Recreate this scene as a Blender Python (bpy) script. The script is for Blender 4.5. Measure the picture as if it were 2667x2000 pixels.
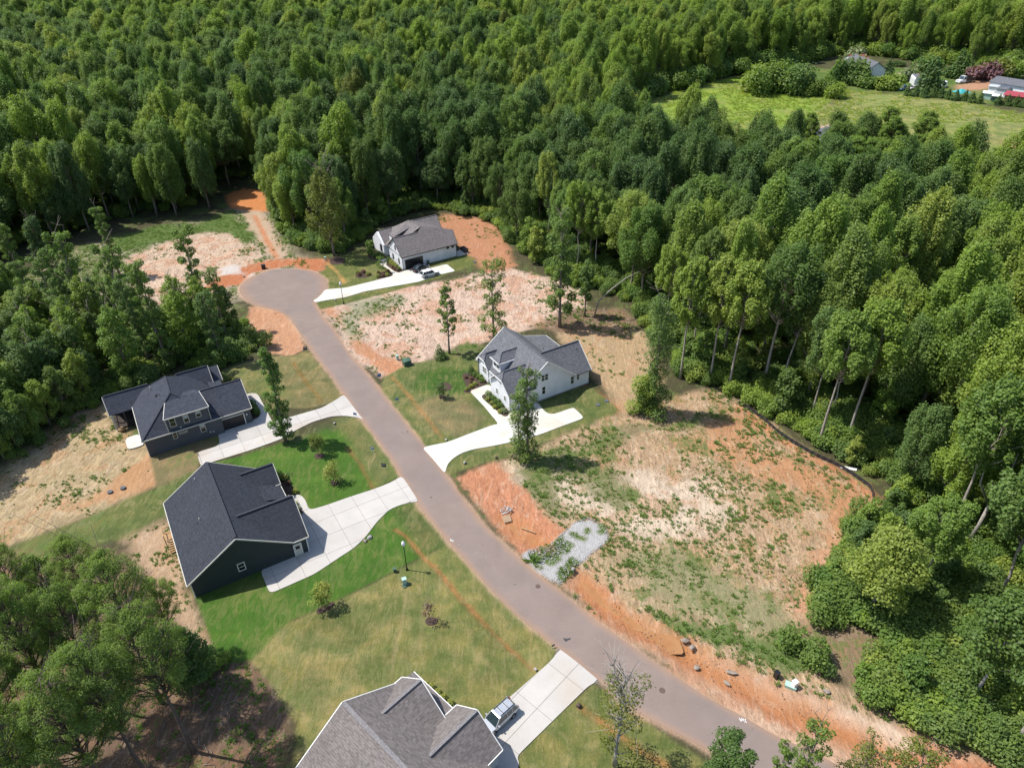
import bpy, bmesh, math, random
import numpy as np
from mathutils import Vector, Matrix

for o in list(bpy.data.objects): bpy.data.objects.remove(o)
scene = bpy.context.scene
COL = scene.collection
R_ = math.radians

# ------------------------------------------------------------------ camera
H_CAM = 74.0
PITCH, ROLL = R_(33.7), R_(1.24)
FPX, CX, CY = 1851.0, 1333.5, 1000.0
_fwd = np.array([0, math.cos(PITCH), -math.sin(PITCH)])
_r0 = np.array([1.0, 0, 0]); _u0 = np.cross(_r0, _fwd)
_R = _r0*math.cos(ROLL) - _u0*math.sin(ROLL)
_U = _u0*math.cos(ROLL) + _r0*math.sin(ROLL)
cam = bpy.data.cameras.new('camera'); camo = bpy.data.objects.new('camera', cam); COL.objects.link(camo)
camo.matrix_world = Matrix(((_R[0], _U[0], -_fwd[0], 0), (_R[1], _U[1], -_fwd[1], 0), (_R[2], _U[2], -_fwd[2], H_CAM), (0, 0, 0, 1)))
cam.sensor_width = 36; cam.lens = 36*FPX/2667; cam.clip_start = 1; cam.clip_end = 9000
scene.camera = camo

# ------------------------------------------------------------------ light
SUN_EL, SUN_AZ = R_(59), R_(168)      # azimuth of the sun in the xy plane, from +x
w = bpy.data.worlds.new('World'); scene.world = w; w.use_nodes = True
nt = w.node_tree; bg = nt.nodes['Background']
sky = nt.nodes.new('ShaderNodeTexSky'); sky.sky_type = 'NISHITA'; sky.sun_disc = False
sky.sun_elevation = SUN_EL
sky.sun_rotation = R_(90) - SUN_AZ
nt.links.new(sky.outputs[0], bg.inputs[0]); bg.inputs[1].default_value = 0.145
sun = bpy.data.lights.new('sun', 'SUN'); sun.energy = 4.5; sun.angle = R_(0.53); sun.color = (1, 0.955, 0.89)
suno = bpy.data.objects.new('sun', sun); COL.objects.link(suno)
sd = Vector((math.cos(SUN_AZ)*math.cos(SUN_EL), math.sin(SUN_AZ)*math.cos(SUN_EL), math.sin(SUN_EL)))
suno.rotation_euler = sd.to_track_quat('Z', 'Y').to_euler(); suno.location = (-80, 60, 150)
scene.view_settings.view_transform = 'Standard'; scene.view_settings.look = 'None'
scene.view_settings.exposure = 0.6; scene.view_settings.gamma = 1; scene.view_settings.use_curve_mapping = False
scene.cycles.max_bounces = 6; scene.cycles.diffuse_bounces = 3; scene.cycles.glossy_bounces = 2
scene.cycles.transmission_bounces = 4; scene.cycles.transparent_max_bounces = 6

# ------------------------------------------------------------------ ground survey helpers
def g(x, y, z=0.0):
    """survey mark (x, y) read off the aerial picture -> metres on the horizontal plane at height z"""
    d = _fwd*FPX + _R*(x-CX) - _U*(y-CY)
    t = (H_CAM-z)/-d[2]
    return np.array([d[0]*t, d[1]*t, z])
K = 2667/2212.0
TILE = {1: (0, 0), 2: (880, 0), 3: (1767, 0), 4: (0, 660), 5: (880, 660), 6: (1767, 660), 7: (0, 1325), 8: (880, 1325), 9: (1767, 1325)}
def T(k, pts): ox, oy = TILE[k]; return [(ox+.40687*x, oy+.40687*y) for x, y in pts]
def F(pts): return [(x*K, y*K) for x, y in pts]
def CR(ox, oy, s, pts): return [(ox+s*x, oy+s*y) for x, y in pts]
def W(pts, z=0.0): return [g(x, y, z) for x, y in pts]
def t1(k, x, y, z=0.0): (p,) = T(k, [(x, y)]); return g(p[0], p[1], z)
def f1(x, y, z=0.0): return g(x*K, y*K, z)
def projy(P):
    v = np.array(P)-np.array([0, 0, H_CAM]); return CY-FPX*(v@_U)/(v@_fwd)
def height_at(base, ytop):
    lo, hi = 0.0, 60.0
    for _ in range(40):
        m = (lo+hi)/2
        if projy([base[0], base[1], m]) > ytop: lo = m
        else: hi = m
    return lo

# ------------------------------------------------------------------ materials
def mat(name, rough=0.8, spec=0.3):
    m = bpy.data.materials.new(name); m.use_nodes = True
    b = m.node_tree.nodes['Principled BSDF']
    b.inputs['Roughness'].default_value = rough; b.inputs['Specular IOR Level'].default_value = spec
    return m, m.node_tree, b
def N(nt, typ, **kw):
    n = nt.nodes.new(typ)
    for k, v in kw.items(): setattr(n, k, v)
    return n
def noise(nt, scale, detail=4, rough=0.55, dist=0.0, vec=None):
    n = N(nt, 'ShaderNodeTexNoise'); n.inputs['Scale'].default_value = scale; n.inputs['Detail'].default_value = detail
    n.inputs['Roughness'].default_value = rough; n.inputs['Distortion'].default_value = dist
    if vec is not None: nt.links.new(vec, n.inputs['Vector'])
    return n.outputs['Fac']
def ramp(nt, fac, stops):
    r = N(nt, 'ShaderNodeValToRGB'); e = r.color_ramp.elements
    while len(e) < len(stops): e.new(0.5)
    for i, (p, c) in enumerate(stops):
        e[i].position = p; e[i].color = (*c, 1) if len(c) == 3 else c
    nt.links.new(fac, r.inputs[0]); return r.outputs[0]
def mixc(nt, fac, a, b, blend='MIX'):
    m = N(nt, 'ShaderNodeMix', data_type='RGBA', blend_type=blend)
    for s, v in ((0, fac), (6, a), (7, b)):
        if hasattr(v, 'links') or isinstance(v, bpy.types.NodeSocket): nt.links.new(v, m.inputs[s])
        elif s == 0: m.inputs[0].default_value = v
        else: m.inputs[s].default_value = (*v, 1)
    return m.outputs[2]
def math_(nt, op, a, b=0.0, c=None, clamp=False):
    m = N(nt, 'ShaderNodeMath', operation=op, use_clamp=clamp)
    for i, v in enumerate((a, b, c)):
        if v is None: continue
        if isinstance(v, bpy.types.NodeSocket): nt.links.new(v, m.inputs[i])
        else: m.inputs[i].default_value = v
    return m.outputs[0]
def sstep(nt, v, lo, hi):
    m = N(nt, 'ShaderNodeMapRange', interpolation_type='SMOOTHSTEP'); nt.links.new(v, m.inputs[0])
    m.inputs[1].default_value = lo; m.inputs[2].default_value = hi; return m.outputs[0]
def bump(nt, h, b, strength=0.4, dist=0.1):
    n = N(nt, 'ShaderNodeBump'); n.inputs['Strength'].default_value = strength; n.inputs['Distance'].default_value = dist
    nt.links.new(h, n.inputs['Height']); nt.links.new(n.outputs[0], b.inputs['Normal']); return n
def objco(nt): return N(nt, 'ShaderNodeTexCoord').outputs['Object']
def geopos(nt): return N(nt, 'ShaderNodeNewGeometry').outputs['Position']

def simple(name, col, rough=0.7, spec=0.3, var=0.12, scale=3.0, metal=0.0):
    m, nt, b = mat(name, rough, spec); b.inputs['Metallic'].default_value = metal; col = tuple(c*.87 for c in col)
    n = noise(nt, scale, 5, 0.6, 0, objco(nt))
    nt.links.new(ramp(nt, n, [(0.25, tuple(c*(1-var) for c in col)), (0.75, tuple(min(1, c*(1+var)) for c in col))]), b.inputs['Base Color'])
    return m
def siding(name, col):
    m, nt, b = mat(name, 0.6, 0.35); col = tuple(c*.87 for c in col)
    co = objco(nt); s = N(nt, 'ShaderNodeSeparateXYZ'); nt.links.new(co, s.inputs[0])
    fr = math_(nt, 'FRACT', math_(nt, 'MULTIPLY', s.outputs[2], 1/0.18))
    n = noise(nt, 0.8, 4, 0.6, 0, co)
    c = ramp(nt, n, [(0.3, tuple(x*.9 for x in col)), (0.7, tuple(min(1, x*1.08) for x in col))])
    line = sstep(nt, fr, 0.9, 1.0)
    nt.links.new(mixc(nt, math_(nt, 'MULTIPLY', line, 0.25), c, tuple(x*.5 for x in col)), b.inputs['Base Color'])
    bump(nt, math_(nt, 'SUBTRACT', 1.0, fr), b, 0.5, 0.02); return m
def shingle(name, col, row=0.10):
    m, nt, b = mat(name, 0.9, 0.18); col = tuple(c*.84 for c in col)
    co = objco(nt); s = N(nt, 'ShaderNodeSeparateXYZ'); nt.links.new(co, s.inputs[0])
    zr = math_(nt, 'MULTIPLY', s.outputs[2], 1/row); fr = math_(nt, 'FRACT', zr); fl = math_(nt, 'FLOOR', zr)
    # tabs: cells about 0.33 m wide along the eave, shifted from row to row
    cb = N(nt, 'ShaderNodeCombineXYZ')
    nt.links.new(math_(nt, 'FLOOR', math_(nt, 'ADD', math_(nt, 'MULTIPLY', s.outputs[0], 3.0), math_(nt, 'MULTIPLY', fl, 0.37))), cb.inputs[0])
    nt.links.new(math_(nt, 'FLOOR', math_(nt, 'ADD', math_(nt, 'MULTIPLY', s.outputs[1], 3.0), math_(nt, 'MULTIPLY', fl, 0.37))), cb.inputs[1]); nt.links.new(fl, cb.inputs[2])
    wn = N(nt, 'ShaderNodeTexWhiteNoise'); nt.links.new(cb.outputs[0], wn.inputs[0])
    big = noise(nt, 0.35, 4, 0.6, 0.4, co); fine = noise(nt, 14, 3, 0.6, 0, co)
    v = math_(nt, 'ADD', math_(nt, 'MULTIPLY', wn.outputs[0], 0.42), math_(nt, 'ADD', math_(nt, 'MULTIPLY', big, 0.35), math_(nt, 'MULTIPLY', fine, 0.35)))
    c = ramp(nt, v, [(0.2, tuple(x*.68 for x in col)), (0.5, col), (0.85, tuple(x*1.4 for x in col))])
    line = sstep(nt, fr, 0.72, 1.0)
    nt.links.new(mixc(nt, math_(nt, 'MULTIPLY', line, 0.38), c, tuple(x*.4 for x in col)), b.inputs['Base Color'])
    bump(nt, math_(nt, 'ADD', math_(nt, 'SUBTRACT', 1.0, fr), wn.outputs[0]), b, 0.6, 0.02); return m

def leafmat(name, stops, transl=0.35, crownvar=0.35):
    """stops: list of albedo colours picked by the tree's own random number"""
    m, nt, b = mat(name, 0.55, 0.25)
    oi = N(nt, 'ShaderNodeObjectInfo'); ge = N(nt, 'ShaderNodeNewGeometry')
    n = len(stops)
    c = ramp(nt, oi.outputs['Random'], [(i/max(1, n-1), s) for i, s in enumerate(stops)])
    co = objco(nt); cl = noise(nt, 0.45, 3, 0.6, 0, co)
    k = math_(nt, 'ADD', math_(nt, 'MULTIPLY', ge.outputs['Random Per Island'], crownvar), math_(nt, 'MULTIPLY', cl, 0.55))
    c2 = mixc(nt, 1.0, c, ramp(nt, k, [(0.0, (0.55, 0.62, 0.6)), (0.45, (1, 1, 1)), (0.9, (1.5, 1.38, 0.95))]), 'MULTIPLY')
    nt.links.new(c2, b.inputs['Base Color'])
    tr = N(nt, 'ShaderNodeBsdfTranslucent'); nt.links.new(mixc(nt, 1.0, c2, (1.25, 1.35, 0.55), 'MULTIPLY'), tr.inputs[0])
    mx = N(nt, 'ShaderNodeMixShader'); mx.inputs[0].default_value = transl
    nt.links.new(b.outputs[0], mx.inputs[1]); nt.links.new(tr.outputs[0], mx.inputs[2])
    nt.links.new(mx.outputs[0], nt.nodes['Material Output'].inputs[0]); return m

M = {}
M['leaf_light'] = leafmat('leaf_light', [(.17, .255, .042), (.225, .30, .055), (.145, .23, .046), (.25, .30, .065), (.185, .275, .042)], .42)
M['leaf_mid'] = leafmat('leaf_mid', [(.105, .185, .042), (.14, .21, .042), (.11, .18, .054), (.165, .225, .05)], .4)
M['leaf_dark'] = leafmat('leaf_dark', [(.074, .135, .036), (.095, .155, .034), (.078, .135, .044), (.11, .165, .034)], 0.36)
M['needle'] = leafmat('pine_needle', [(.155, .245, .055), (.185, .26, .06), (.14, .22, .055)], 0.45)
M['leaf_olive'] = leafmat('leaf_olive', [(.15, .175, .035), (.13, .15, .03)], 0.35)
M['leaf_brown'] = leafmat('leaf_brown', [(.13, .07, .045), (.11, .06, .035)], 0.2)
M['leaf_yellow'] = leafmat('leaf_yellow', [(.26, .27, .05), (.22, .25, .06)], 0.3)
M['leaf_pink'] = leafmat('leaf_pink', [(.24, .12, .14), (.2, .11, .12)], 0.3)
M['leaf_pale'] = leafmat('leaf_pale', [(.2, .24, .12), (.17, .22, .1)], 0.3)
M['weed'] = leafmat('weed_blade', [(.11, .195, .038), (.15, .21, .05)], 0.4)
M['bark_pale'] = simple('bark_pale', (.34, .30, .255), 0.9, 0.1, 0.35, 1.5)
M['bark'] = simple('bark', (.24, .20, .165), 0.9, 0.1, 0.4, 2.5)
M['bark_pine'] = simple('bark_pine', (.13, .10, .085), 0.9, 0.1, 0.4, 2.5)
M['bark_dead'] = simple('bark_bare', (.34, .31, .27), 0.9, 0.1, 0.3, 2.5)
M['white_siding'] = siding('white_siding', (.78, .785, .80))
M['grey_siding'] = siding('grey_siding', (.085, .092, .105))
M['dark_siding'] = siding('dark_siding', (.03, .042, .044))
M['cream_siding'] = siding('cream_siding', (.66, .67, .66))
M['trim_white'] = simple('trim_white', (.78, .78, .75), 0.5, 0.4, 0.04)
M['trim_cream'] = simple('trim_cream', (.55, .53, .46), 0.5, 0.4, 0.05)
M['trim_dark'] = simple('trim_dark', (.03, .028, .027), 0.5, 0.4, 0.1)
M['roof_slate'] = shingle('roof_shingle_blue_grey', (.045, .05, .066))
M['roof_black'] = shingle('roof_shingle_black', (.036, .041, .052))
M['roof_grey'] = shingle('roof_shingle_grey', (.125, .128, .14))
M['roof_brown'] = shingle('roof_shingle_brown_grey', (.17, .152, .148))
M['roof_brown2'] = shingle('roof_shingle_weathered', (.165, .146, .138), .13)
M['roof_cap'] = simple('ridge_cap', (.05, .054, .066), 0.9, 0.1, 0.4, 6)
M['roof_cap2'] = simple('ridge_cap_grey', (.20, .19, .19), 0.9, 0.1, 0.4, 6)
M['red_metal'] = simple('red_metal_roof', (.33, .045, .05), 0.4, 0.5, 0.1)
M['maroon_roof'] = shingle('maroon_roof', (.2, .07, .06))
M['glass'] = simple('window_glass', (.012, .016, .014), 0.08, 0.8, 0.3, 1.2)
M['blind'] = simple('window_blind', (.45, .47, .48), 0.4, 0.4, 0.1)
M['door_dark'] = simple('door_dark', (.025, .023, .025), 0.4, 0.4, 0.2)
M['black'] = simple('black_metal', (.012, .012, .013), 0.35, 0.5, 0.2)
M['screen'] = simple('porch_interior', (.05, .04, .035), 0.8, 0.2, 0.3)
M['tyre'] = simple('tyre_rubber', (.02, .02, .02), 0.9, 0.2)
M['rim'] = simple('wheel_rim', (.45, .45, .46), 0.3, 0.6, 0.1, 3, 0.7)
M['silver'] = simple('silver_paint', (.50, .52, .55), 0.28, 0.6, 0.03, 3, 0.45)
M['white_paint'] = simple('white_car_paint', (.8, .8, .8), 0.25, 0.6, 0.02)
M['black_paint'] = simple('black_car_paint', (.015, .018, .024), 0.12, 0.8, 0.05)
M['blue_paint'] = simple('blue_car_paint', (.05, .16, .3), 0.3, 0.6, 0.05)
M['carglass'] = simple('car_glass', (.02, .035, .04), 0.06, 0.9, 0.2)
M['lamp_red'] = simple('tail_lamp', (.3, .02, .02), 0.3, 0.5)
M['lamp_clear'] = simple('head_lamp', (.7, .72, .75), 0.15, 0.6)
M['globe'] = simple('lamp_globe', (.82, .83, .84), 0.3, 0.5, 0.03)
M['green_box'] = simple('green_box', (.05, .105, .07), 0.5, 0.4)
M['pale_green_box'] = simple('pale_green_box', (.36, .52, .44), 0.5, 0.4)
M['sign_blue'] = simple('blue_sign', (.03, .12, .30), 0.5, 0.4)
M['sign_black'] = simple('black_sign', (.02, .022, .03), 0.5, 0.4)
M['wood'] = simple('treated_timber', (.38, .24, .12), 0.8, 0.2, 0.2, 6)
M['pallet'] = simple('pallet_timber', (.46, .34, .22), 0.85, 0.2, 0.25, 6)
M['stone'] = simple('boulder_stone', (.33, .32, .30), 0.9, 0.2, 0.35, 2)
M['stain'] = simple('road_dust', (.25, .21, .185), 0.9, 0.2, 0.1)
M['stone_pale'] = simple('pale_stone', (.27, .23, .19), 0.9, 0.2, 0.3, 2)
M['pipe'] = simple('concrete_pipe', (.34, .32, .29), 0.8, 0.2, 0.2)
M['fabric'] = simple('silt_fabric', (.045, .04, .04), 0.85, 0.2, 0.3, 2)
M['teal'] = simple('teal_canvas', (.05, .32, .33), 0.6, 0.3)
M['white_marks'] = simple('marking_paint', (.75, .75, .74), 0.7, 0.2)
M['tar'] = simple('tar_patch', (.05, .05, .052), 0.6, 0.3)
M['iron'] = simple('manhole_iron', (.11, .075, .06), 0.7, 0.3)
M['lid'] = simple('tank_lid', (.09, .10, .11), 0.7, 0.3)
M['trash'] = simple('white_rubble', (.46, .43, .40), 0.9, 0.2, 0.3)

def concrete(name, col, var=0.1):
    m, nt, b = mat(name, 0.85, 0.25); p = geopos(nt); col = tuple(c*.84 for c in col)
    a = noise(nt, 0.35, 5, 0.6, 0.5, p); f = noise(nt, 6, 4, 0.7, 0, p); st = noise(nt, 0.12, 3, 0.5, 1.0, p)
    oi = N(nt, 'ShaderNodeObjectInfo')
    v = math_(nt, 'ADD', math_(nt, 'ADD', math_(nt, 'MULTIPLY', a, 0.5), math_(nt, 'MULTIPLY', f, 0.3)), math_(nt, 'MULTIPLY', oi.outputs['Random'], 0.2))
    c = ramp(nt, v, [(0.3, tuple(x*(1-var) for x in col)), (0.65, tuple(min(1, x*(1+var*.6)) for x in col))])
    c = mixc(nt, math_(nt, 'MULTIPLY', sstep(nt, st, 0.5, 0.7), 0.5), c, (col[0]*.9, col[1]*.78, col[2]*.66))
    nt.links.new(c, b.inputs['Base Color']); bump(nt, f, b, 0.15, 0.02); return m
M['concrete'] = concrete('driveway_concrete', (.46, .435, .40), .14)
M['concrete_white'] = concrete('new_concrete', (.56, .545, .49))
M['joint'] = simple('slab_joint', (.17, .155, .14), 0.9, 0.1)

# ground: albedo painted as soil, turf and clay zones on the vertices; grain, weeds and mottling procedural
def ground_mat():
    m, nt, b = mat('ground_cover', 0.95, 0.12); p = geopos(nt)
    at = N(nt, 'ShaderNodeAttribute', attribute_name='Col'); mx = N(nt, 'ShaderNodeAttribute', attribute_name='Mix')
    sp = N(nt, 'ShaderNodeSeparateColor'); nt.links.new(mx.outputs['Color'], sp.inputs[0])
    weed, dirt, turf = sp.outputs[0], sp.outputs[1], sp.outputs[2]
    map_ = N(nt, 'ShaderNodeMapping'); nt.links.new(p, map_.inputs[0]); map_.inputs['Rotation'].default_value = (0, 0, R_(-55)); map_.inputs['Scale'].default_value = (1, 0.35, 1)
    n1 = noise(nt, 0.16, 5, 0.62, 0.8, p); n2 = noise(nt, 0.8, 6, 0.68, 1.6, map_.outputs[0]); n3 = noise(nt, 3.5, 5, 0.72, 0.6, p); n4 = noise(nt, 0.05, 3, 0.5, 0.3, p)
    base = at.outputs['Color']
    # bare soil: pale sand drifts and orange clay streaks
    light = mixc(nt, math_(nt, 'MULTIPLY', sstep(nt, n2, 0.5, 0.62), 0.62), base, (.43, .33, .24))
    clay = mixc(nt, math_(nt, 'MULTIPLY', sstep(nt, n1, 0.5, 0.60), 0.55), light, (.33, .145, .075))
    darkc = mixc(nt, math_(nt, 'MULTIPLY', sstep(nt, n3, 0.5, 0.64), 0.6), clay, (.14, .095, .055))
    soil = mixc(nt, dirt, base, darkc)
    # turf: patchy wear and clumps
    tv = math_(nt, 'ADD', math_(nt, 'MULTIPLY', n1, 0.5), math_(nt, 'MULTIPLY', n3, 0.5))
    worn = mixc(nt, math_(nt, 'MULTIPLY', sstep(nt, math_(nt, 'ADD', math_(nt, 'MULTIPLY', n2, .6), math_(nt, 'MULTIPLY', n4, .4)), 0.47, 0.57), 0.55), soil, (.18, .16, .07))
    tg = mixc(nt, 1.0, worn, ramp(nt, tv, [(0.3, (.62, .66, .6)), (0.5, (1, 1, 1)), (0.7, (1.35, 1.28, 1.2))]), 'MULTIPLY')
    mp2 = N(nt, 'ShaderNodeMapping'); nt.links.new(p, mp2.inputs[0]); mp2.inputs['Rotation'].default_value = (0, 0, R_(-30)); mp2.inputs['Scale'].default_value = (.16, .8, 1)
    vf = N(nt, 'ShaderNodeVectorMath', operation='FLOOR'); nt.links.new(mp2.outputs[0], vf.inputs[0]); wn2 = N(nt, 'ShaderNodeTexWhiteNoise'); nt.links.new(vf.outputs[0], wn2.inputs[0])
    tg = mixc(nt, 1.0, tg, ramp(nt, wn2.outputs[0], [(0.0, (.92, .93, .9)), (1.0, (1.09, 1.07, 1.1))]), 'MULTIPLY')
    n6 = noise(nt, 0.28, 4, 0.6, 0.5, p)
    tg = mixc(nt, 1.0, tg, ramp(nt, n6, [(0.38, (.74, .86, .78)), (0.5, (1, 1, 1)), (0.62, (1.28, 1.14, 1.15))]), 'MULTIPLY')
    c = mixc(nt, turf, soil, tg)
    # weeds
    wv = math_(nt, 'ADD', math_(nt, 'MULTIPLY', n1, 0.42), math_(nt, 'ADD', math_(nt, 'MULTIPLY', n3, 0.33), math_(nt, 'MULTIPLY', n2, 0.25)))
    th = math_(nt, 'ADD', wv, math_(nt, 'MULTIPLY', weed, 0.5))
    wc = ramp(nt, n3, [(0.3, (.045, .085, .018)), (0.7, (.10, .14, .04))])
    n5 = noise(nt, 1.1, 9, 0.85, 1.6, map_.outputs[0])
    c = mixc(nt, math_(nt, 'MAXIMUM', dirt, 0.25), c, mixc(nt, 1.0, c, ramp(nt, n5, [(0.38, (.5, .46, .42)), (0.5, (1, 1, 1)), (0.62, (1.45, 1.4, 1.34))]), 'MULTIPLY'))
    c = mixc(nt, math_(nt, 'MULTIPLY', sstep(nt, th, 0.565, 0.63), 0.85), c, wc)
    c = mixc(nt, 1.0, c, ramp(nt, noise(nt, 9, 3, 0.8, 0, p), [(0.2, (.75, .75, .75)), (0.8, (1.22, 1.22, 1.22))]), 'MULTIPLY')
    nt.links.new(c, b.inputs['Base Color'])
    bump(nt, math_(nt, 'ADD', math_(nt, 'MULTIPLY', n2, 0.6), math_(nt, 'ADD', math_(nt, 'MULTIPLY', n3, 0.25), math_(nt, 'MULTIPLY', n1, 0.3))), b, 0.8, 0.35)
    return m
M['ground'] = ground_mat()
def asphalt():
    m, nt, b = mat('asphalt', 0.9, 0.2); p = geopos(nt)
    at = N(nt, 'ShaderNodeAttribute', attribute_name='edge'); e = at.outputs['Fac']
    n1 = noise(nt, 0.25, 5, 0.6, 0.6, p); n2 = noise(nt, 8, 4, 0.7, 0, p); n3 = noise(nt, 0.06, 3, 0.6, 0.4, p)
    c = ramp(nt, math_(nt, 'ADD', math_(nt, 'MULTIPLY', n1, 0.6), math_(nt, 'MULTIPLY', n2, 0.4)), [(0.3, (.166, .128, .110)), (0.7, (.220, .172, .149))])
    c = mixc(nt, math_(nt, 'MULTIPLY', sstep(nt, n3, .4, .7), 0.35), c, (.150, .130, .127))
    # reddish dust toward both edges and a paler wheel path
    ed = sstep(nt, math_(nt, 'ADD', e, math_(nt, 'MULTIPLY', n1, 0.35)), 0.85, 1.2)
    c = mixc(nt, math_(nt, 'MULTIPLY', ed, 0.6), c, (.27, .17, .11))
    cr = N(nt, 'ShaderNodeTexVoronoi', feature='DISTANCE_TO_EDGE'); cr.inputs['Scale'].default_value = 0.11
    mp = N(nt, 'ShaderNodeMix', data_type='VECTOR'); mp.inputs[0].default_value = 0.25; nt.links.new(p, mp.inputs[4])
    nn = N(nt, 'ShaderNodeTexNoise'); nn.inputs['Scale'].default_value = .5; nt.links.new(p, nn.inputs[0]); nt.links.new(nn.outputs['Color'], mp.inputs[5]); nt.links.new(mp.outputs[1], cr.inputs[0])
    c = mixc(nt, math_(nt, 'MULTIPLY', math_(nt, 'SUBTRACT', 1.0, sstep(nt, cr.outputs[0], 0.0, 0.012)), 0.0), c, (.1, .09, .09))
    nt.links.new(c, b.inputs['Base Color']); bump(nt, n2, b, 0.2, 0.02); return m
M['asphalt'] = asphalt()
def watermat():
    m, nt, b = mat('muddy_water', 0.12, 0.5); n = noise(nt, 0.4, 4, 0.6, 0.5, geopos(nt))
    nt.links.new(ramp(nt, n, [(0.35, (.27, .125, .045)), (0.7, (.33, .17, .07))]), b.inputs['Base Color']); return m
M['mud_water'] = watermat()
def gravelmat():
    m, nt, b = mat('white_gravel', 0.9, 0.2); p = geopos(nt)
    v = N(nt, 'ShaderNodeTexVoronoi'); v.inputs['Scale'].default_value = 5; nt.links.new(p, v.inputs[0])
    nt.links.new(ramp(nt, v.outputs['Color'], [(0.1, (.22, .215, .21)), (0.9, (.42, .41, .395))]), b.inputs['Base Color'])
    bump(nt, v.outputs['Distance'], b, 0.8, 0.08); return m
M['gravel'] = gravelmat()
def mulchmat():
    m, nt, b = mat('mulch', 0.95, 0.1); p = geopos(nt); n = noise(nt, 7, 5, 0.8, 0.5, p)
    nt.links.new(ramp(nt, n, [(0.3, (.032, .022, .018)), (0.7, (.10, .068, .055))]), b.inputs['Base Color']); bump(nt, n, b, 0.8, 0.08); return m
M['mulch'] = mulchmat()

# ------------------------------------------------------------------ object helpers
def link(name, me, m=None, parent=None):
    if m is not None and len(me.materials) == 0:
        for q in (m if isinstance(m, (list, tuple)) else [m]): me.materials.append(q)
    o = bpy.data.objects.new(name, me); COL.objects.link(o)
    if parent is not None: o.parent = parent
    return o
def empty(name, loc=(0, 0, 0), rz=0.0):
    o = bpy.data.objects.new(name, None); COL.objects.link(o); o.empty_display_size = .5
    o.location = tuple(float(q) for q in loc); o.rotation_euler = (0, 0, rz); return o
def tag(o, label=None, cat=None, group=None, kind=None):
    if label: o['label'] = label
    if cat: o['category'] = cat
    if group: o['group'] = group
    if kind: o['kind'] = kind
    return o
def pymesh(name, v, f, smooth=False):
    me = bpy.data.meshes.new(name); me.from_pydata([tuple(float(q) for q in p) for p in v], [], f)
    if smooth: me.polygons.foreach_set('use_smooth', [True]*len(me.polygons))
    me.update(); return me
class MB:
    """collects simple solids into one mesh"""
    def __init__(s): s.v = []; s.f = []
    def add(s, v, f):
        n = len(s.v); s.v += [tuple(float(q) for q in p) for p in v]; s.f += [[i+n for i in q] for q in f]; return s
    def box(s, x0, y0, z0, x1, y1, z1):
        x0, x1 = min(x0, x1), max(x0, x1); y0, y1 = min(y0, y1), max(y0, y1); z0, z1 = min(z0, z1), max(z0, z1)
        v = [(x, y, z) for z in (z0, z1) for x, y in ((x0, y0), (x1, y0), (x1, y1), (x0, y1))]
        return s.add(v, [[3, 2, 1, 0], [4, 5, 6, 7], [0, 1, 5, 4], [1, 2, 6, 5], [2, 3, 7, 6], [3, 0, 4, 7]])
    def extr(s, pts, vec):
        """prism: polygon pts (3d) swept along vec"""
        n = len(pts); v = [tuple(p) for p in pts]+[tuple(np.array(p)+np.array(vec)) for p in pts]
        nrm = np.zeros(3)
        for i in range(n): nrm += np.cross(np.array(pts[i], float), np.array(pts[(i+1) % n], float))
        fl = np.dot(nrm, vec) > 0
        f = [list(range(n)), [n+i for i in range(n)][::-1]]+[[(i+1) % n, i, n+i, n+(i+1) % n] for i in range(n)]
        if fl: f = [q[::-1] for q in f]
        return s.add(v, f)
    def bar(s, a, b, w, h=None):
        """square bar from a to b; w sideways, h up"""
        a = np.array(a, float); b = np.array(b, float); d = b-a; d /= max(1e-6, np.linalg.norm(d)); h = h or w
        up = np.array([0, 0, 1.0]) if abs(d[2]) < .95 else np.array([1.0, 0, 0])
        sx = np.cross(d, up); sx /= np.linalg.norm(sx); uz = np.cross(sx, d)
        q = [sx*w/2*i+uz*h/2*j for i, j in ((-1, -1), (1, -1), (1, 1), (-1, 1))]
        return s.add([a+k for k in q]+[b+k for k in q], [[3, 2, 1, 0], [4, 5, 6, 7], [0, 1, 5, 4], [1, 2, 6, 5], [2, 3, 7, 6], [3, 0, 4, 7]])
    def tube(s, pts, rad, n=6):
        pts = [np.array(p, float) for p in pts]; vs = []; fs = []
        for i, p in enumerate(pts):
            d = pts[min(i+1, len(pts)-1)]-pts[max(i-1, 0)]; d = d/max(1e-9, np.linalg.norm(d))
            a = np.cross(d, [0.31, 0.95, 0.05]); a /= np.linalg.norm(a); b = np.cross(d, a)
            r = rad[i] if hasattr(rad, '__len__') else rad
            for k in range(n): t = 2*math.pi*k/n; vs.append(p+(a*math.cos(t)+b*math.sin(t))*r)
        for i in range(len(pts)-1):
            for k in range(n): fs.append([i*n+k, i*n+(k+1) % n, (i+1)*n+(k+1) % n, (i+1)*n+k])
        fs.append(list(range(n))[::-1]); fs.append([(len(pts)-1)*n+k for k in range(n)])
        return s.add(vs, fs)
    def disc(s, c, r, h, n=20, r2=None):
        r2 = r2 or r; v = [(c[0]+r*math.cos(2*math.pi*k/n), c[1]+r*math.sin(2*math.pi*k/n), c[2]) for k in range(n)]
        v += [(c[0]+r2*math.cos(2*math.pi*k/n), c[1]+r2*math.sin(2*math.pi*k/n), c[2]+h) for k in range(n)]
        return s.add(v, [list(range(n))[::-1], [n+k for k in range(n)]]+[[k, (k+1) % n, n+(k+1) % n, n+k] for k in range(n)])
    def obj(s, name, m, parent=None, smooth=False):
        return link(name, pymesh(name, s.v, s.f, smooth), m, parent)
def copy_tree(o, parent=None):
    c = o.copy(); COL.objects.link(c)
    if parent is not None: c.parent = parent
    for ch in list(o.children): copy_tree(ch, c)
    return c

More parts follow.
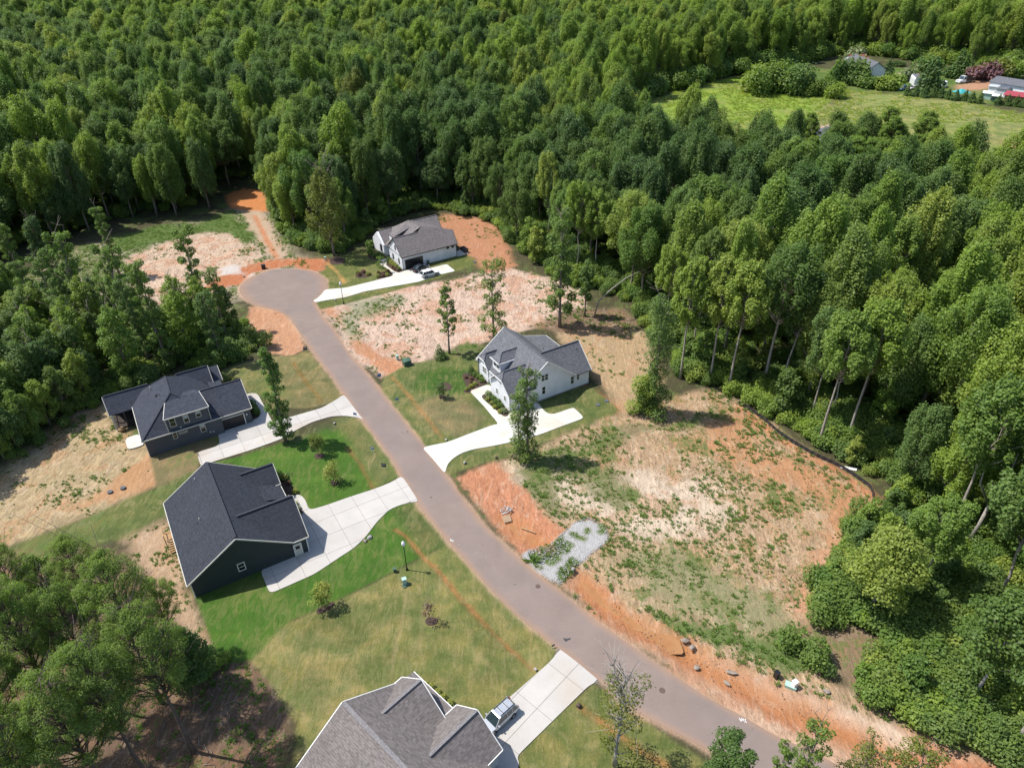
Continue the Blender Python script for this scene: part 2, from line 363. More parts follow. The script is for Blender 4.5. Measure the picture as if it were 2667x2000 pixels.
def vnoise(x, y, s, seed=0):
    """smooth value noise on numpy arrays, 0..1"""
    x = x*s+seed*17.3; y = y*s+seed*9.7
    xi = np.floor(x).astype(np.int64); yi = np.floor(y).astype(np.int64); fx = x-xi; fy = y-yi
    fx = fx*fx*(3-2*fx); fy = fy*fy*(3-2*fy)
    def h(a, b):
        n = (a*374761393+b*668265263+seed*974711) & 0x7fffffff; n = ((n ^ (n >> 13))*1274126177) & 0x7fffffff
        return ((n ^ (n >> 16)) & 0xffff)/65535.0
    return (h(xi, yi)*(1-fx)+h(xi+1, yi)*fx)*(1-fy)+(h(xi, yi+1)*(1-fx)+h(xi+1, yi+1)*fx)*fy
def fbm(x, y, s, o=4, seed=0):
    t = 0; a = .5; n = 0
    for i in range(o): t = t+a*vnoise(x, y, s*2**i, seed+i); n += a; a *= .55
    return t/n
def sdist(X, Y, poly, closed=True):
    """distance to polygon, positive inside (or plain distance to an open polyline, negative)"""
    P = np.array([[p[0], p[1]] for p in poly]); n = len(P)
    d = np.full(X.shape, 1e9); ins = np.zeros(X.shape, bool)
    for i in range(n if closed else n-1):
        a = P[i]; b = P[(i+1) % n]; e = b-a; L = max(1e-9, e@e)
        t = np.clip(((X-a[0])*e[0]+(Y-a[1])*e[1])/L, 0, 1)
        d = np.minimum(d, (X-a[0]-t*e[0])**2+(Y-a[1]-t*e[1])**2)
        if closed and a[1] != b[1]:
            c = ((a[1] > Y) != (b[1] > Y)) & (X < (b[0]-a[0])*(Y-a[1])/(b[1]-a[1])+a[0]); ins ^= c
    d = np.sqrt(d)
    return np.where(ins, d, -d) if closed else -d
def inpoly(p, poly):
    return sdist(np.array([p[0]]), np.array([p[1]]), poly)[0] > 0

# ------------------------------------------------------------------ road and driveway outlines (metres)
left_pts = T(4, [(1850, 98), (1790, 101), (1700, 115), (1600, 158), (1545, 200), (1532, 238), (1548, 272), (1585, 305), (1645, 336), (1760, 363), (1800, 378)])
left_pts2 = T(4, [(1800, 378), (1845, 408), (1890, 470), (1960, 570), (2040, 680), (2130, 800), (2200, 900)])+T(5, [(90, 985), (200, 1125), (330, 1300), (505, 1590)]) + \
    T(8, [(610, 90), (720, 220), (860, 380), (1000, 540), (1180, 710), (1370, 860), (1530, 985), (1720, 1140), (1900, 1290)])+T(9, [(150, 1520), (330, 1645)])+[(2110, 2120), (2420, 2290)]
right_pts = T(4, [(1850, 98), (1910, 101), (2000, 115), (2070, 150), (2097, 190), (2085, 240), (2040, 285), (2015, 315)])
right_pts2 = T(4, [(2015, 315), (2025, 345), (2060, 400), (2120, 470), (2190, 570)])+T(5, [(70, 640), (210, 800), (380, 1015), (550, 1230), (690, 1420), (870, 1659)]) + \
    T(8, [(990, 160), (1130, 290), (1250, 400), (1400, 510), (1620, 690), (1800, 820), (2000, 960)])+T(9, [(10, 1090), (200, 1215), (400, 1320), (640, 1460), (870, 1560)])+[(2300, 2052), (2600, 2180)]
def resample(P, n):
    P = np.array([p[:2] for p in P]); Q = []
    for i in range(len(P)-1):     # Catmull-Rom
        p0, p1, p2, p3 = P[max(0, i-1)], P[i], P[i+1], P[min(len(P)-1, i+2)]
        for t in np.linspace(0, 1, 8, endpoint=False):
            Q.append(.5*((2*p1)+(-p0+p2)*t+(2*p0-5*p1+4*p2-p3)*t*t+(-p0+3*p1-3*p2+p3)*t**3))
    Q.append(P[-1]); Q = np.array(Q); d = np.r_[0, np.cumsum(np.linalg.norm(np.diff(Q, axis=0), axis=1))]
    s = np.linspace(0, d[-1], n); return np.c_[np.interp(s, d, Q[:, 0]), np.interp(s, d, Q[:, 1])]
LA, LB, RA, RB = (resample(W(q), n) for q, n in ((left_pts, 30), (left_pts2, 120), (right_pts, 30), (right_pts2, 120)))
ROAD_L = np.vstack([LA, LB[1:]]); ROAD_R = np.vstack([RA, RB[1:]])
ROAD_POLY = [tuple(p) for p in ROAD_L]+[tuple(p) for p in ROAD_R[::-1]]

D1 = W(T(4, [(1575, 903), (1600, 896), (1635, 895), (1655, 908), (1672, 940), (1740, 1070), (1757, 1078), (1870, 1045), (2060, 990), (2140, 945), (2200, 905), (2222, 928), (2275, 1000), (2330, 1070), (2300, 1055), (2212, 1040), (2120, 1045), (2000, 1080), (1900, 1130), (1800, 1190), (1600, 1262), (1300, 1355), (1283, 1358), (1258, 1275), (1375, 1240), (1397, 1228), (1406, 1205), (1392, 1140), (1590, 1078), (1640, 1060), (1662, 1045), (1664, 1010), (1642, 965), (1590, 945)]))
D2 = W(F([(631, 1071), (642, 1068), (652, 1071), (660, 1080), (668, 1102), (700, 1093), (760, 1072), (810, 1056), (845, 1042), (868, 1028), (880, 1045), (905, 1084), (885, 1086), (862, 1092), (840, 1102), (815, 1127), (790, 1160), (765, 1184), (740, 1200), (680, 1240), (583, 1283), (562, 1232), (600, 1213), (655, 1188), (660, 1165), (650, 1130), (640, 1095)]))
D3 = W(T(5, [(540, 1245), (600, 1229), (700, 1210), (850, 1152), (990, 1100), (1028, 1093), (940, 985), (848, 888), (856, 877), (965, 838), (1000, 868), (985, 882), (930, 905), (920, 918), (930, 935), (1060, 1045), (1085, 1045), (1102, 1020), (1100, 1008), (1280, 953), (1300, 985), (1325, 1013), (1355, 1029), (1390, 1028), (1510, 985), (1578, 1055), (1440, 1105), (1300, 1158), (1200, 1190), (1000, 1232), (860, 1257), (790, 1280), (735, 1315), (700, 1355), (686, 1412), (610, 1320)]))
D4 = W(T(4, [(2018, 316), (2005, 303), (2030, 290), (2060, 262), (2080, 233), (2130, 228), (2212, 222)])+CR(950, 540, .14014, [(120, 1385), (410, 1308), (490, 1290), (525, 1268), (515, 1240), (500, 1210), (420, 1140), (350, 1105), (225, 1030), (300, 985), (400, 950), (435, 1000), (388, 1070), (420, 1100), (560, 1200), (640, 1222), (735, 1185), (1092, 1085), (1180, 1085), (1215, 1128), (1240, 1130), (1525, 1060), (1600, 1125), (1690, 1190), (1400, 1255), (1000, 1390), (0, 1568)])+T(4, [(2212, 283), (2100, 300)]))
D5 = W(T(8, [(1405, 885), (1530, 980), (1680, 1105), (1640, 1115), (1600, 1140), (1560, 1178), (1170, 1560), (1150, 1590), (1165, 1640), (1100, 1760), (960, 1700), (1010, 1500), (930, 1345), (1140, 1170), (1350, 985), (1390, 940)]))
PATIO1 = W(CR(250, 930, 440/2212, [(380, 1070), (560, 1005), (640, 1150), (415, 1220)]))
PATIO4 = W(CR(950, 540, .14014, [(1690, 840), (1790, 780), (1950, 850), (1830, 895), (1700, 925)]))
BEDS = {   # mulch beds
    'front bed of the white house': W(CR(1200, 820, 400/2212, [(100, 825), (190, 815), (285, 860), (400, 960), (395, 985), (150, 1095), (130, 1130), (60, 1130), (35, 1100), (75, 1030), (60, 970), (20, 900), (25, 840)])),
    'bed beside the walk of the white house': W(CR(1200, 820, 400/2212, [(300, 1160), (330, 1130), (430, 1098), (460, 1140), (560, 1250), (700, 1400), (690, 1455), (650, 1475), (590, 1465), (540, 1430), (400, 1280)])),
    'dry round bed': W(T(5, [(620, 855), (640, 835), (680, 824), (715, 830), (733, 850), (725, 872), (690, 885), (645, 880)])),
    'sapling ring white house': W(T(5, [(640, 915), (655, 905), (680, 904), (692, 916), (680, 930), (655, 933)])),
    'bed by the far garage': W(CR(950, 540, .14014, [(395, 1065), (440, 1045), (490, 1020), (720, 1160), (735, 1185), (690, 1210), (610, 1215), (560, 1190)])),
    'oval bed far lawn east': W(CR(950, 540, .14014, [(200, 1290), (240, 1225), (320, 1205), (440, 1195), (510, 1230), (522, 1265), (480, 1300), (330, 1345), (240, 1345)])),
    'oval bed far lawn west': W(T(5, [(108, 140), (125, 120), (165, 112), (210, 120), (220, 135), (200, 152), (150, 160), (118, 156)])),
    'bed far house corner': W(CR(950, 540, .14014, [(40, 880), (80, 820), (230, 840), (380, 930), (370, 950), (240, 1000), (80, 950)])),
    'bed under the tall roadside tree': W(T(4, [(2105, 45), (2130, 25), (2190, 22), (2212, 40), (2212, 60), (2170, 75), (2120, 72)])),
    'bed of the grey house': W(T(4, [(1440, 800), (1500, 795), (1530, 808), (1540, 830), (1460, 850)])),
    'side bed of the grey house': W(CR(250, 930, 440/2212, [(1985, 600), (2050, 575), (2090, 620), (2150, 740), (2155, 785), (2120, 815), (2040, 840), (2010, 830)])),
    'front bed of the black house': W(CR(400, 1180, 440/1921, [(1410, 225), (1470, 260), (1530, 320), (1625, 440), (1600, 475), (1500, 480), (1440, 350)])),
    'small bed by the black house walk': W(CR(400, 1180, 440/1921, [(1590, 550), (1625, 555), (1695, 690), (1655, 700), (1600, 600)])),
    'front bed of the brown house': W(CR(780, 1720, 600/2212, [(1150, 190), (1200, 200), (1330, 300), (1500, 440), (1560, 520), (1480, 490), (1400, 420)])),
    'sapling ring upper': W(T(4, [(2010, 1295), (2025, 1278), (2060, 1275), (2082, 1288), (2075, 1308), (2040, 1318), (2018, 1312)])),
    'sapling ring lower': W(T(4, [(2110, 1465), (2125, 1448), (2155, 1445), (2175, 1460), (2165, 1482), (2130, 1490)])),
    'double sapling bed': W(T(7, [(2022, 655), (2035, 635), (2090, 610), (2130, 590), (2150, 600), (2120, 640), (2060, 672), (2030, 676)])),
    'bare shrub bed': W(T(8, [(555, 715), (570, 695), (605, 690), (640, 700), (645, 725), (610, 748), (570, 745)])),
}

# ------------------------------------------------------------------ painted zones, back to front
# (name, outline, albedo, edge softness, edge raggedness, (weeds, bare-soil mottling, turf mottling))
SAND = (.56, .42, .31); PINK = (.58, .43, .335); CLAY = (.46, .17, .075); ORANGE = (.56, .22, .075); TAN = (.40, .29, .165)
ZONES = [
 ('bare_soil', F([(60, 600), (150, 545), (250, 515), (400, 480), (490, 470), (520, 420), (565, 420), (585, 480), (640, 545), (700, 570), (660, 600), (540, 640), (470, 700), (330, 690), (150, 660), (60, 640), (-60, 660)]), (.42, .33, .25), 2.5, 5, (.22, .5, 0)),
 ('bare_soil', F([(260, 560), (330, 530), (420, 500), (520, 490), (560, 540), (530, 590), (440, 640), (340, 650), (280, 620)]), SAND, 2, 4, (-.02, .9, 0)),
 ('weeds', F([(240, 515), (330, 490), (430, 480), (500, 455), (560, 500), (530, 540), (500, 500), (420, 505), (330, 530), (250, 545)]), (.09, .13, .03), 2, 5, (.3, .2, .4)),
 ('gravel', T(4, [(1380, 150), (1400, 95), (1480, 70), (1560, 100), (1640, 120), (1600, 160), (1545, 200), (1480, 200), (1410, 180)]), (.58, .52, .47), 1, 2, (-.3, .2, 0)),
 ('gravel', T(4, [(1180, 290), (1260, 285), (1330, 300), (1330, 370), (1260, 400), (1200, 370)]), (.52, .48, .44), 1, 2, (-.2, .3, 0)),
 ('bare_soil', F([(480, 420), (520, 408), (570, 412), (580, 455), (545, 462), (500, 450)]), ORANGE, 1, 3, (-.3, .2, 0)),
 ('bare_soil', F([(520, 455), (560, 455), (590, 500), (625, 550), (590, 562), (560, 520)]), (.48, .36, .25), 1.2, 2, (-.05, .3, 0)),
 ('bare_soil', T(4, [(1290, 230), (1370, 150), (1440, 130), (1590, 140), (1560, 200), (1440, 215), (1330, 250)]), CLAY, 1, 3, (-.2, .4, 0)),
 ('bare_soil', T(4, [(1560, 95), (1650, 60), (1780, 35), (1950, 25), (2110, 40), (2060, 100), (1980, 105), (1850, 90), (1700, 105), (1600, 125)]), CLAY, 1, 3, (-.05, .4, 0)),
 # woodland margins and left band of trees
 ('leaf_litter', F([(130, 640), (230, 665), (330, 705), (430, 700), (520, 700), (545, 760), (470, 795), (300, 830), (220, 870), (110, 900), (90, 760)]), (.085, .075, .04), 2, 4, (.18, .1, 0)),
 # left clay verge
 ('bare_soil', F([(535, 662), (590, 662), (625, 685), (650, 720), (668, 752), (630, 770), (590, 765), (556, 745), (530, 700)]), (.52, .28, .16), .6, 1.6, (-.15, .5, 0)),
 # back yard of the grey house
 ('bare_soil', F([(-300, 1180), (-120, 1050), (0, 1015), (60, 950), (130, 900), (230, 872), (330, 980), (330, 1050), (210, 1110), (0, 1185), (-200, 1290)]), (.43, .33, .19), 1.5, 3, (.05, .8, .2)),
 ('bare_soil', F([(225, 1045), (330, 975), (345, 990), (340, 1052), (230, 1085), (150, 1100)]), (.46, .26, .13), 1, 2, (0, .3, 0)),
 ('lawn', F([(325, 975), (410, 960), (460, 930), (500, 935), (475, 975), (430, 1000), (432, 1015), (340, 1060)]), (.21, .17, .085), .3, .4, (.1, .1, .7)),
 # lawn front of grey house
 ('lawn', F([(470, 805), (545, 780), (590, 770), (640, 765), (668, 752), (742, 855), (720, 870), (660, 880), (590, 880), (560, 850), (530, 845)]), (.18, .165, .07), .4, .8, (.0, .1, .9)),
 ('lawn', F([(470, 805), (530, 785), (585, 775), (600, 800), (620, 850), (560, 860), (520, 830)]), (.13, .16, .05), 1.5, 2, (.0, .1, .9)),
 # green strip
 ('lawn', F([(-250, 1330), (0, 1190), (200, 1110), (345, 1048), (430, 1010), (470, 1000), (430, 1100), (345, 1115), (280, 1160), (60, 1210), (-200, 1360)]), (.12, .15, .045), .8, 1.5, (.12, .2, .8)),
 ('bare_soil', F([(270, 1165), (340, 1135), (372, 1140), (410, 1280), (450, 1425), (400, 1430), (330, 1280), (285, 1215)]), (.46, .32, .2), 1.5, 2.5, (.05, .5, 0)),
 ('leaf_litter', F([(-300, 1260), (0, 1195), (270, 1190), (330, 1290), (400, 1400), (460, 1440), (560, 1420), (590, 1480), (640, 1600), (560, 1800), (-300, 2300)]), (.16, .105, .07), 1.6, 3, (.05, .35, 0)),
 # lawns between the two dark houses
 ('lawn', F([(425, 1005), (520, 985), (612, 955), (780, 893), (865, 1030), (800, 1060), (690, 1100), (640, 1105), (560, 1060), (500, 1000)]), (.072, .15, .022), .25, .3, (-.3, 0, .55)),
 ('lawn', F([(600, 950), (690, 920), (780, 893), (800, 925), (760, 925), (700, 930), (640, 955)]), (.085, .10, .04), 1, 2, (0, .1, .6)),
 ('lawn', F([(722, 905), (780, 893), (868, 1032), (812, 1058), (770, 990)]), (.14, .155, .055), 1.2, 1.5, (0, .1, .8)),
 ('lawn', F([(410, 1260), (560, 1230), (760, 1130), (860, 1084), (905, 1084), (968, 1172), (840, 1240), (720, 1300), (626, 1342), (590, 1380), (550, 1423), (475, 1434), (425, 1300)]), (.064, .14, .02), .15, .15, (-.3, 0, .5)),
 ('lawn', F([(860, 1100), (905, 1084), (968, 1172), (905, 1210), (880, 1150)]), (.10, .125, .04), 1, 1.5, (0, .1, .8)),
 # lawn of the brown house
 ('lawn', F([(545, 1428), (590, 1380), (628, 1342), (720, 1300), (840, 1240), (968, 1172), (1035, 1245), (1100, 1305), (1206, 1400), (1150, 1480), (1030, 1580), (900, 1800), (600, 1900), (640, 1560), (590, 1480)]), (.165, .175, .055), .3, .5, (-.02, .05, 1)),
 ('lawn', F([(1280, 1478), (1400, 1558), (1570, 1680), (1700, 1800), (1300, 1900), (1080, 1700), (1120, 1620), (1180, 1560)]), (.15, .165, .05), .3, .6, (-.02, .05, 1)),
 # between road and far house
 ('bare_soil', F([(690, 662), (760, 648), (850, 628), (985, 598), (1100, 578), (1180, 600), (1250, 628), (1270, 665), (1200, 700), (1110, 715), (1060, 735), (1010, 770), (960, 782), (900, 785), (880, 795), (845, 812), (820, 820), (780, 785), (735, 730)]), PINK, .8, 2.5, (-.02, .85, 0)),
 ('bare_soil', F([(690, 665), (725, 690), (760, 735), (830, 815), (845, 805), (870, 780), (820, 765), (780, 740), (750, 700), (720, 665)]), (.48, .24, .13), 1, 3, (-.05, .4, 0)),
 ('bare_soil', F([(795, 775), (835, 765), (872, 775), (880, 792), (850, 812), (822, 820)]), (.50, .24, .13), .8, 3, (-.15, .7, 0)),
 ('weeds', F([(735, 690), (770, 650), (860, 640), (830, 670), (775, 690), (770, 730), (745, 725)]), (.32, .30, .2), 2, 5, (.12, .3, .0)),
 ('weeds', F([(880, 795), (945, 765), (1010, 735), (1050, 740), (1060, 760), (1030, 780), (960, 790)]), (.14, .12, .06), 1.2, 3, (.2, .3, 0)),
 ('lawn', F([(690, 595), (720, 562), (770, 540), (830, 555), (840, 590), (905, 580), (985, 545), (1020, 550), (1030, 570), (950, 600), (850, 628), (760, 652), (690, 668), (684, 648), (700, 625)]), (.12, .145, .04), .3, .5, (-.1, .05, .7)),
 ('bare_soil', F([(955, 462), (1020, 468), (1075, 488), (1100, 545), (1120, 575), (1050, 590), (1030, 560), (1010, 548), (985, 520), (930, 490)]), (.46, .22, .12), 1.2, 2, (.0, .3, 0)),
 # yard of the white house
 ('bare_soil', F([(1180, 690), (1300, 680), (1390, 720), (1430, 775), (1440, 830), (1390, 880), (1340, 900), (1310, 850), (1270, 800), (1200, 720)]), (.42, .30, .17), 1.0, 1.5, (-.03, .55, 0)),
 ('leaf_litter', F([(1150, 705), (1230, 665), (1340, 670), (1380, 700), (1300, 705), (1200, 720)]), (.20, .135, .09), 1.2, 2, (.06, .4, 0)),
 ('bare_soil', F([(1235, 820), (1290, 845), (1345, 885), (1330, 890), (1280, 865)]), (.46, .2, .09), 1.5, 1.5, (-.1, .2, 0)),
 ('lawn', F([(826, 815), (880, 785), (950, 775), (1040, 760), (1110, 745), (1200, 830), (1280, 835), (1338, 885), (1312, 905), (1235, 935), (1168, 958), (1110, 985), (1050, 1000), (985, 1022), (962, 1035), (940, 1005), (880, 930), (822, 850)]), (.115, .145, .045), .35, .6, (-.02, .05, .9)),
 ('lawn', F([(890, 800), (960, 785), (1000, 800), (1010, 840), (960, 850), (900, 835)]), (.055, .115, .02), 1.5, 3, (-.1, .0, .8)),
 ('lawn', F([(900, 870), (960, 860), (1020, 880), (1050, 905), (1000, 940), (940, 930)]), (.19, .165, .08), 2, 3, (-.1, .0, .8)),
 # the big cleared lot to the right
 ('bare_soil', F([(972, 1030), (1050, 1003), (1110, 988), (1170, 962), (1240, 935), (1320, 905), (1380, 890), (1430, 860), (1500, 838), (1560, 840), (1600, 868), (1700, 940), (1800, 1005), (1866, 1040), (1885, 1080), (1860, 1140), (1810, 1230), (1765, 1330), (1730, 1400), (1770, 1450), (1900, 1530), (2060, 1610), (2300, 1740), (2600, 1900), (2600, 2000), (2212, 1900), (1700, 1620), (1500, 1500), (1200, 1260), (1050, 1110)]), (.43, .295, .18), .8, 2, (.12, .9, 0)),
 ('bare_soil', F([(1110, 1010), (1180, 1000), (1300, 1040), (1400, 1020), (1500, 1050), (1560, 1100), (1500, 1180), (1400, 1160), (1300, 1120), (1200, 1080), (1140, 1050)]), (.60, .49, .37), 3, 8, (.06, .8, 0)),
 ('bare_soil', F([(1500, 900), (1580, 880), (1660, 960), (1760, 1010), (1860, 1045), (1880, 1090), (1830, 1150), (1790, 1250), (1740, 1330), (1720, 1270), (1780, 1150), (1760, 1080), (1650, 1020), (1560, 960)]), (.47, .25, .13), 2, 7, (.08, .6, 0)),
 ('weeds', F([(1250, 960), (1330, 925), (1460, 905), (1540, 880), (1570, 900), (1500, 925), (1400, 935), (1330, 960), (1300, 990)]), (.20, .17, .09), 2, 4, (.2, .4, 0)),
 ('weeds', F([(1120, 985), (1220, 965), (1260, 990), (1330, 1020), (1370, 1080), (1330, 1080), (1270, 1040), (1200, 1020), (1180, 1070), (1230, 1110), (1190, 1110), (1140, 1040)]), (.2, .19, .09), 2, 4, (.2, .4, 0)),
 ('weeds', F([(1330, 1200), (1450, 1180), (1560, 1220), (1640, 1260), (1700, 1340), (1660, 1370), (1560, 1360), (1450, 1330), (1370, 1280)]), (.27, .245, .13), 3, 6, (.17, .4, 0)),
 # clay verge along the road
 ('bare_soil', F([(972, 1030), (1040, 1003), (1075, 1000), (1110, 1050), (1170, 1110), (1215, 1140), (1190, 1170), (1130, 1190), (1060, 1115)]), (.50, .225, .125), .8, 2, (-.3, .7, 0)),
 ('bare_soil', F([(1215, 1262), (1245, 1235), (1290, 1260), (1400, 1345), (1560, 1420), (1700, 1485), (1820, 1540), (2000, 1600), (2150, 1650), (2400, 1780), (2400, 2000), (1900, 1760), (1600, 1560), (1400, 1420)]), (.52, .34, .23), .8, 2, (-.08, .7, 0)),
 ('bare_soil', F([(1235, 1265), (1260, 1250), (1400, 1350), (1560, 1430), (1700, 1495), (1800, 1550), (2000, 1610), (2150, 1660), (2300, 1740), (2200, 1760), (1900, 1630), (1700, 1555), (1560, 1490), (1400, 1400), (1300, 1330)]), (.47, .2, .1), 1, 2.5, (-.08, .6, 0)),
 ('bare_soil', F([(1500, 1400), (1600, 1440), (1700, 1485), (1760, 1510), (1740, 1530), (1640, 1490), (1520, 1430)]), (.58, .42, .31), 1, 2, (-.2, .4, 0)),
 ('bare_soil', F([(1700, 1480), (1830, 1530), (1960, 1590), (1980, 1610), (1900, 1600), (1760, 1530)]), (.62, .48, .36), 1, 2, (-.2, .4, 0)),
 ('weeds', F([(1360, 1300), (1480, 1340), (1600, 1370), (1700, 1390), (1740, 1440), (1700, 1450), (1600, 1410), (1450, 1360)]), (.22, .2, .1), 1.2, 3, (.32, .4, 0)),
 ('leaf_litter', F([(1720, 1380), (1800, 1290), (1880, 1150), (2000, 1100), (2300, 1300), (2300, 1640), (2060, 1600), (1900, 1520), (1780, 1450)]), (.24, .17, .11), 1.5, 3, (.12, .4, 0)),
 # gravel construction pad
 ('gravel', CR(1280, 1280, .16275, [(520, 1030), (560, 960), (640, 920), (900, 880), (1180, 640), (1200, 600), (1340, 490), (1560, 425), (1680, 480), (1800, 560), (1865, 760), (1700, 880), (1450, 1080), (1300, 1200), (1100, 1460), (900, 1400), (700, 1240)]), (.44, .43, .415), .25, 1.2, (-.4, 0, 0)),
 ('weeds', CR(1280, 1280, .16275, [(640, 1000), (700, 900), (900, 870), (1130, 700), (1180, 760), (1350, 850), (1200, 960), (1020, 1000), (1100, 1080), (960, 1220), (800, 1140), (860, 1240), (720, 1220)]), (.10, .14, .03), .3, .8, (.35, 0, .6)),
 ('weeds', CR(1280, 1280, .16275, [(1250, 640), (1330, 640), (1400, 700), (1520, 740), (1500, 800), (1380, 770), (1260, 710)]), (.10, .14, .03), .25, .6, (.3, 0, .6)),
 ('weeds', CR(1280, 1280, .16275, [(1490, 580), (1580, 570), (1590, 640), (1530, 690), (1490, 650)]), (.10, .15, .03), .25, .5, (.3, 0, .6)),
 ('weeds', CR(1280, 1280, .16275, [(1690, 490), (1780, 520), (1850, 620), (1760, 690), (1670, 640), (1740, 600), (1690, 540)]), (.10, .15, .03), .25, .5, (.3, 0, .6)),
 ('weeds', CR(1280, 1280, .16275, [(1050, 1290), (1180, 1180), (1280, 1060), (1400, 1120), (1320, 1230), (1260, 1330), (1160, 1440), (1090, 1400)]), (.06, .11, .02), .25, .5, (.4, 0, .6)),
]
SWALES = [   # shallow ditches: points, half width, depth, colour
 (T(8, [(370, 130), (430, 170), (560, 320), (620, 370), (760, 540), (900, 690), (1020, 820), (1130, 920), (1250, 1020)]), .31, .16, (.31, .14, .055)),
 (T(8, [(1560, 1270), (1680, 1350), (1850, 1480), (2100, 1640)]), .5, .12, (.33, .17, .06)),
 (T(5, [(350, 790), (440, 890), (560, 1040), (660, 1170)]), .4, .1, (.31, .16, .055)),
 (T(4, [(1880, 700), (1960, 820), (2060, 945)]), .45, .1, (.24, .15, .05)),
 (T(5, [(60, 1240), (140, 1340), (220, 1490), (240, 1520)]), .35, .1, (.20, .13, .045)),
 (T(8, [(445, 510), (400, 760), (360, 940), (328, 1110)]), .12, .02, (.30, .25, .12)),
 (T(4, [(2090, 60), (2150, 110), (2190, 160), (2200, 190)]), .5, .1, (.40, .24, .08)),
 (T(1, [(1630, 1380), (1680, 1480), (1720, 1560), (1770, 1640)]), .7, .1, (.50, .2, .09)),
 (T(6, [(380, 985), (540, 1085), (640, 1175), (750, 1245), (870, 1315), (1000, 1375), (1170, 1480), (1225, 1560)]), .9, .08, (.44, .19, .09)),
 (T(9, [(1180, 130), (1050, 280), (900, 380), (860, 520), (780, 620)]), 1.6, .05, (.52, .28, .17)),
]
DITCHES = [(T(8, [(1080, 60), (1160, 130), (1260, 190), (1330, 230)]), 1.3), (T(8, [(1560, 440), (1680, 560), (1900, 730), (2212, 880)]), 1.3), (T(9, [(60, 900), (300, 1060), (560, 1180), (900, 1330), (1300, 1540)]), 1.4)]

def paint(X, Y, zones, base=(.075, .07, .035), basemix=(.12, .1, 0)):
    shp = X.shape
    col = np.empty(shp+(3,)); col[:] = base; mx = np.empty(shp+(3,)); mx[:] = basemix
    lab = np.zeros(shp, int); names = ['forest_floor']
    nz = fbm(X, Y, .12, 5, 3)-.5; nf = fbm(X, Y, .9, 3, 8)-.5
    zz = np.zeros(shp)
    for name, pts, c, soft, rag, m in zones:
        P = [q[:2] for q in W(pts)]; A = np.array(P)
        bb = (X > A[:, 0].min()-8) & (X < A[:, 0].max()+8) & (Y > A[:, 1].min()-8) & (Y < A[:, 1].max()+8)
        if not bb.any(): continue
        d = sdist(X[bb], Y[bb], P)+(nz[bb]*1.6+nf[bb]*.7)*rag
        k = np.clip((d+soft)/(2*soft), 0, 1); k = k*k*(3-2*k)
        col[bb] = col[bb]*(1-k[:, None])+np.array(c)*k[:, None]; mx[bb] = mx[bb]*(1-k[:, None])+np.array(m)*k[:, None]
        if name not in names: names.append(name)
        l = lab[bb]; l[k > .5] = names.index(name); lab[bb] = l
    return col, mx, lab, names
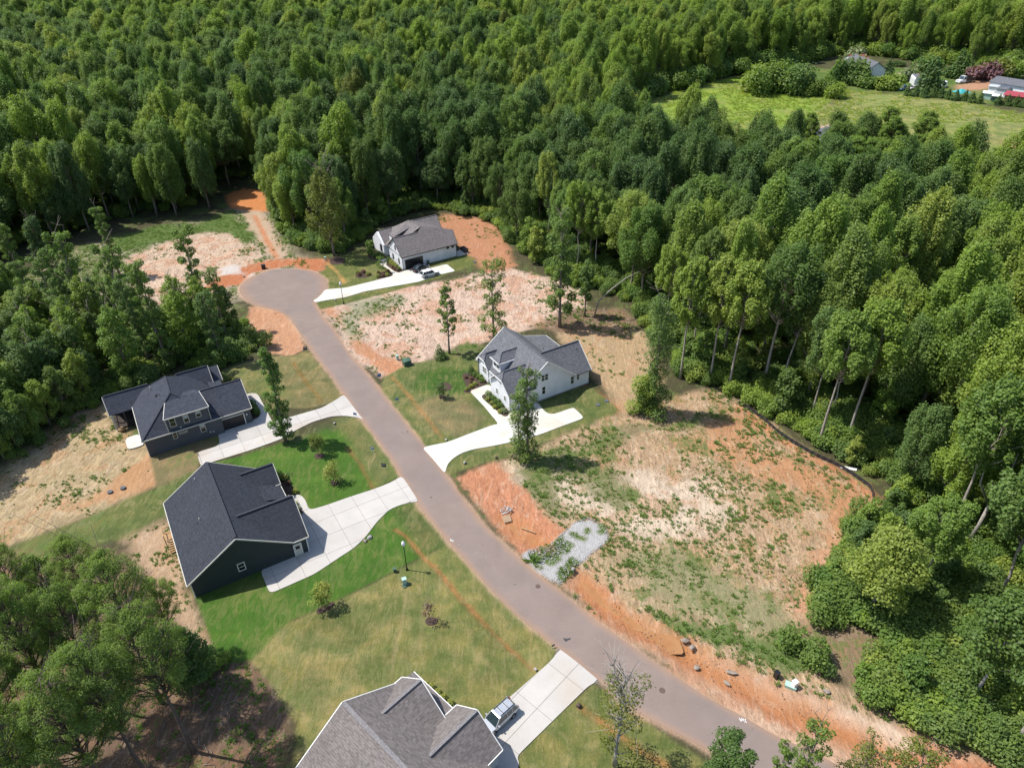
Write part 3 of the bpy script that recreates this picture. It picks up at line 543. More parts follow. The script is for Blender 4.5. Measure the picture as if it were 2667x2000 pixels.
def grid_ground(x0, x1, y0, y1, step, zones, hole=None, relief=True, zoff=0.0):
    nx = int((x1-x0)/step)+1; ny = int((y1-y0)/step)+1
    xs = np.linspace(x0, x1, nx); ys = np.linspace(y0, y1, ny); X, Y = np.meshgrid(xs, ys)
    col, mx, lab, names = paint(X, Y, zones); col *= .69
    Z = np.zeros_like(X)
    if relief:
        dirt = np.clip(mx[..., 1]*2, 0, 1)
        Z -= dirt*(fbm(X, Y, .35, 4, 5)*.22+fbm(X, Y, 1.1, 2, 11)*.08)
        dr = sdist(X, Y, ROAD_POLY)
        near = np.clip((-dr-.2)/1.2, 0, 1)
        for pts, hw, dep, c in SWALES:
            P = [q[:2] for q in W(pts)]; A = np.array(P)
            bb = (X > A[:, 0].min()-4) & (X < A[:, 0].max()+4) & (Y > A[:, 1].min()-4) & (Y < A[:, 1].max()+4)
            d = -sdist(X[bb], Y[bb], P, False)+(fbm(X[bb], Y[bb], .8, 3, 2)-.5)*hw*1.2
            k = np.clip(1.25-d/(hw*1.15), 0, 1)*.85; col[bb] = col[bb]*(1-k[:, None])+np.array(c)*.72*k[:, None]
            Z[bb] -= dep*np.exp(-(d/(hw*1.8))**2)
        for pts, hw in DITCHES:
            P = [q[:2] for q in W(pts)]; A = np.array(P)
            bb = (X > A[:, 0].min()-6) & (X < A[:, 0].max()+6) & (Y > A[:, 1].min()-6) & (Y < A[:, 1].max()+6)
            d = -sdist(X[bb], Y[bb], P, False)
            Z[bb] -= .55*np.exp(-(d/(hw*1.5))**2)
            k = (np.clip(1.3-d/(hw*1.6)+(fbm(X[bb], Y[bb], .8, 3, 2)-.5)*.8, 0, 1)*.75)[:, None]; col[bb] = col[bb]*(1-k)+np.array((.32, .14, .055))*k
            mx[bb] = mx[bb]*(1-k)+np.array((-.25, .2, 0))*k
        # dusty shoulder of the road
        k = (np.clip(1.15+dr/.55+(fbm(X, Y, .6, 3, 6)-.5)*1.2, 0, 1)*(dr < .3))[..., None]*.8
        col = col*(1-k)+np.array((.36, .24, .165))*k
        mx = mx*(1-k)+np.array((-.2, .3, 0))*k
        Z *= near
    Z += zoff
    co = np.stack([X, Y, Z], -1).reshape(-1, 3); col = col.reshape(-1, 3); mx = mx.reshape(-1, 3)
    i = np.arange(nx-1)[None, :]+np.arange(ny-1)[:, None]*nx
    q = np.stack([i, i+1, i+1+nx, i+nx], -1).reshape(-1, 4); fl = lab[:-1, :-1].reshape(-1)
    if hole is not None:
        hx0, hx1, hy0, hy1 = hole; cx_ = co[q[:, 0]]
        keep = ~((cx_[:, 0] > hx0) & (cx_[:, 0] < hx1-step) & (cx_[:, 1] > hy0) & (cx_[:, 1] < hy1-step)); q = q[keep]; fl = fl[keep]
    out = []
    for li, nm in enumerate(names):
        qq = q[fl == li]
        if not len(qq): continue
        u, inv = np.unique(qq.reshape(-1), return_inverse=True)
        me = bpy.data.meshes.new(nm); me.vertices.add(len(u)); me.vertices.foreach_set('co', co[u].reshape(-1))
        me.loops.add(len(inv)); me.loops.foreach_set('vertex_index', inv.astype(np.int32)); me.polygons.add(len(qq))
        me.polygons.foreach_set('loop_start', np.arange(0, len(inv), 4, dtype=np.int32)); me.polygons.foreach_set('use_smooth', np.ones(len(qq), bool))
        for an, arr in (('Col', col), ('Mix', mx)):
            a = me.attributes.new(an, 'FLOAT_COLOR', 'POINT'); a.data.foreach_set('color', np.c_[arr[u], np.ones(len(u))].astype(np.float32).reshape(-1))
        me.update(calc_edges=True)
        o = link(nm, me, M['ground']); tag(o, kind='structure'); out.append(o)
    return out
GX0, GX1, GY0, GY1 = -122, 118, 22, 246
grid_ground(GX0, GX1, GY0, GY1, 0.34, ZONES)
FARZ = [
 ('field', F([(1400, 215), (1460, 198), (1530, 180), (1600, 165), (1700, 172), (1790, 190), (1850, 196), (1800, 215), (1760, 250), (1760, 380), (1480, 390), (1430, 270)]), (.20, .30, .04), 2, 6, (-.3, 0, 1)),
 ('field', F([(1840, 196), (1960, 205), (2100, 225), (2300, 260), (2500, 320), (2500, 480), (2100, 420), (1950, 390), (1760, 380), (1760, 250)]), (.21, .255, .07), 3, 10, (-.05, .15, 1)),
 ('lawn', F([(1660, 165), (1720, 145), (1800, 150), (1900, 146), (2000, 150), (2120, 160), (2300, 180), (2400, 250), (2212, 235), (2100, 222), (1960, 203), (1850, 196), (1760, 184)]), (.09, .16, .03), 2, 5, (-.1, .05, .8)),
 ('bare_soil', F([(2060, 190), (2100, 172), (2160, 165), (2200, 172), (2140, 190), (2080, 200)]), (.45, .25, .15), 2, 4, (-.1, .3, 0)),
 ('bare_soil', F([(1930, 160), (1990, 158), (2000, 162), (1940, 166)]), (.5, .4, .3), 1.5, 2, (-.1, .3, 0)),
 ('bare_soil', F([(2160, 305), (2230, 308), (2400, 340), (2400, 400), (2190, 335)]), (.50, .24, .13), 2, 4, (-.1, .3, 0)),
 ('bare_soil', F([(1750, 270), (1800, 268), (1850, 290), (1840, 330), (1780, 330), (1740, 300)]), (.5, .36, .27), 2, 4, (-.1, .3, 0)),
 ('bare_soil', F([(1280, 235), (1310, 228), (1330, 250), (1320, 290), (1280, 290)]), (.54, .27, .11), 2, 4, (-.1, .3, 0)),
]
grid_ground(-60, 520, 246, 640, 2.5, FARZ, relief=False)
# the rest of the terrain, out to the horizon
m0 = MB(); xs = [-4000, -1500, -400, GX0+1, GX1-1, 520, 1500, 4000]; ys = [-600, 0, GY0+1, GY1-1, 640, 1200, 2500, 6000]
for i in range(7):
    for j in range(7):
        m0.add([(xs[i], ys[j], 0), (xs[i+1], ys[j], 0), (xs[i+1], ys[j+1], 0), (xs[i], ys[j+1], 0)], [[0, 1, 2, 3]])
o = m0.obj('ground', simple('woodland_ground', (.06, .06, .03), .95, .1, .4, .05)); o.location.z = -1.2; tag(o, kind='structure')

# ------------------------------------------------------------------ road
nC = 9; v = []; e_ = []
for a, b in zip(ROAD_L, ROAD_R):
    for j in range(nC):
        t = j/(nC-1); v.append((a[0]*(1-t)+b[0]*t, a[1]*(1-t)+b[1]*t, .035+.05*math.sin(math.pi*t))); e_.append(abs(2*t-1))
n = len(ROAD_L); f = [[i*nC+j, i*nC+j+1, (i+1)*nC+j+1, (i+1)*nC+j] for i in range(n-1) for j in range(nC-1)]
me = pymesh('road', v, f, True); a = me.attributes.new('edge', 'FLOAT', 'POINT'); a.data.foreach_set('value', e_)
if sum(p.normal.z for p in me.polygons) < 0: me.flip_normals()
o = link('road', me, M['asphalt']); tag(o, kind='structure')
bm = MB()
for side in (ROAD_L, ROAD_R):
    for i in range(n-1): bm.add([(side[i][0], side[i][1], .036), (side[i+1][0], side[i+1][1], .036), (side[i+1][0], side[i+1][1], -.3), (side[i][0], side[i][1], -.3)], [[0, 1, 2, 3]])
bm.obj('road_edge', M['asphalt'], o)

def smooth_poly(P, it=1):
    P = [np.array(p[:2]) for p in P]
    for _ in range(it):
        Q = []
        for i in range(len(P)):
            a, b = P[i], P[(i+1) % len(P)]
            L = np.linalg.norm(b-a); c = min(.22, .45/max(L, .01))
            Q += [a+(b-a)*c, b-(b-a)*c]
        P = Q
    return P
def driveway(name, P, ang, pitch, m, off=(0, 0), joints=True, label=None, top=.05, gap=.02):
    P = smooth_poly(P, 2)
    b = bmesh.new(); f = b.faces.new([b.verts.new((p[0], p[1], 0)) for p in P]); f.normal_update()
    if f.normal.z < 0: f.normal_flip()
    base = bpy.data.meshes.new(name); bb = b.copy()
    bmesh.ops.triangulate(bb, faces=bb.faces[:]); bb.to_mesh(base); bb.free()
    base.materials.append(M['joint']); root = bpy.data.objects.new(name, base); COL.objects.link(root); root.location.z = top-.022; tag(root, kind='structure')
    if joints:
        c = np.mean(P, axis=0)
        for k, an in enumerate((ang, ang+math.pi/2)):
            nrm = Vector((-math.sin(an), math.cos(an), 0))
            for i in range(-14, 15):
                q = Vector((c[0], c[1], 0))+nrm*(i*pitch[k]+off[k])
                bmesh.ops.bisect_plane(b, geom=b.verts[:]+b.edges[:]+b.faces[:], plane_co=q, plane_no=nrm)
    polys = [[v.co.copy() for v in fc.verts] for fc in b.faces]; b.free()
    for pl in polys:
        q = bmesh.new(); fc = q.faces.new([q.verts.new(p) for p in pl]); fc.normal_update()
        if fc.calc_area() < .25: q.free(); continue
        if fc.normal.z < 0: fc.normal_flip()
        fc.normal_update(); L_ = [v.co.copy() for v in fc.verts]; nn_ = len(L_); gp = gap if joints else .004
        for k_, v in enumerate(list(fc.verts)):
            e1 = (L_[k_]-L_[k_-1]); e2 = (L_[(k_+1) % nn_]-L_[k_])
            if e1.length < 1e-6 or e2.length < 1e-6: continue
            e1.normalize(); e2.normalize(); n1 = Vector((-e1.y, e1.x, 0)); n2 = Vector((-e2.y, e2.x, 0)); m_ = n1+n2
            if m_.length < .2: continue
            m_.normalize(); v.co += m_*(gp/max(.45, m_.dot(n1)))
        r = bmesh.ops.extrude_face_region(q, geom=q.faces[:]); vs = [x for x in r['geom'] if isinstance(x, bmesh.types.BMVert)]
        bmesh.ops.translate(q, verts=vs, vec=(0, 0, .05)); bmesh.ops.recalc_face_normals(q, faces=q.faces[:])
        me = bpy.data.meshes.new('slab'); q.to_mesh(me); q.free(); link('slab', me, m, root)
    return root
A31 = R_(30.5)
driveway('driveway', D1, A31, (3.4, 3.4), M['concrete'])
driveway('driveway', D2, A31, (3.4, 3.6), M['concrete'], (1.0, .5))
driveway('driveway', D3, A31, (4.5, 4.5), M['concrete_white'], (.6, 0), gap=.008)
driveway('driveway', D4, A31, (4.5, 4.5), M['concrete_white'], gap=.01)
driveway('driveway', D5, R_(47), (2.85, 5.2), M['concrete'], (.35, .5))
driveway('patio', PATIO1, A31, (1, 1), M['concrete_white'], joints=False)
driveway('patio', PATIO4, A31, (1, 1), M['concrete_white'], joints=False)
for nm, P in BEDS.items():
    P = smooth_poly(P, 2); c = np.mean(P, axis=0); b = MB(); n = len(P)
    v = [(p[0], p[1], -.05) for p in P]+[(p[0]*.93+c[0]*.07, p[1]*.93+c[1]*.07, .06) for p in P]
    b.add(v, [[i, (i+1) % n, n+(i+1) % n, n+i] for i in range(n)]+[[n+i for i in range(n)]])
    o = b.obj('mulch_bed', M['mulch']); tag(o, kind='structure')
# muddy water standing in the ditches
for pts, hw in ((T(8, [(1110, 80), (1170, 140), (1260, 195), (1320, 225)]), 1.9), (T(8, [(1570, 450), (1680, 560), (1800, 660), (1960, 760)]), 1.7), (T(8, [(1960, 760), (2100, 830), (2212, 900)]), 1.6)):
    P = resample(W(pts), 14); b = MB(); v = []
    for i, p in enumerate(P):
        d = P[min(i+1, 13)]-P[max(0, i-1)]; d /= np.linalg.norm(d); nrm = np.array([-d[1], d[0]]); hh = hw*math.sin(math.pi*(i+.35)/13.7)*(.8+.4*random.random())+.05
        v += [tuple(p+nrm*hh)+(-.66,), tuple(p-nrm*hh)+(-.66,)]
    o = b.add(v, [[2*i, 2*i+1, 2*i+3, 2*i+2] for i in range(13)]).obj('ditch_water', M['mud_water']); tag(o, kind='structure')

# ------------------------------------------------------------------ houses
class House:
    """local frame: u along the long street-facing direction, w toward the lower right; heights z"""
    def __init__(s, name, label, corner, crop, ang, cat='house', z0=0):
        p = g(crop[0]+corner[0]*crop[2], crop[1]+corner[1]*crop[2]); s.crop = crop
        s.root = empty(name, (p[0], p[1], z0), R_(ang)); tag(s.root, label, cat)
        s.roof_mb = MB(); s.trim = []; s.wallmb = MB(); s.caps = []
    def L(s, u, w, z): return (u, -w, z)
    def wall_prism(s, prof, axis, a0, a1):
        """prof: list of (cross, z); axis 'u' -> swept along u from a0 to a1, cross is w; axis 'w' the reverse"""
        if axis == 'u': s.wallmb.extr([s.L(a0, c, z) for c, z in prof], (a1-a0, 0, 0))
        else: s.wallmb.extr([s.L(c, a0, z) for c, z in prof], (0, -(a1-a0), 0))
    def slab(s, pts, th=.16, trim=None):
        P = [s.L(*p) for p in pts]; s.roof_mb.extr(P, (0, 0, -th))
        n = len(P)
        for i in (trim or []):
            a = np.array(P[i]); b = np.array(P[(i+1) % n]); c = np.mean(np.array(P), axis=0)
            e = (b-a)/np.linalg.norm(b-a); out = np.array([e[1], -e[0], 0]); 
            if np.dot(out, c-a) > 0: out = -out
            out /= np.linalg.norm(out)
            s.trim.append(MB().bar(a+out*.045-np.array([0, 0, th*.62]), b+out*.045-np.array([0, 0, th*.62]), .09, th*1.15))
    def cap(s, a, b, w=.3, pieces=True):
        a = np.array(s.L(*a)); b = np.array(s.L(*b)); L = np.linalg.norm(b-a); n = max(1, int(L/.3)) if pieces else 1
        run = MB(); s.caps.append(run)
        for i in range(n):
            p = a+(b-a)*i/n; q = a+(b-a)*(i+1)/n*1.0
            run.bar(p+np.array([0, 0, .035]), q+np.array([0, 0, .015]), w, .05)
    def plane_box(s, mb, plane, c, a0, a1, z0, z1, out, d0=0.0):
        """box on a wall: plane 'w' (wall at w=c, faces +w when out>0) or 'u' (wall at u=c)"""
        if plane == 'w': mb.box(a0, -(c+d0), z0, a1, -(c+out), z1)
        else: mb.box(c+d0, -a0, z0, c+out, -a1, z1)
    def window(s, plane, c, a0, a1, z0, z1, out=1, frame='trim_white', cols=1, blind=0.0, label=None):
        k = 1 if out > 0 else -1; t = .09
        fr = MB()
        for (b0, b1, y0, y1) in ((a0-t, a1+t, z1, z1+t), (a0-t, a1+t, z0-t, z0), (a0-t, a0, z0, z1), (a1, a1+t, z0, z1)): s.plane_box(fr, plane, c, b0, b1, y0, y1, .07*k)
        for i in range(1, cols):
            m_ = a0+(a1-a0)*i/cols; s.plane_box(fr, plane, c, m_-.05, m_+.05, z0, z1, .07*k)
        zm = (z0+z1)/2; s.plane_box(fr, plane, c, a0, a1, zm-.03, zm+.03, .06*k)
        w = fr.obj('window', M[frame], s.root)
        if label: w['label'] = label
        for i in range(cols):
            b0 = a0+(a1-a0)*i/cols+(.05 if i else 0); b1 = a0+(a1-a0)*(i+1)/cols-(.05 if i < cols-1 else 0)
            for y0, y1 in ((z0, zm-.03), (zm+.03, z1)):
                pb = MB(); s.plane_box(pb, plane, c, b0, b1, y0, y1, .03*k, -.02*k); pb.obj('pane', M['glass'], w)
        if blind:
            pb = MB(); s.plane_box(pb, plane, c, a0+.02, a1-.02, z0+(z1-z0)*(1-blind), z1, .036*k, .02*k); pb.obj('blind', M['blind'], w)
        return w
    def part(s, name, mb, m, smooth=False, label=None):
        o = mb.obj(name, M[m], s.root, smooth)
        if label: o['label'] = label
        return o
    def garage(s, plane, c, a0, a1, z0, z1, out, m='door_dark', frame='trim_white', open_=False):
        k = 1 if out > 0 else -1; fr = MB(); t = .14
        for (b0, b1, y0, y1) in ((a0-t, a1+t, z1, z1+t), (a0-t, a0, z0, z1), (a1, a1+t, z0, z1)): s.plane_box(fr, plane, c, b0, b1, y0, y1, .06*k)
        root = fr.obj('garage_door', M[frame], s.root); n = 4
        if open_: root['label'] = 'open garage doorway, its shaded interior painted in as black panels'
        for i in range(n):
            pb = MB(); y0 = z0+(z1-z0)*i/n; y1 = z0+(z1-z0)*(i+1)/n
            s.plane_box(pb, plane, c, a0, a1, y0+.012, y1-.012, .035*k, -.03*k); pb.obj('door_or_shade_panel', M[m], root)
    def finish(s, wall, roof, trim='trim_white', cap='roof_cap'):
        s.part('wall', s.wallmb, wall); s.part('roof', s.roof_mb, roof)
        for q in s.trim: s.part('fascia', q, trim)
        for q in s.caps: s.part('ridge_cap', q, cap)['kind'] = 'stuff'
    def spouts(s, runs, m):
        for r in runs: s.part('downspout', MB().tube(r, .06, 6), m)
    def vent(s, u, w, z, r=.06, h=.45, m='trim_cream'):
        b = MB(); b.tube([s.L(u, w, z-.2), s.L(u, w, z+h)], [r, r], 8); s.part('vent_pipe', b, m, True)
    def boxvent(s, u, w, z): b = MB(); x, y, _ = s.L(u, w, z); b.box(x-.22, y-.22, z-.15, x+.22, y+.22, z+.18); s.part('roof_vent', b, 'black')

# --- 1  black house, lower left
h = House('house', 'charcoal house with broad black gable roof and cream side door, beside bright green lawn', (480, 1640), (400, 1180, 440/1921), 30.5)
WL = 17.5
zl = lambda u: 7.4-.655*abs(u-6.67)
h.wall_prism([(0, 0), (13.45, 0), (13.45, 2.75), (6.67, 7.2), (0, 2.8)], 'w', 0, -WL)
h.wall_prism([(0, 0), (0.001, 2.85), (-4.6, 6.5), (-9.2, 2.85), (-9.2, 0)], 'u', 9.5, 15.1)
h.wall_prism([(-12.75, 0), (-12.75, 2.85), (-15.2, 4.8), (-17.5, 2.9), (-17.5, 0)], 'u', 10.5, 15.0)
h.slab([(-.45, .3, zl(-.45)), (6.67, .3, 7.4), (6.67, -WL-.3, 7.4), (-.45, -WL-.3, zl(-.45))], trim=[0, 2, 3])
h.slab([(6.67, .3, 7.4), (13.4, .3, zl(13.4)), (13.4, -9.2, zl(13.4)), (12.2, -9.2, zl(12.2)), (15.25, -9.2, 2.75), (15.25, -12.8, 2.75), (12.2, -12.8, zl(12.2)), (13.4, -12.8, zl(13.4)), (13.4, -WL-.3, zl(13.4)), (6.67, -WL-.3, 7.4)][:3]+[(6.67, -9.2, 7.4)], trim=[0])
h.slab([(6.67, -9.2, 7.4), (12.2, -9.2, zl(12.2)), (12.2, -12.8, zl(12.2)), (6.67, -12.8, 7.4)])
h.slab([(12.2, -9.15, zl(12.2)), (15.25, -9.15, 2.7), (15.25, -12.8, 2.7), (12.2, -12.8, zl(12.2))], trim=[1])
h.slab([(6.67, -12.8, 7.4), (13.4, -12.8, zl(13.4)), (13.4, -WL-.3, zl(13.4)), (6.67, -WL-.3, 7.4)], trim=[2])
# front gables
h.slab([(7.7, -4.57, 6.72), (15.5, -4.57, 6.72), (15.5, .28, 2.95), (13.45, .28, 2.95)], trim=[1, 2])
h.slab([(7.7, -4.57, 6.72), (15.5, -4.57, 6.72), (15.5, -9.4, 2.95), (13.45, -9.4, 2.95)], trim=[1])
h.slab([(10.3, -15.25, 5.02), (15.3, -15.25, 5.02), (15.3, -12.55, 2.95), (13.4, -12.55, 2.95)], trim=[1, 2])
h.slab([(10.3, -15.25, 5.02), (15.3, -15.25, 5.02), (15.3, -17.9, 2.95), (13.4, -17.9, 2.95)], trim=[1])
h.cap((6.67, .1, 7.43), (6.67, -WL-.1, 7.43), .42); h.cap((7.8, -4.57, 6.75), (15.4, -4.57, 6.75), .3); h.cap((10.4, -15.25, 5.05), (15.2, -15.25, 5.05), .3)
h.window('w', 0, 5.95, 6.75, 1.5, 2.7, 1, cols=1)
d = MB(); d.box(13.38, -0.02, .05, 14.3, -.06, 2.1); d = h.part('side_door', d, 'trim_cream', label='cream side door with a small window')
p = MB(); p.box(13.55, -.065, 1.25, 14.12, -.075, 1.85); p.obj('pane', M['glass'], d)
fr = MB(); fr.box(13.27, -.0, 0, 13.37, -.08, 2.22); fr.box(14.31, 0, 0, 14.41, -.08, 2.22); fr.box(13.37, 0, 2.12, 14.31, -.08, 2.22); fr.obj('door_frame', M['trim_white'], d)
h.spouts([[(15.2, -.16, 2.85), (15.2, -.16, .1)], [(0.0, -.14, 2.6), (0.0, -.14, .1)]], 'trim_white')
b = MB(); b.box(13.08, -.02, 1.85, 13.24, -.18, 2.2); h.part('wall_lantern', b, 'black')
h.garage('u', 15.1, -1.2, -6.1, .05, 2.3, 1)
h.vent(4.52, -16.2, zl(4.52)); h.vent(3.41, -8.2, zl(3.41)); h.vent(3.0, -8.0, zl(3.0), .04, .3, 'black')
h.finish('dark_siding', 'roof_black', 'trim_cream')
BLACKH = h
# deck and stairs behind it
dk = empty('timber_deck', h.root.location, h.root.rotation_euler.z); tag(dk, 'small raw timber deck and stair against the back wall of the black house', 'deck')
b = MB()
for i in range(9): b = MB(); b.box(-1.7, 13.5-i*.2-.19, .95, -.05, 13.5-i*.2, .99); b.obj('deck_board', M['wood'], dk)
for x, y in ((-1.65, 13.45), (-1.65, 11.75)): b = MB(); b.box(x-.05, y-.05, 0, x+.05, y+.05, 1.95); b.obj('post', M['wood'], dk)
b = MB(); b.box(-1.7, 11.7, 1.85, -1.6, 13.5, 1.93); b.box(-1.7, 13.42, 1.85, -.05, 13.5, 1.93); b.obj('railing', M['wood'], dk)
for i in range(6): b = MB(); b.box(-1.35, 11.6-i*.28-.3, .85-i*.16, -.15, 11.6-i*.28, .89-i*.16); b.obj('step', M['wood'], dk)
for x in (-1.4, -.12): b = MB(); b.bar((x, 11.7, .9), (x, 9.9, .02), .06, .22); b.obj('stringer', M['wood'], dk)

# --- 2  grey house, left
h = House('house', 'dark grey two-storey house with blue-grey hipped roof and screened porch, left of the road', (710, 1305), (250, 930, 440/2212), 30.5)
h.wallmb.box(0, 0, 0, 12.1, 14.4, 3.38)
h.wallmb.box(10.3, .62, 0, 17.0, 9.9, 2.98)
h.wallmb.box(3.95, .001, 3.3, 10.45, 3.2, 6.12)
h.wall_prism([(-11.2, 0), (-11.2, 3.2), (-13.5, 5.7), (-15.8, 3.2), (-15.8, 0)], 'u', 7, 13.0)
h.wall_prism([(-12.3, 0), (-12.3, 3.1), (-14.6, 4.6), (-16.9, 3.1), (-16.9, 0)], 'u', 12, 14.7)
h.wall_prism([(-.62, 2.9), (-5.2, 6.05), (-9.9, 2.9)], 'u', 10.5, 16.98)
A_, B_ = (6.1, -10.2, 8.1), (5.95, -4.4, 8.1)
SW, SE, NE, NW = (-.35, .3, 3.5), (12.4, .3, 3.5), (12.4, -14.8, 3.5), (-.35, -14.8, 3.5)
h.slab([SW, SE, B_], trim=[0]); h.slab([SE, NE, A_, B_]); h.slab([NE, NW, A_]); h.slab([NW, SW, B_, A_], trim=[0])
h.cap(SW, B_, .25); h.cap(A_, B_, .25); h.cap(SE, B_, .25); h.cap(NW, A_, .25)
# upper-floor shed roof over the windows
h.slab([(3.7, .35, 6.3), (10.75, .35, 6.3), (10.2, -3.75, 7.25), (4.85, -3.75, 7.25)], trim=[0, 1, 3])
h.slab([(4.85, -3.75, 7.25), (10.2, -3.75, 7.25), (9.6, -6.2, 6.3), (6.2, -6.2, 6.9)])
# garage wing
h.slab([(10.2, -5.25, 6.3), (17.3, -5.25, 6.3), (17.3, -.25, 3.12), (11.4, -.25, 3.12), (10.45, -.25, 3.12)], trim=[1, 2])
h.slab([(10.2, -5.25, 6.3), (17.3, -5.25, 6.3), (17.3, -10.3, 3.1), (10.2, -10.3, 3.1)], trim=[1])
h.cap((10.4, -5.25, 6.33), (17.2, -5.25, 6.33), .25)
# north front gables
h.slab([(7.6, -13.5, 6.1), (13.3, -13.5, 6.1), (13.3, -10.95, 3.4), (9.0, -10.95, 3.4)], trim=[1]); h.slab([(7.6, -13.5, 6.1), (13.3, -13.5, 6.1), (13.3, -16.2, 3.3), (7.6, -16.2, 3.3)], trim=[1])
h.slab([(12.0, -14.8, 4.95), (15.0, -14.8, 4.95), (15.0, -12.0, 3.2), (12.0, -12.0, 3.2)], trim=[1]); h.slab([(12.0, -14.8, 4.95), (15.0, -14.8, 4.95), (15.0, -17.4, 3.2), (12.0, -17.4, 3.2)])
h.slab([(12.4, -9.6, 4.0), (14.6, -9.6, 3.3), (14.6, -12.1, 3.3), (12.4, -12.1, 4.0)])
h.cap((7.8, -13.5, 6.13), (13.2, -13.5, 6.13), .22)
# porch
h.slab([(-4.25, -13.5, 5.72), (3.3, -13.5, 5.72), (.6, -10.95, 3.3), (-4.1, -10.95, 3.2)], trim=[3]); h.slab([(-4.25, -13.5, 5.72), (3.3, -13.5, 5.72), (.4, -16.4, 3.2), (-4.25, -16.4, 3.2)])
h.cap((-4.1, -13.5, 5.75), (3.1, -13.5, 5.75), .25)
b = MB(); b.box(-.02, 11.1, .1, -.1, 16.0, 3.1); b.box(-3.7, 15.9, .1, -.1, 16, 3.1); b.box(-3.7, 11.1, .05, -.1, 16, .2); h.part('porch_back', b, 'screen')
for x, y in ((-3.75, 11.0), (-.25, 11.0), (-3.75, 13.4), (-3.75, 16.0), (-1.9, 11.0)): b = MB(); b.box(x-.09, y-.09, 0, x+.09, y+.09, 3.15); h.part('porch_post', b, 'trim_dark' if x > -3 else 'trim_cream')
b = MB(); b.box(-3.7, 10.95, 1.05, -.2, 11.05, 1.13); b.box(-3.8, 11, 1.05, -3.7, 16, 1.13); h.part('porch_rail', b, 'trim_dark')
for a0, a1, z0, z1, bl in ((4.45, 5.25, 4.4, 6.0, 0), (6.6, 7.3, 4.35, 5.95, .5), (8.6, 9.25, 4.75, 5.95, .5), (8.6, 9.3, 1.65, 3.3, .45), (4.3, 4.85, 2.0, 3.1, 0)): h.window('w', 0, a0, a1, z0, z1, 1, 'trim_cream', 1, bl)
h.window('w', 0, 5.3, 6.5, 2.55, 2.8, 1, 'trim_cream')
h.garage('w', -.62, 11.1, 15.75, .06, 2.25, 1)
for x, y in ((10.72, -.62), (16.3, -.62)): b = MB(); b.box(x-.08, -y-.0, 1.75, x+.08, -y-.16, 2.1); h.part('wall_lantern', b, 'trim_white')
h.spouts([[(3.78, -.1, 6.1), (3.9, -.1, 3.7)], [(10.6, -.12, 6.1), (10.6, -.12, 3.6)], [(.02, -.12, 3.3), (.02, -.12, .1)], [(-3.9, 10.9, 3.1), (-3.9, 10.9, .2)]], 'trim_cream')
for x, z in ((4.6, 3.6), (5.8, 3.75), (9.9, 1.1), (10.4, 1.0)): b = MB(); b.disc((x, -.01, z), .11, .0, 10); b = MB(); b.tube([(x, 0, z), (x, -.08, z)], .1, 8); h.part('wall_vent', b, 'trim_white')
h.vent(3.3, -10.5, 6.4); h.boxvent(3.9, -7.2, 6.6); h.vent(4.3, -6.6, 6.9, .05, .3, 'black')
h.finish('grey_siding', 'roof_slate', 'trim_cream')
b = MB(); b.disc((-3.0, 10.4, .12), .55, .5, 14, .5)
o = b.obj('fire_pit', M['wood'], None, True); o.parent = None; o.matrix_world = Matrix.Translation(h.root.location) @ Matrix.Rotation(A31, 4, 'Z') ; tag(o, 'round tan tub at the foot of the screened porch', 'tub')

# --- 3  white house in the middle
h = House('house', 'white house with grey gable roofs and a hipped dormer, above the white branching driveway', (710, 1400), (1200, 820, 400/2212), 30.3)
zr = lambda u: 8.1-.795*abs(u-7.7)
h.wall_prism([(1.55, 0), (17.1, 0), (17.1, 2.9), (13.9, 2.95), (7.7, 7.9), (1.55, 3.0)], 'w', 0, -14.4)
h.wall_prism([(0, 0), (0.002, 3.5), (-2.6, 5.1), (-4.1, 5.1), (-6.7, 3.5), (-6.7, 0)], 'u', 0, 6)
h.wall_prism([(-10.2, 0), (-10.2, 3.45), (-11.1, 4.4), (-12.4, 4.4), (-13.6, 3.45), (-13.6, 0)], 'u', 1.3, 6)
h.wall_prism([(0.003, 2.5), (-4.1, 6.85), (-8.5, 2.5)], 'u', 9, 17.05)
EU = 1.35
h.slab([(EU, .3, zr(EU)), (7.7, .3, 8.1), (7.7, -14.7, 8.1), (EU, -14.7, zr(EU))], trim=[0, 2, 3])
h.slab([(7.7, .3, 8.1), (13.95, .3, zr(13.95)), (13.95, -4.2, zr(13.95)), (12.0, -14.7, zr(12.0)), (7.7, -14.7, 8.1)], trim=[0, 3])
h.slab([(11.9, -4.2, zr(11.9)), (17.2, -4.2, 3.2), (17.2, -14.7, 3.2), (11.9, -14.7, zr(11.9))], trim=[1, 2])
h.slab([(8.9, -4.15, 7.12), (17.5, -4.15, 7.12), (17.4, .35, 3.1), (13.8, .35, 3.1)], trim=[1])
h.slab([(8.9, -4.15, 7.12), (17.5, -4.15, 7.12), (17.4, -8.7, 3.1), (13.8, -8.7, 3.1)], trim=[1])
h.cap((7.7, .2, 8.13), (7.7, -14.6, 8.13), .3); h.cap((9.0, -4.15, 7.15), (17.4, -4.15, 7.15), .26)
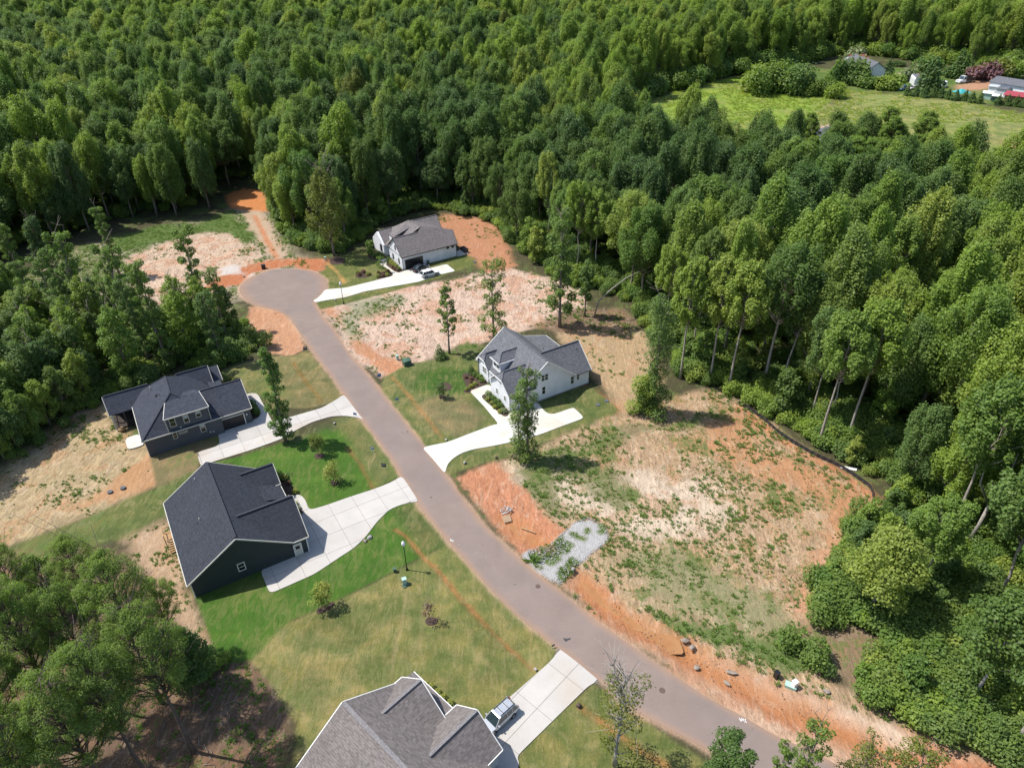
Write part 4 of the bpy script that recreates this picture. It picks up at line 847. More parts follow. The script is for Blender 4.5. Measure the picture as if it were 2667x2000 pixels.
# clipped front gables
def clipped(h, u0, u1, wc, hw, zp, ze, clipz, run, back):
    sl = (zp-ze)/hw; wcl = (zp-clipz)/sl
    for sg in (1, -1):
        h.slab([(u0+run, wc, zp), (back, wc, zp), (back, wc+sg*hw, ze), (u0, wc+sg*hw, ze), (u0, wc+sg*wcl, clipz)], trim=[3] )
    h.slab([(u0+run, wc, zp), (u0, wc+wcl, clipz), (u0, wc-wcl, clipz)], trim=[1])
    h.cap((u0+run, wc, zp+.03), (u1, wc, zp+.03), .22); h.cap((u0+run, wc, zp+.02), (u0, wc+wcl, clipz+.02), .16, False); h.cap((u0+run, wc, zp+.02), (u0, wc-wcl, clipz+.02), .16, False)
clipped(h, -.3, 5.3, -3.4, 3.75, 6.4, 3.35, 5.4, 1.1, 5.4)
clipped(h, 1.0, 4.3, -11.9, 2.2, 5.5, 3.25, 4.55, .9, 4.4)
# hipped dormer
b = MB(); b.box(2.1, 6.75, 3.3, 5.0, 9.55, 5.82); h.part('dormer_wall', b, 'white_siding')
dR = 7.15
h.slab([(3.25, -8.15, dR), (6.55, -8.15, dR), (4.95, -6.55, 5.93), (1.7, -6.55, 5.93)], trim=[2]); h.slab([(3.25, -8.15, dR), (6.55, -8.15, dR), (4.95, -9.75, 5.93), (1.7, -9.75, 5.93)]); h.slab([(3.25, -8.15, dR), (1.7, -6.55, 5.93), (1.7, -9.75, 5.93)], trim=[1])
h.cap((3.25, -8.15, dR+.03), (6.55, -8.15, dR+.03), .2); h.cap((3.25, -8.15, dR+.02), (1.7, -6.55, 5.95), .16, False)
h.window('u', 2.1, -7.1, -9.2, 4.35, 5.6, -1, cols=2)
h.window('w', 0, 6.6, 7.95, 4.15, 5.35, 1, cols=2); h.window('w', 0, 6.75, 7.4, 1.35, 2.85, 1); h.window('w', 0, 13.0, 13.65, 1.35, 2.85, 1); h.window('w', 0, 14.35, 14.85, 1.8, 2.8, 1)
h.window('u', 0, -4.1, -4.8, 1.5, 2.5, -1); h.window('u', 0, -3.05, -3.45, 4.25, 5.1, -1); h.window('u', 0, -1.3, -2.0, 1.5, 2.5, -1); h.window('u', 1.3, -10.75, -12.1, 1.7, 2.9, -1, cols=2)
b = MB(); b.box(1.6, 6.75, .05, 3.2, 10.15, .35); h.part('porch_floor', b, 'trim_cream')
for i in range(2): b = MB(); b.box(1.52, 7.0+2.9*i-.1, .35, 1.76, 7.0+2.9*i+.15, 3.1); h.part('porch_post', b, 'trim_white')
b = MB(); b.box(1.54, 8.1, .3, 1.48, 9.0, 2.4); h.part('front_door', b, 'door_dark')
h.garage('w', 0.003, .7, 5.2, .05, 2.3, 1, 'trim_white')
h.spouts([[(17.15, -.05, 2.9), (17.15, -.05, .1)], [(-.05, -.08, 3.2), (-.05, -.08, .1)], [(1.2, 13.6, 3.2), (1.2, 13.6, .1)]], 'trim_dark')
b = MB(); b.box(-.05, -.04, .02, 17.12, -.02, .22); b.box(-.03, 0, 0, -.01, 6.7, .22); b.box(1.25, 10.2, 0, 1.28, 13.6, .22); h.part('foundation', b, 'pipe')
h.vent(12.6, -8.5, 4.5, .06, .4, 'black'); h.vent(15.7, -8.9, 3.7, .06, .4, 'black'); h.vent(16.3, -3.0, 6.1, .05, .3, 'black')
h.finish('white_siding', 'roof_grey', 'trim_white', 'roof_grey')

# --- 4  far white house by the cul-de-sac
h = House('house', 'white house with brown-grey roof and open garage, beside the turning circle', (720, 1165), (950, 540, 310/2212), 31.5)
zs = lambda w: 3.55+.78*(.2-w)
h.wall_prism([(0, 0), (0.001, 3.3), (-4.3, 6.6), (-7.2, 4.4), (-7.2, 0)], 'u', 0, 6)
h.wallmb.box(0.4, .002, 0, 15.0, 9, 3.3)
h.wallmb.box(5, 8.9, 0, 16.9, 13.5, 3.0)
h.wall_prism([(-10.6, 0), (-10.6, 2.9), (-14.4, 5.35), (-17.6, 2.9), (-17.6, 0)], 'u', -.4, 7)
h.wall_prism([(-10.6, 0), (-10.6, 3.4), (-14.4, 6.0), (-17.8, 3.4), (-17.8, 0)], 'u', 9, 16.8)
h.wallmb.box(1.5, 6.4, 3.2, 7.2, 10.6, 5.75)
h.slab([(-.3, .35, zs(.35)), (15.3, .35, zs(.35)), (15.85, -3.0, zs(-3.0)), (10.6, -3.0, zs(-3.0)), (8.2, -5.3, zs(-5.3)), (6.6, -4.2, zs(-4.2)), (-.2, -4.2, zs(-4.2))], trim=[0, 1, 6])
h.slab([(-.2, -4.2, zs(-4.2)), (6.6, -4.2, zs(-4.2)), (6.6, -8, 4.3), (-.2, -8, 4.0)], trim=[3])
h.slab([(10.6, -3.0, zs(-3.0)), (15.85, -3.0, zs(-3.0)), (16.9, -7.0, 4.0), (16.9, -9.5, 3.4), (12, -9, 5.2), (8.2, -5.3, zs(-5.3))])
h.slab([(8.2, -5.3, zs(-5.3)), (7.0, -10.4, 8.1), (9.4, -13.2, 6.6), (17.2, -12.6, 3.5), (17.2, -9.2, 3.5)])
h.slab([(8.2, -5.3, zs(-5.3)), (7.0, -10.4, 8.1), (1.6, -9.6, 5.0), (1.6, -5.2, 5.0)])
h.slab([(.9, -6.55, 6.15), (8.0, -8.3, 7.55), (7.0, -10.5, 8.12), (.9, -9.4, 6.15)], trim=[0, 3])
h.slab([(7.0, -10.4, 8.1), (9.4, -13.2, 6.6), (4.0, -14.3, 5.6), (1.6, -9.6, 5.0)])
h.slab([(.3, -14.4, 5.6), (6.6, -14.4, 5.6), (5.6, -10.9, 3.6), (.1, -10.6, 2.95)], trim=[3]); h.slab([(.3, -14.4, 5.6), (6.6, -14.4, 5.6), (6.6, -18, 3), (.1, -18, 3)], trim=[3])
h.slab([(8.6, -14.4, 6.2), (17.1, -14.4, 6.2), (16.6, -11.0, 3.9), (9.8, -11.2, 3.9)], trim=[1]); h.slab([(8.6, -14.4, 6.2), (17.1, -14.4, 6.2), (17.1, -18.1, 3.4), (8.6, -18.1, 3.4)], trim=[1])
h.slab([(.2, -7.0, 3.6), (2.2, -7.0, 4.6), (2.2, -10.6, 4.6), (.0, -10.6, 3.1)])
h.cap((.5, -14.4, 5.63), (6.4, -14.4, 5.63), .2, False); h.cap((-.1, -4.2, zs(-4.2)+.03), (6.6, -4.2, zs(-4.2)+.03), .2, False); h.cap((8.8, -14.4, 6.23), (17, -14.4, 6.23), .2, False); h.cap((8.2, -5.3, zs(-5.3)+.02), (7.0, -10.4, 8.12), .2, False)
h.window('w', 0, 12.35, 12.9, 2.65, 3.2, 1, 'trim_dark'); h.window('w', 0, 13.8, 14.3, 2.65, 3.2, 1, 'trim_dark')
h.window('u', 0, -5.3, -6.0, .95, 2.3, -1, 'trim_dark'); h.window('u', 0, -1.85, -2.5, .95, 2.3, -1, 'trim_dark'); h.window('u', 0, -3.5, -4.1, 4.05, 5.1, -1, 'trim_dark')
h.window('u', -.4, -11.6, -12.9, .9, 2.6, -1, 'trim_dark', 2)
h.garage('w', 0.001, .6, 5.5, .03, 2.45, 1, 'black', 'trim_cream', True)  # open doorway: black panels painted in for the shade inside
b = MB(); b.box(-.02, 0, 3.2, -.05, 7.2, 3.32); h.part('band_board', b, 'trim_dark'); h.spouts([[(-.05, -.08, 3.2), (-.05, -.08, .1)], [(15.05, -.08, 3.2), (15.05, -.08, .1)]], 'trim_dark')
h.finish('white_siding', 'roof_brown', 'trim_dark', 'roof_brown')
b = MB(); b.box(17.6, .2, 0, 18.6, 2.6, .75); b.box(18.4, .2, .75, 18.65, 2.6, 1.05); b.box(17.6, 2.4, .75, 18.6, 2.65, 1.0)
o = b.obj('patio_sofa', M['black']); o.matrix_world = Matrix.Translation(h.root.location) @ Matrix.Rotation(R_(31.5), 4, 'Z'); tag(o, 'black outdoor sofa on the concrete patio of the far white house', 'sofa')
b = MB(); b.disc((6.6, -.55, 0), .3, 1.0, 12, .36); o = b.obj('wheelie_bin', M['green_box'], None, True); o.matrix_world = Matrix.Translation(h.root.location) @ Matrix.Rotation(R_(31.5), 4, 'Z'); tag(o, 'green bin standing beside the open garage of the far house', 'bin')

# --- 5  brown-grey roofed house at the bottom edge
h = House('house', 'house with weathered brown-grey shingle roof and twin gables beside the silver car', (1895, 1010), (780, 1720, 600/2212), 46)
zm = lambda u: 7.3-.62*abs(u+8.65)
h.wall_prism([(-2.0, 0), (-2.0, 3.0), (-8.65, 7.12), (-16.8, 2.07), (-16.8, 0)], 'w', 8, -12.9)
h.wall_prism([(0, 0), (0.001, 2.95), (-3.3, 5.3), (-6.2, 3.1), (-6.2, 0)], 'u', -5, .2)
h.wall_prism([(-6.2, 0), (-6.2, 3.1), (-10.15, 5.4), (-13.1, 2.9), (-13.1, 0)], 'u', -6, -1.4)
h.slab([(-8.65, -13.2, 7.3), (-8.65, 8.5, 7.3), (-17.4, 8.5, zm(-17.4)), (-17.4, -13.2, zm(-17.4))], trim=[3]); 
h.slab([(-8.65, -13.2, 7.3), (-8.65, 8.5, 7.3), (-1.5, 8.5, zm(-1.5)), (-1.5, -13.2, zm(-1.5))], trim=[3])
h.slab([(-2.0, -6.1, 3.2), (.15, -6.1, 2.9), (.15, -13.15, 2.9), (-2.0, -13.15, 3.2)], trim=[1])
h.slab([(-5.9, -3.3, 5.62), (.7, -3.3, 5.62), (.5, .42, 2.95), (-2.2, .42, 2.95)], trim=[1, 2]); h.slab([(-5.9, -3.3, 5.62), (.7, -3.3, 5.62), (.55, -6.45, 3.25), (-2.4, -6.45, 3.25)], trim=[1, 2])
h.slab([(-7.1, -10.15, 5.75), (-1.0, -10.15, 5.75), (-1.4, -5.9, 3.35), (-3.9, -5.9, 3.35)], trim=[1]); h.slab([(-7.1, -10.15, 5.75), (-1.0, -10.15, 5.75), (-1.3, -13.35, 3.25), (-3.8, -13.35, 3.25)], trim=[1, 2])
h.cap((-8.65, -13.0, 7.33), (-8.65, 8.4, 7.33), .45); h.cap((-5.8, -3.3, 5.65), (.6, -3.3, 5.65), .34); h.cap((-7.0, -10.15, 5.78), (-1.1, -10.15, 5.78), .34)
h.garage('w', .001, -5.2, -.6, .05, 2.3, 1, 'trim_white')
h.finish('cream_siding', 'roof_brown2', 'trim_white', 'roof_cap2')

# --- far buildings
def barn(name, label, cat, base, ang, L_, W_, ht, rise, wall, roof, ov=.4, wins=0, ridge_axis='x'):
    r = empty(name, base, ang); tag(r, label, cat); b = MB()
    if ridge_axis == 'x': b.extr([(0, 0, 0), (0, W_, 0), (0, W_, ht), (0, W_/2, ht+rise-.12), (0, 0, ht)], (L_, 0, 0))
    else: b.extr([(0, 0, 0), (L_, 0, 0), (L_, 0, ht), (L_/2, 0, ht+rise-.12), (0, 0, ht)], (0, W_, 0))
    b.obj('wall', M[wall], r); b = MB()
    if ridge_axis == 'x':
        k = rise/(W_/2)
        for s_ in (0, 1):
            y = -ov if s_ == 0 else W_+ov; b.extr([(-ov, y, ht-k*ov), (L_+ov, y, ht-k*ov), (L_+ov, W_/2, ht+rise), (-ov, W_/2, ht+rise)], (0, 0, .15))
    else:
        k = rise/(L_/2)
        for s_ in (0, 1):
            x = -ov if s_ == 0 else L_+ov; b.extr([(x, -ov, ht-k*ov), (x, W_+ov, ht-k*ov), (L_/2, W_+ov, ht+rise), (L_/2, -ov, ht+rise)], (0, 0, .15))
    b.obj('roof', M[roof], r)
    for i in range(wins):
        x = L_*(i+.5)/wins; b = MB(); b.box(x-.7, -.06, 1.1, x+.7, .02, 2.3); wv = b.obj('window', M['trim_white'], r); b = MB(); b.box(x-.55, -.1, 1.2, x+.55, -.05, 2.2); b.obj('pane', M['glass'], wv)
    return r
C7 = (2160, 130, 507/2212)
def c7(x, y, z=0): return g(C7[0]+x*C7[2], C7[1]+y*C7[2], z)
def barn_at(name, label, cat, pa, pb, *a, **k):
    A_, B_ = c7(*pa), c7(*pb); d = B_-A_
    return barn(name, label, cat, A_, math.atan2(d[1], d[0]), float(np.linalg.norm(d[:2])), *a, **k)
barn_at('house', 'pale distant house with a broad dark grey gable roof, behind the evergreen hedge', 'house', (405, 345), (610, 338), 24, 5.0, 3.0, 'cream_siding', 'roof_grey', ov=.7, ridge_axis='y')
barn_at('mobile_home', 'long white single-storey home with grey roof at the right edge', 'mobile home', (1795, 480), (2420, 590), 10, 4.6, 1.6, 'white_siding', 'roof_grey', ov=.6, wins=8)
barn_at('shed', 'long open shed with a bright red metal roof in front of the white mobile home', 'shed', (1965, 610), (2400, 668), 8, 3.6, .9, 'wood', 'red_metal', ov=.7)
barn_at('shed', 'maroon-roofed shed behind the dark grey roofed far house', 'shed', (250, 205), (430, 195), 9, 4, 1.5, 'cream_siding', 'maroon_roof')
barn_at('lean_to', 'small white-roofed lean-to between maroon shed and grey-roofed far house', 'shed', (325, 240), (440, 238), 4, 3.6, .3, 'white_siding', 'trim_white')
barn_at('porch_addition', 'blue-white flat-roofed addition on the front of the mobile home', 'shed', (1790, 500), (1890, 512), 5, 3.2, .4, 'white_siding', 'blind')
barn_at('porch_addition', 'small grey-roofed room between the additions and the mobile home', 'shed', (1880, 530), (1985, 545), 5, 3.3, .4, 'cream_siding', 'roof_grey')
barn_at('garden_shed', 'low white garden shed on the lawn left of the red-roofed shed', 'shed', (1725, 560), (1825, 572), 4, 2.6, .5, 'pale_green_box', 'trim_white')
barn_at('garden_shed', 'flat pale garden shed just left of the red roof, nearest the weedy field', 'shed', (1835, 590), (1930, 600), 4, 2.4, .4, 'green_box', 'trim_white')
p = g(945/2212*2667, 56/1659*2000); barn('house', 'pale gabled house half hidden in the far forest near the top edge', 'house', p, R_(-25), 20, 16, 7, 5, 'cream_siding', 'blind', ridge_axis='y')
p = c7(1470, 570); r = empty('canopy_tent', p, .2); tag(r, 'teal pop-up canopy on the lawn near the red-roofed shed', 'canopy')
for x in (0, 5): 
    for y in (0, 5): b = MB(); b.box(x-.08, y-.08, 0, x+.08, y+.08, 2.6); b.obj('leg', M['trim_white'], r)
b = MB(); b.add([(-.3, -.3, 2.6), (5.3, -.3, 2.6), (5.3, 5.3, 2.6), (-.3, 5.3, 2.6), (2.5, 2.5, 4.1)], [[0, 1, 4], [1, 2, 4], [2, 3, 4], [3, 0, 4], [3, 2, 1, 0]]); b.obj('canopy', M['teal'], r)
barn('shed', 'small grey roofed building glimpsed through the pines below the bright field', 'shed', f1(1775, 318), .6, 15, 9, 3, 1.5, 'cream_siding', 'roof_grey')

# ------------------------------------------------------------------ vehicles
def vehicle(name, label, cat, pos, ang, L=4.7, Wd=1.86, Ht=1.7, paint='silver', style='suv', rails=False):
    """x from nose (0) to tail (L)"""
    r = empty(name, pos, ang); tag(r, label, cat); hw = Wd/2
    belt = {'suv': 1.02, 'sedan': .92, 'truck': 1.2, 'van': 1.1}[style]*Ht/({'suv': 1.7, 'sedan': 1.45, 'truck': 2.3, 'van': 1.9}[style])
    hood = belt-.08
    st = [(0, .45, hood-.32, .72), (.10, .33, hood-.16, .86), (.45, .28, hood-.05, .95), (L*.27, .26, hood+.02, 1), (L*.36, .26, belt, 1), (L*.62, .26, belt+.03, 1), (L*.9, .28, belt+.03, .97), (L-.1, .34, belt-.03, .9), (L, .5, belt-.25, .82)]
    if style == 'truck': st = [(0, .5, hood-.3, .8), (.12, .4, hood-.1, .92), (L*.18, .4, hood, .95), (L*.24, .4, belt, .96), (L*.42, .4, belt, .96), (L*.43, .7, .95, .9), (L, .7, .95, .9)]
    v = []; n = 8
    for x, zb, zt, k in st:
        y = hw*k; m_ = (zb+zt)/2
        v += [(x, -y*.86, zb), (x, -y*.98, zb+(zt-zb)*.25), (x, -y, m_), (x, -y*.93, zt-.03), (x, y*.93, zt-.03), (x, y, m_), (x, y*.98, zb+(zt-zb)*.25), (x, y*.86, zb)]
    f = [[i*n+j, i*n+(j+1) % n, (i+1)*n+(j+1) % n, (i+1)*n+j] for i in range(len(st)-1) for j in range(n)]+[list(range(n))[::-1], [(len(st)-1)*n+j for j in range(n)]]
    o = link('body', pymesh('body', v, f, False), M[paint], r)
    bv = o.modifiers.new('bevel', 'BEVEL'); bv.width = .04; bv.segments = 2; bv.limit_method = 'ANGLE'; bv.angle_limit = R_(25)
    if style == 'truck': gh = [(L*.215, .0), (L*.26, 1), (L*.40, 1), (L*.42, .1)]
    elif style == 'sedan': gh = [(L*.27, 0), (L*.43, 1), (L*.68, 1), (L*.9, 0)]
    else: gh = [(L*.25, 0), (L*.40, 1), (L*.90, 1), (L*.985, 0)]
    v = []
    for x, t in gh:
        y = hw*(.9-.17*t); zt = belt-.02+(Ht-.05-belt)*t; v += [(x, -y, belt-.02 if t < .5 else zt), (x, y, belt-.02 if t < .5 else zt)]
    b0 = [(gh[0][0], -hw*.92, belt-.05), (gh[3][0], -hw*.9, belt-.05), (gh[3][0], hw*.9, belt-.05), (gh[0][0], hw*.92, belt-.05)]
    t0 = [(gh[1][0], -hw*.72, Ht-.06), (gh[2][0], -hw*.72, Ht-.06), (gh[2][0], hw*.72, Ht-.06), (gh[1][0], hw*.72, Ht-.06)]
    link('windows', pymesh('windows', b0+t0, [[0, 1, 5, 4], [1, 2, 6, 5], [2, 3, 7, 6], [3, 0, 4, 7], [4, 5, 6, 7], [3, 2, 1, 0]]), M['carglass'], r)
    b = MB(); x0, x1 = gh[1][0]-.03, gh[2][0]+.03; b.extr([(x0, -hw*.74, Ht-.09), (x0+.25, -hw*.70, Ht), (x1-.2, -hw*.70, Ht), (x1, -hw*.74, Ht-.09)], (0, 0, .001))
    b = MB(); b.add([(x0, -hw*.745, Ht-.09), (x1, -hw*.745, Ht-.09), (x1, hw*.745, Ht-.09), (x0, hw*.745, Ht-.09), (x0+.2, -hw*.66, Ht), (x1-.15, -hw*.66, Ht), (x1-.15, hw*.66, Ht), (x0+.2, hw*.66, Ht)], [[3, 2, 1, 0], [4, 5, 6, 7], [0, 1, 5, 4], [1, 2, 6, 5], [2, 3, 7, 6], [3, 0, 4, 7]]); b.obj('roof', M[paint], r)
    b = MB()
    for sg in (-1, 1):
        b.bar(np.array(b0[0])*[1, -sg, 1] if sg > 0 else b0[0], np.array(t0[0])*[1, -sg, 1] if sg > 0 else t0[0], .09, .07)
        b.bar((b0[1][0], sg*hw*.9, belt-.05), (t0[1][0], sg*hw*.72, Ht-.06), .12, .08)
        for q in ((.5, .72) if style != 'truck' else ()):
            x = gh[0][0]+(gh[3][0]-gh[0][0])*q; b.bar((x, sg*hw*.91, belt-.04), (x, sg*hw*.735, Ht-.07), .09, .05)
    b.obj('pillar', M[paint], r)
    wr = .35 if style != 'truck' else .45
    for x in ((.19*L, .79*L) if style != 'truck' else (.14*L, .78*L)):
        for sg in (-1, 1):
            b = MB(); b.tube([(x, sg*(hw-.19), wr), (x, sg*(hw+.015), wr)], wr+.05, 18); b.obj('wheel_arch', M['black'], r)
            b = MB(); b.tube([(x, sg*(hw-.2), wr), (x, sg*(hw+.03), wr)], wr, 18); wo = b.obj('wheel', M['tyre'], r, False)
            b = MB(); b.tube([(x, sg*(hw-.0), wr), (x, sg*(hw+.04), wr)], wr*.62, 12); b.obj('rim', M['rim'], wo)
    for sg in (-1, 1):
        b = MB(); b.box(-.0, sg*hw*.45, hood-.38, .09, sg*hw*.8, hood-.2); b.obj('headlight', M['lamp_clear'], r)
        b = MB(); b.box(L-.09, sg*hw*.6, belt-.32, L+.01, sg*hw*.84, belt-.05); b.obj('tail_light', M['lamp_red'], r)
        b = MB(); b.box(L*.3, sg*(hw*.95), belt-.02, L*.3+.14, sg*(hw+.2), belt+.14); b.obj('wing_mirror', M[paint], r)
        if rails: b = MB(); b.bar((L*.46, sg*hw*.6, Ht+.06), (L*.9, sg*hw*.6, Ht+.06), .05, .05); b.obj('roof_rail', M['black'], r)
    if rails:
        for q in (.55, .72, .88): b = MB(); b.bar((L*q, -hw*.6, Ht+.07), (L*q, hw*.6, Ht+.07), .06, .03); b.obj('crossbar', M['black'], r)
    if style == 'truck': b = MB(); b.box(L*.44, -hw, .96, L, hw, 2.1); b.box(L*.46, -hw+.1, 2.11, L-.1, hw-.1, 2.14); b.obj('cargo_bed', M['black'], r)
    b = MB(); b.box(-.01, -hw*.4, hood-.36, .05, hw*.4, hood-.22); b.obj('grille', M['black'], r)
    return r
def between(a, b, L): return a, math.atan2(b[1]-a[1], b[0]-a[0])
# silver SUV: near side wheels read off the drive
wf, wb = t1(8, 1005, 1452), t1(8, 1117, 1347); d = (wb-wf); d /= np.linalg.norm(d); nrm = np.array([-d[1], d[0], 0])
an = math.atan2(d[1], d[0]); o0 = wf-d*.19*4.75+nrm*.93
vehicle('suv', 'silver estate-shaped SUV with roof rails parked on the nearest concrete driveway', 'car', (o0[0], o0[1], .05), an, 4.75, 1.85, 1.72, 'silver', 'suv', True)
def c4(x, y, z=0): return g(950+x*310/2212, 540+y*310/2212, z)
wf, wb = c4(1340, 1272), c4(1140, 1328); d = (wb-wf)/np.linalg.norm(wb-wf); nrm = np.array([-d[1], d[0], 0]); o0 = wf-d*.19*4.7-nrm*.93
vehicle('suv', 'white SUV parked beside the black car outside the far open garage', 'car', (o0[0], o0[1], .05), math.atan2(d[1], d[0]), 4.7, 1.87, 1.66, 'white_paint', 'suv')
wf, wb = c4(1150, 1130), c4(930, 1218); d = (wb-wf)/np.linalg.norm(wb-wf); nrm = np.array([-d[1], d[0], 0]); o0 = wf-d*.5-nrm*.2
vehicle('car', 'black car parked at the mouth of the far open garage', 'car', (o0[0], o0[1], .05), math.atan2(d[1], d[0]), 4.6, 1.84, 1.45, 'black_paint', 'sedan')
vehicle('van', 'old white van parked on the dirt by the far lawn', 'van', c7(1290, 440), 1.0, 5.4, 2.4, 2.6, 'white_paint', 'van')
vehicle('truck', 'white-cabbed truck with a black cargo body near the pink tree', 'truck', c7(1450, 385), .35, 9.5, 3.0, 3.3, 'white_paint', 'truck')
vehicle('pickup', 'blue pickup parked by the bushes left of the old trailer', 'pickup', c7(790, 470), .7, 5.2, 2.4, 2.2, 'blue_paint', 'suv')
vehicle('car', 'rusty cream junk car beside the white trailer', 'car', c7(900, 460), .4, 5.0, 2.3, 1.9, 'trim_cream', 'sedan')
b = MB(); b.extr([(0, 0, .6), (3, 0, .6), (3, 0, 3.4), (2.6, 0, 4.4), (.4, 0, 4.4), (0, 0, 3.4)], (0, 9, 0)); r = empty('travel_trailer', c7(950, 430), -.25); tag(r, 'white travel trailer with grey roof beside the dark conifer', 'trailer'); b.obj('body', M['white_paint'], r)
b = MB(); b.box(.3, -.1, 4.42, 2.7, 9.1, 4.5); b.obj('roof', M['roof_grey'], r)
for x in (0.1, 2.7): b = MB(); b.tube([(x, 4.5, .4), (x+.2, 4.5, .4)], .4, 12); b.obj('wheel', M['tyre'], r)

# ------------------------------------------------------------------ vegetation
rs = np.random.RandomState(7)
def np_mesh(name, co, quads, mats, smooth=False):
    me = bpy.data.meshes.new(name); me.vertices.add(len(co)); me.vertices.foreach_set('co', np.asarray(co, np.float32).reshape(-1))
    q = np.asarray(quads, np.int32); k = q.shape[1]; me.loops.add(q.size); me.loops.foreach_set('vertex_index', q.reshape(-1)); me.polygons.add(len(q))
    me.polygons.foreach_set('loop_start', np.arange(0, q.size, k, dtype=np.int32))
    if smooth: me.polygons.foreach_set('use_smooth', np.ones(len(q), bool))
    me.update(calc_edges=True); me.materials.append(mats); return me
def leaf_mesh(name, lobes, n, size, rng, m, up=.75, shell=.55, narrow=.75, flat=None):
    lob = np.array(lobes); wgt = lob[:, 3]**2; wgt /= wgt.sum()
    i = rng.choice(len(lob), n, p=wgt); d = rng.normal(size=(n, 3)); d[:, 2] = d[:, 2]*.9+.28; d /= np.linalg.norm(d, axis=1)[:, None]
    rad = shell+(1.02-shell)*rng.rand(n)**.6+np.abs(rng.normal(size=n))*.2
    p = lob[i, :3]+d*rad[:, None]*np.c_[lob[i, 3], lob[i, 3], lob[i, 4]]
    nr = d*.75+rng.normal(size=(n, 3))*.5+np.array([0, 0, up]); nr /= np.linalg.norm(nr, axis=1)[:, None]
    t = np.cross(nr, rng.normal(size=(n, 3))); t /= np.linalg.norm(t, axis=1)[:, None]; b = np.cross(nr, t)
    s = size*(.55+.9*rng.rand(n))[:, None]
    co = np.stack([p-t*s*.5, p+b*s*.5*narrow+nr*s*.08, p+t*s*.55-nr*s*.1, p-b*s*.5*narrow+nr*s*.08], 1).reshape(-1, 3)
    return np_mesh(name, co, np.arange(n*4).reshape(-1, 4), m)
def tubes_mesh(name, runs, m, sides=6):
    b = MB()
    for pts, rad in runs: b.tube(pts, rad, sides if rad[0] > .12 else 4)
    me = pymesh(name, b.v, b.f, True); me.materials.append(m); return me
def profile(kind, t):
    if kind == 'oak': return np.sin(np.pi*np.clip(t, .02, .98)**.75)**.6
    if kind == 'poplar': return 1.28*((1-t)**.55)*((t+.12)**.38)
    if kind == 'plume': return 1.1*(1-t)**.4*(t+.2)**.3
    if kind == 'column': return .75+.35*np.sin(t*9+1)*(1-t)+.1*(1-t)
    if kind == 'cone': return 1.05*(1-t)**.85
    return 1.0-t*.3
def make_tree(seed, H=26, R=5.5, base=.35, kind='oak', nl=34, leaves=12000, size=.42, leaf='leaf_mid', bark='bark', lr=(.27, .42), bare=0, wob=.5, trunk_r=None, needle=False, elong=1.0, lean=(0, 0), spray=False):
    rng = np.random.RandomState(seed); tr = trunk_r or H*.011+.06
    nseg = 7; tp = []
    for i in range(nseg+1):
        t = i/nseg; tp.append(np.array([lean[0]*t**1.5+wob*rng.normal()*.35*t, lean[1]*t**1.5+wob*rng.normal()*.35*t, t*H*.93]))
    def tpos(z): f_ = np.clip(z/(H*.93)*nseg, 0, nseg-1e-3); k = int(f_); return tp[k]*(1-(f_-k))+tp[k+1]*(f_-k)
    runs = [(tp, [tr*1.25]+[tr*(1-.88*(i/nseg)**.9) for i in range(1, nseg+1)])]
    lobes = []
    for i in range(nl):
        t = (i+.5)/nl if kind != 'oak' else ((i+.5)/nl)**.85
        z = H*(base+(1-base)*t*.94); a = i*2.399+rng.rand()*.9; rr = R*profile(kind, np.array(t))
        rd = float(rr)*(.2+.78*rng.rand()**.5); r = R*(lr[0]+(lr[1]-lr[0])*rng.rand())*(.75+.35*float(profile(kind, np.array(t))))
        c = tpos(z)+np.array([math.cos(a)*rd, math.sin(a)*rd, rng.normal()*.3]); c[2] = min(c[2], H-r*.6)
        if spray: c[2] += abs(rng.normal())*H*.018; r *= .8+.5*rng.rand()
        lobes.append((c[0], c[1], c[2], r, r*(.95 if not needle else .5)*elong*((.75+.6*rng.rand()) if spray else 1)))
        z0 = max(H*base*.85, c[2]-rd*.9-.5); s = tpos(z0); mid = s*.45+c*.55+np.array([0, 0, -.12*rd]); q = tr*(.42-.25*t)
        runs.append(([s, mid, c], [q, q*.6, q*.25]))
        if needle:
            for k in range(3): e = c+np.append(rng.normal(size=2)*r*.7, rng.normal()*.25); runs.append(([mid, e], [q*.4, .02]))
    for i in range(bare):
        z = H*(base+(1-base)*(.3+.7*rng.rand())); s = tpos(z); a = rng.rand()*6.28; L = R*(.7+.8*rng.rand()); e = s+np.array([math.cos(a)*L*.6, math.sin(a)*L*.6, L*(.5+.6*rng.rand())]); m_ = (s+e)/2+rng.normal(size=3)*.25
        runs.append(([s, m_, e], [tr*.22, tr*.14, .02]))
        for k in range(3): e2 = m_+rng.normal(size=3)*L*.35+np.array([0, 0, L*.25]); runs.append(([m_, e2], [tr*.1, .015]))
    tm = tubes_mesh('trunk', runs, M[bark])
    cm = leaf_mesh('crown', lobes, leaves, size, rng, M[leaf], narrow=.75 if not needle else .28, shell=.5 if not needle else .15) if leaves else None
    return tm, cm
def place(meshes, name, loc, rz, sc, label, cat, group=None):
    r = empty(name, loc, rz); r.scale = (sc, sc, sc) if not hasattr(sc, '__len__') else sc; tag(r, label, cat, group)
    if meshes[0]: link('trunk', meshes[0], None, r)
    if meshes[1]: link('crown', meshes[1], None, r)
    return r
PROT = []     # (kind class, meshes)
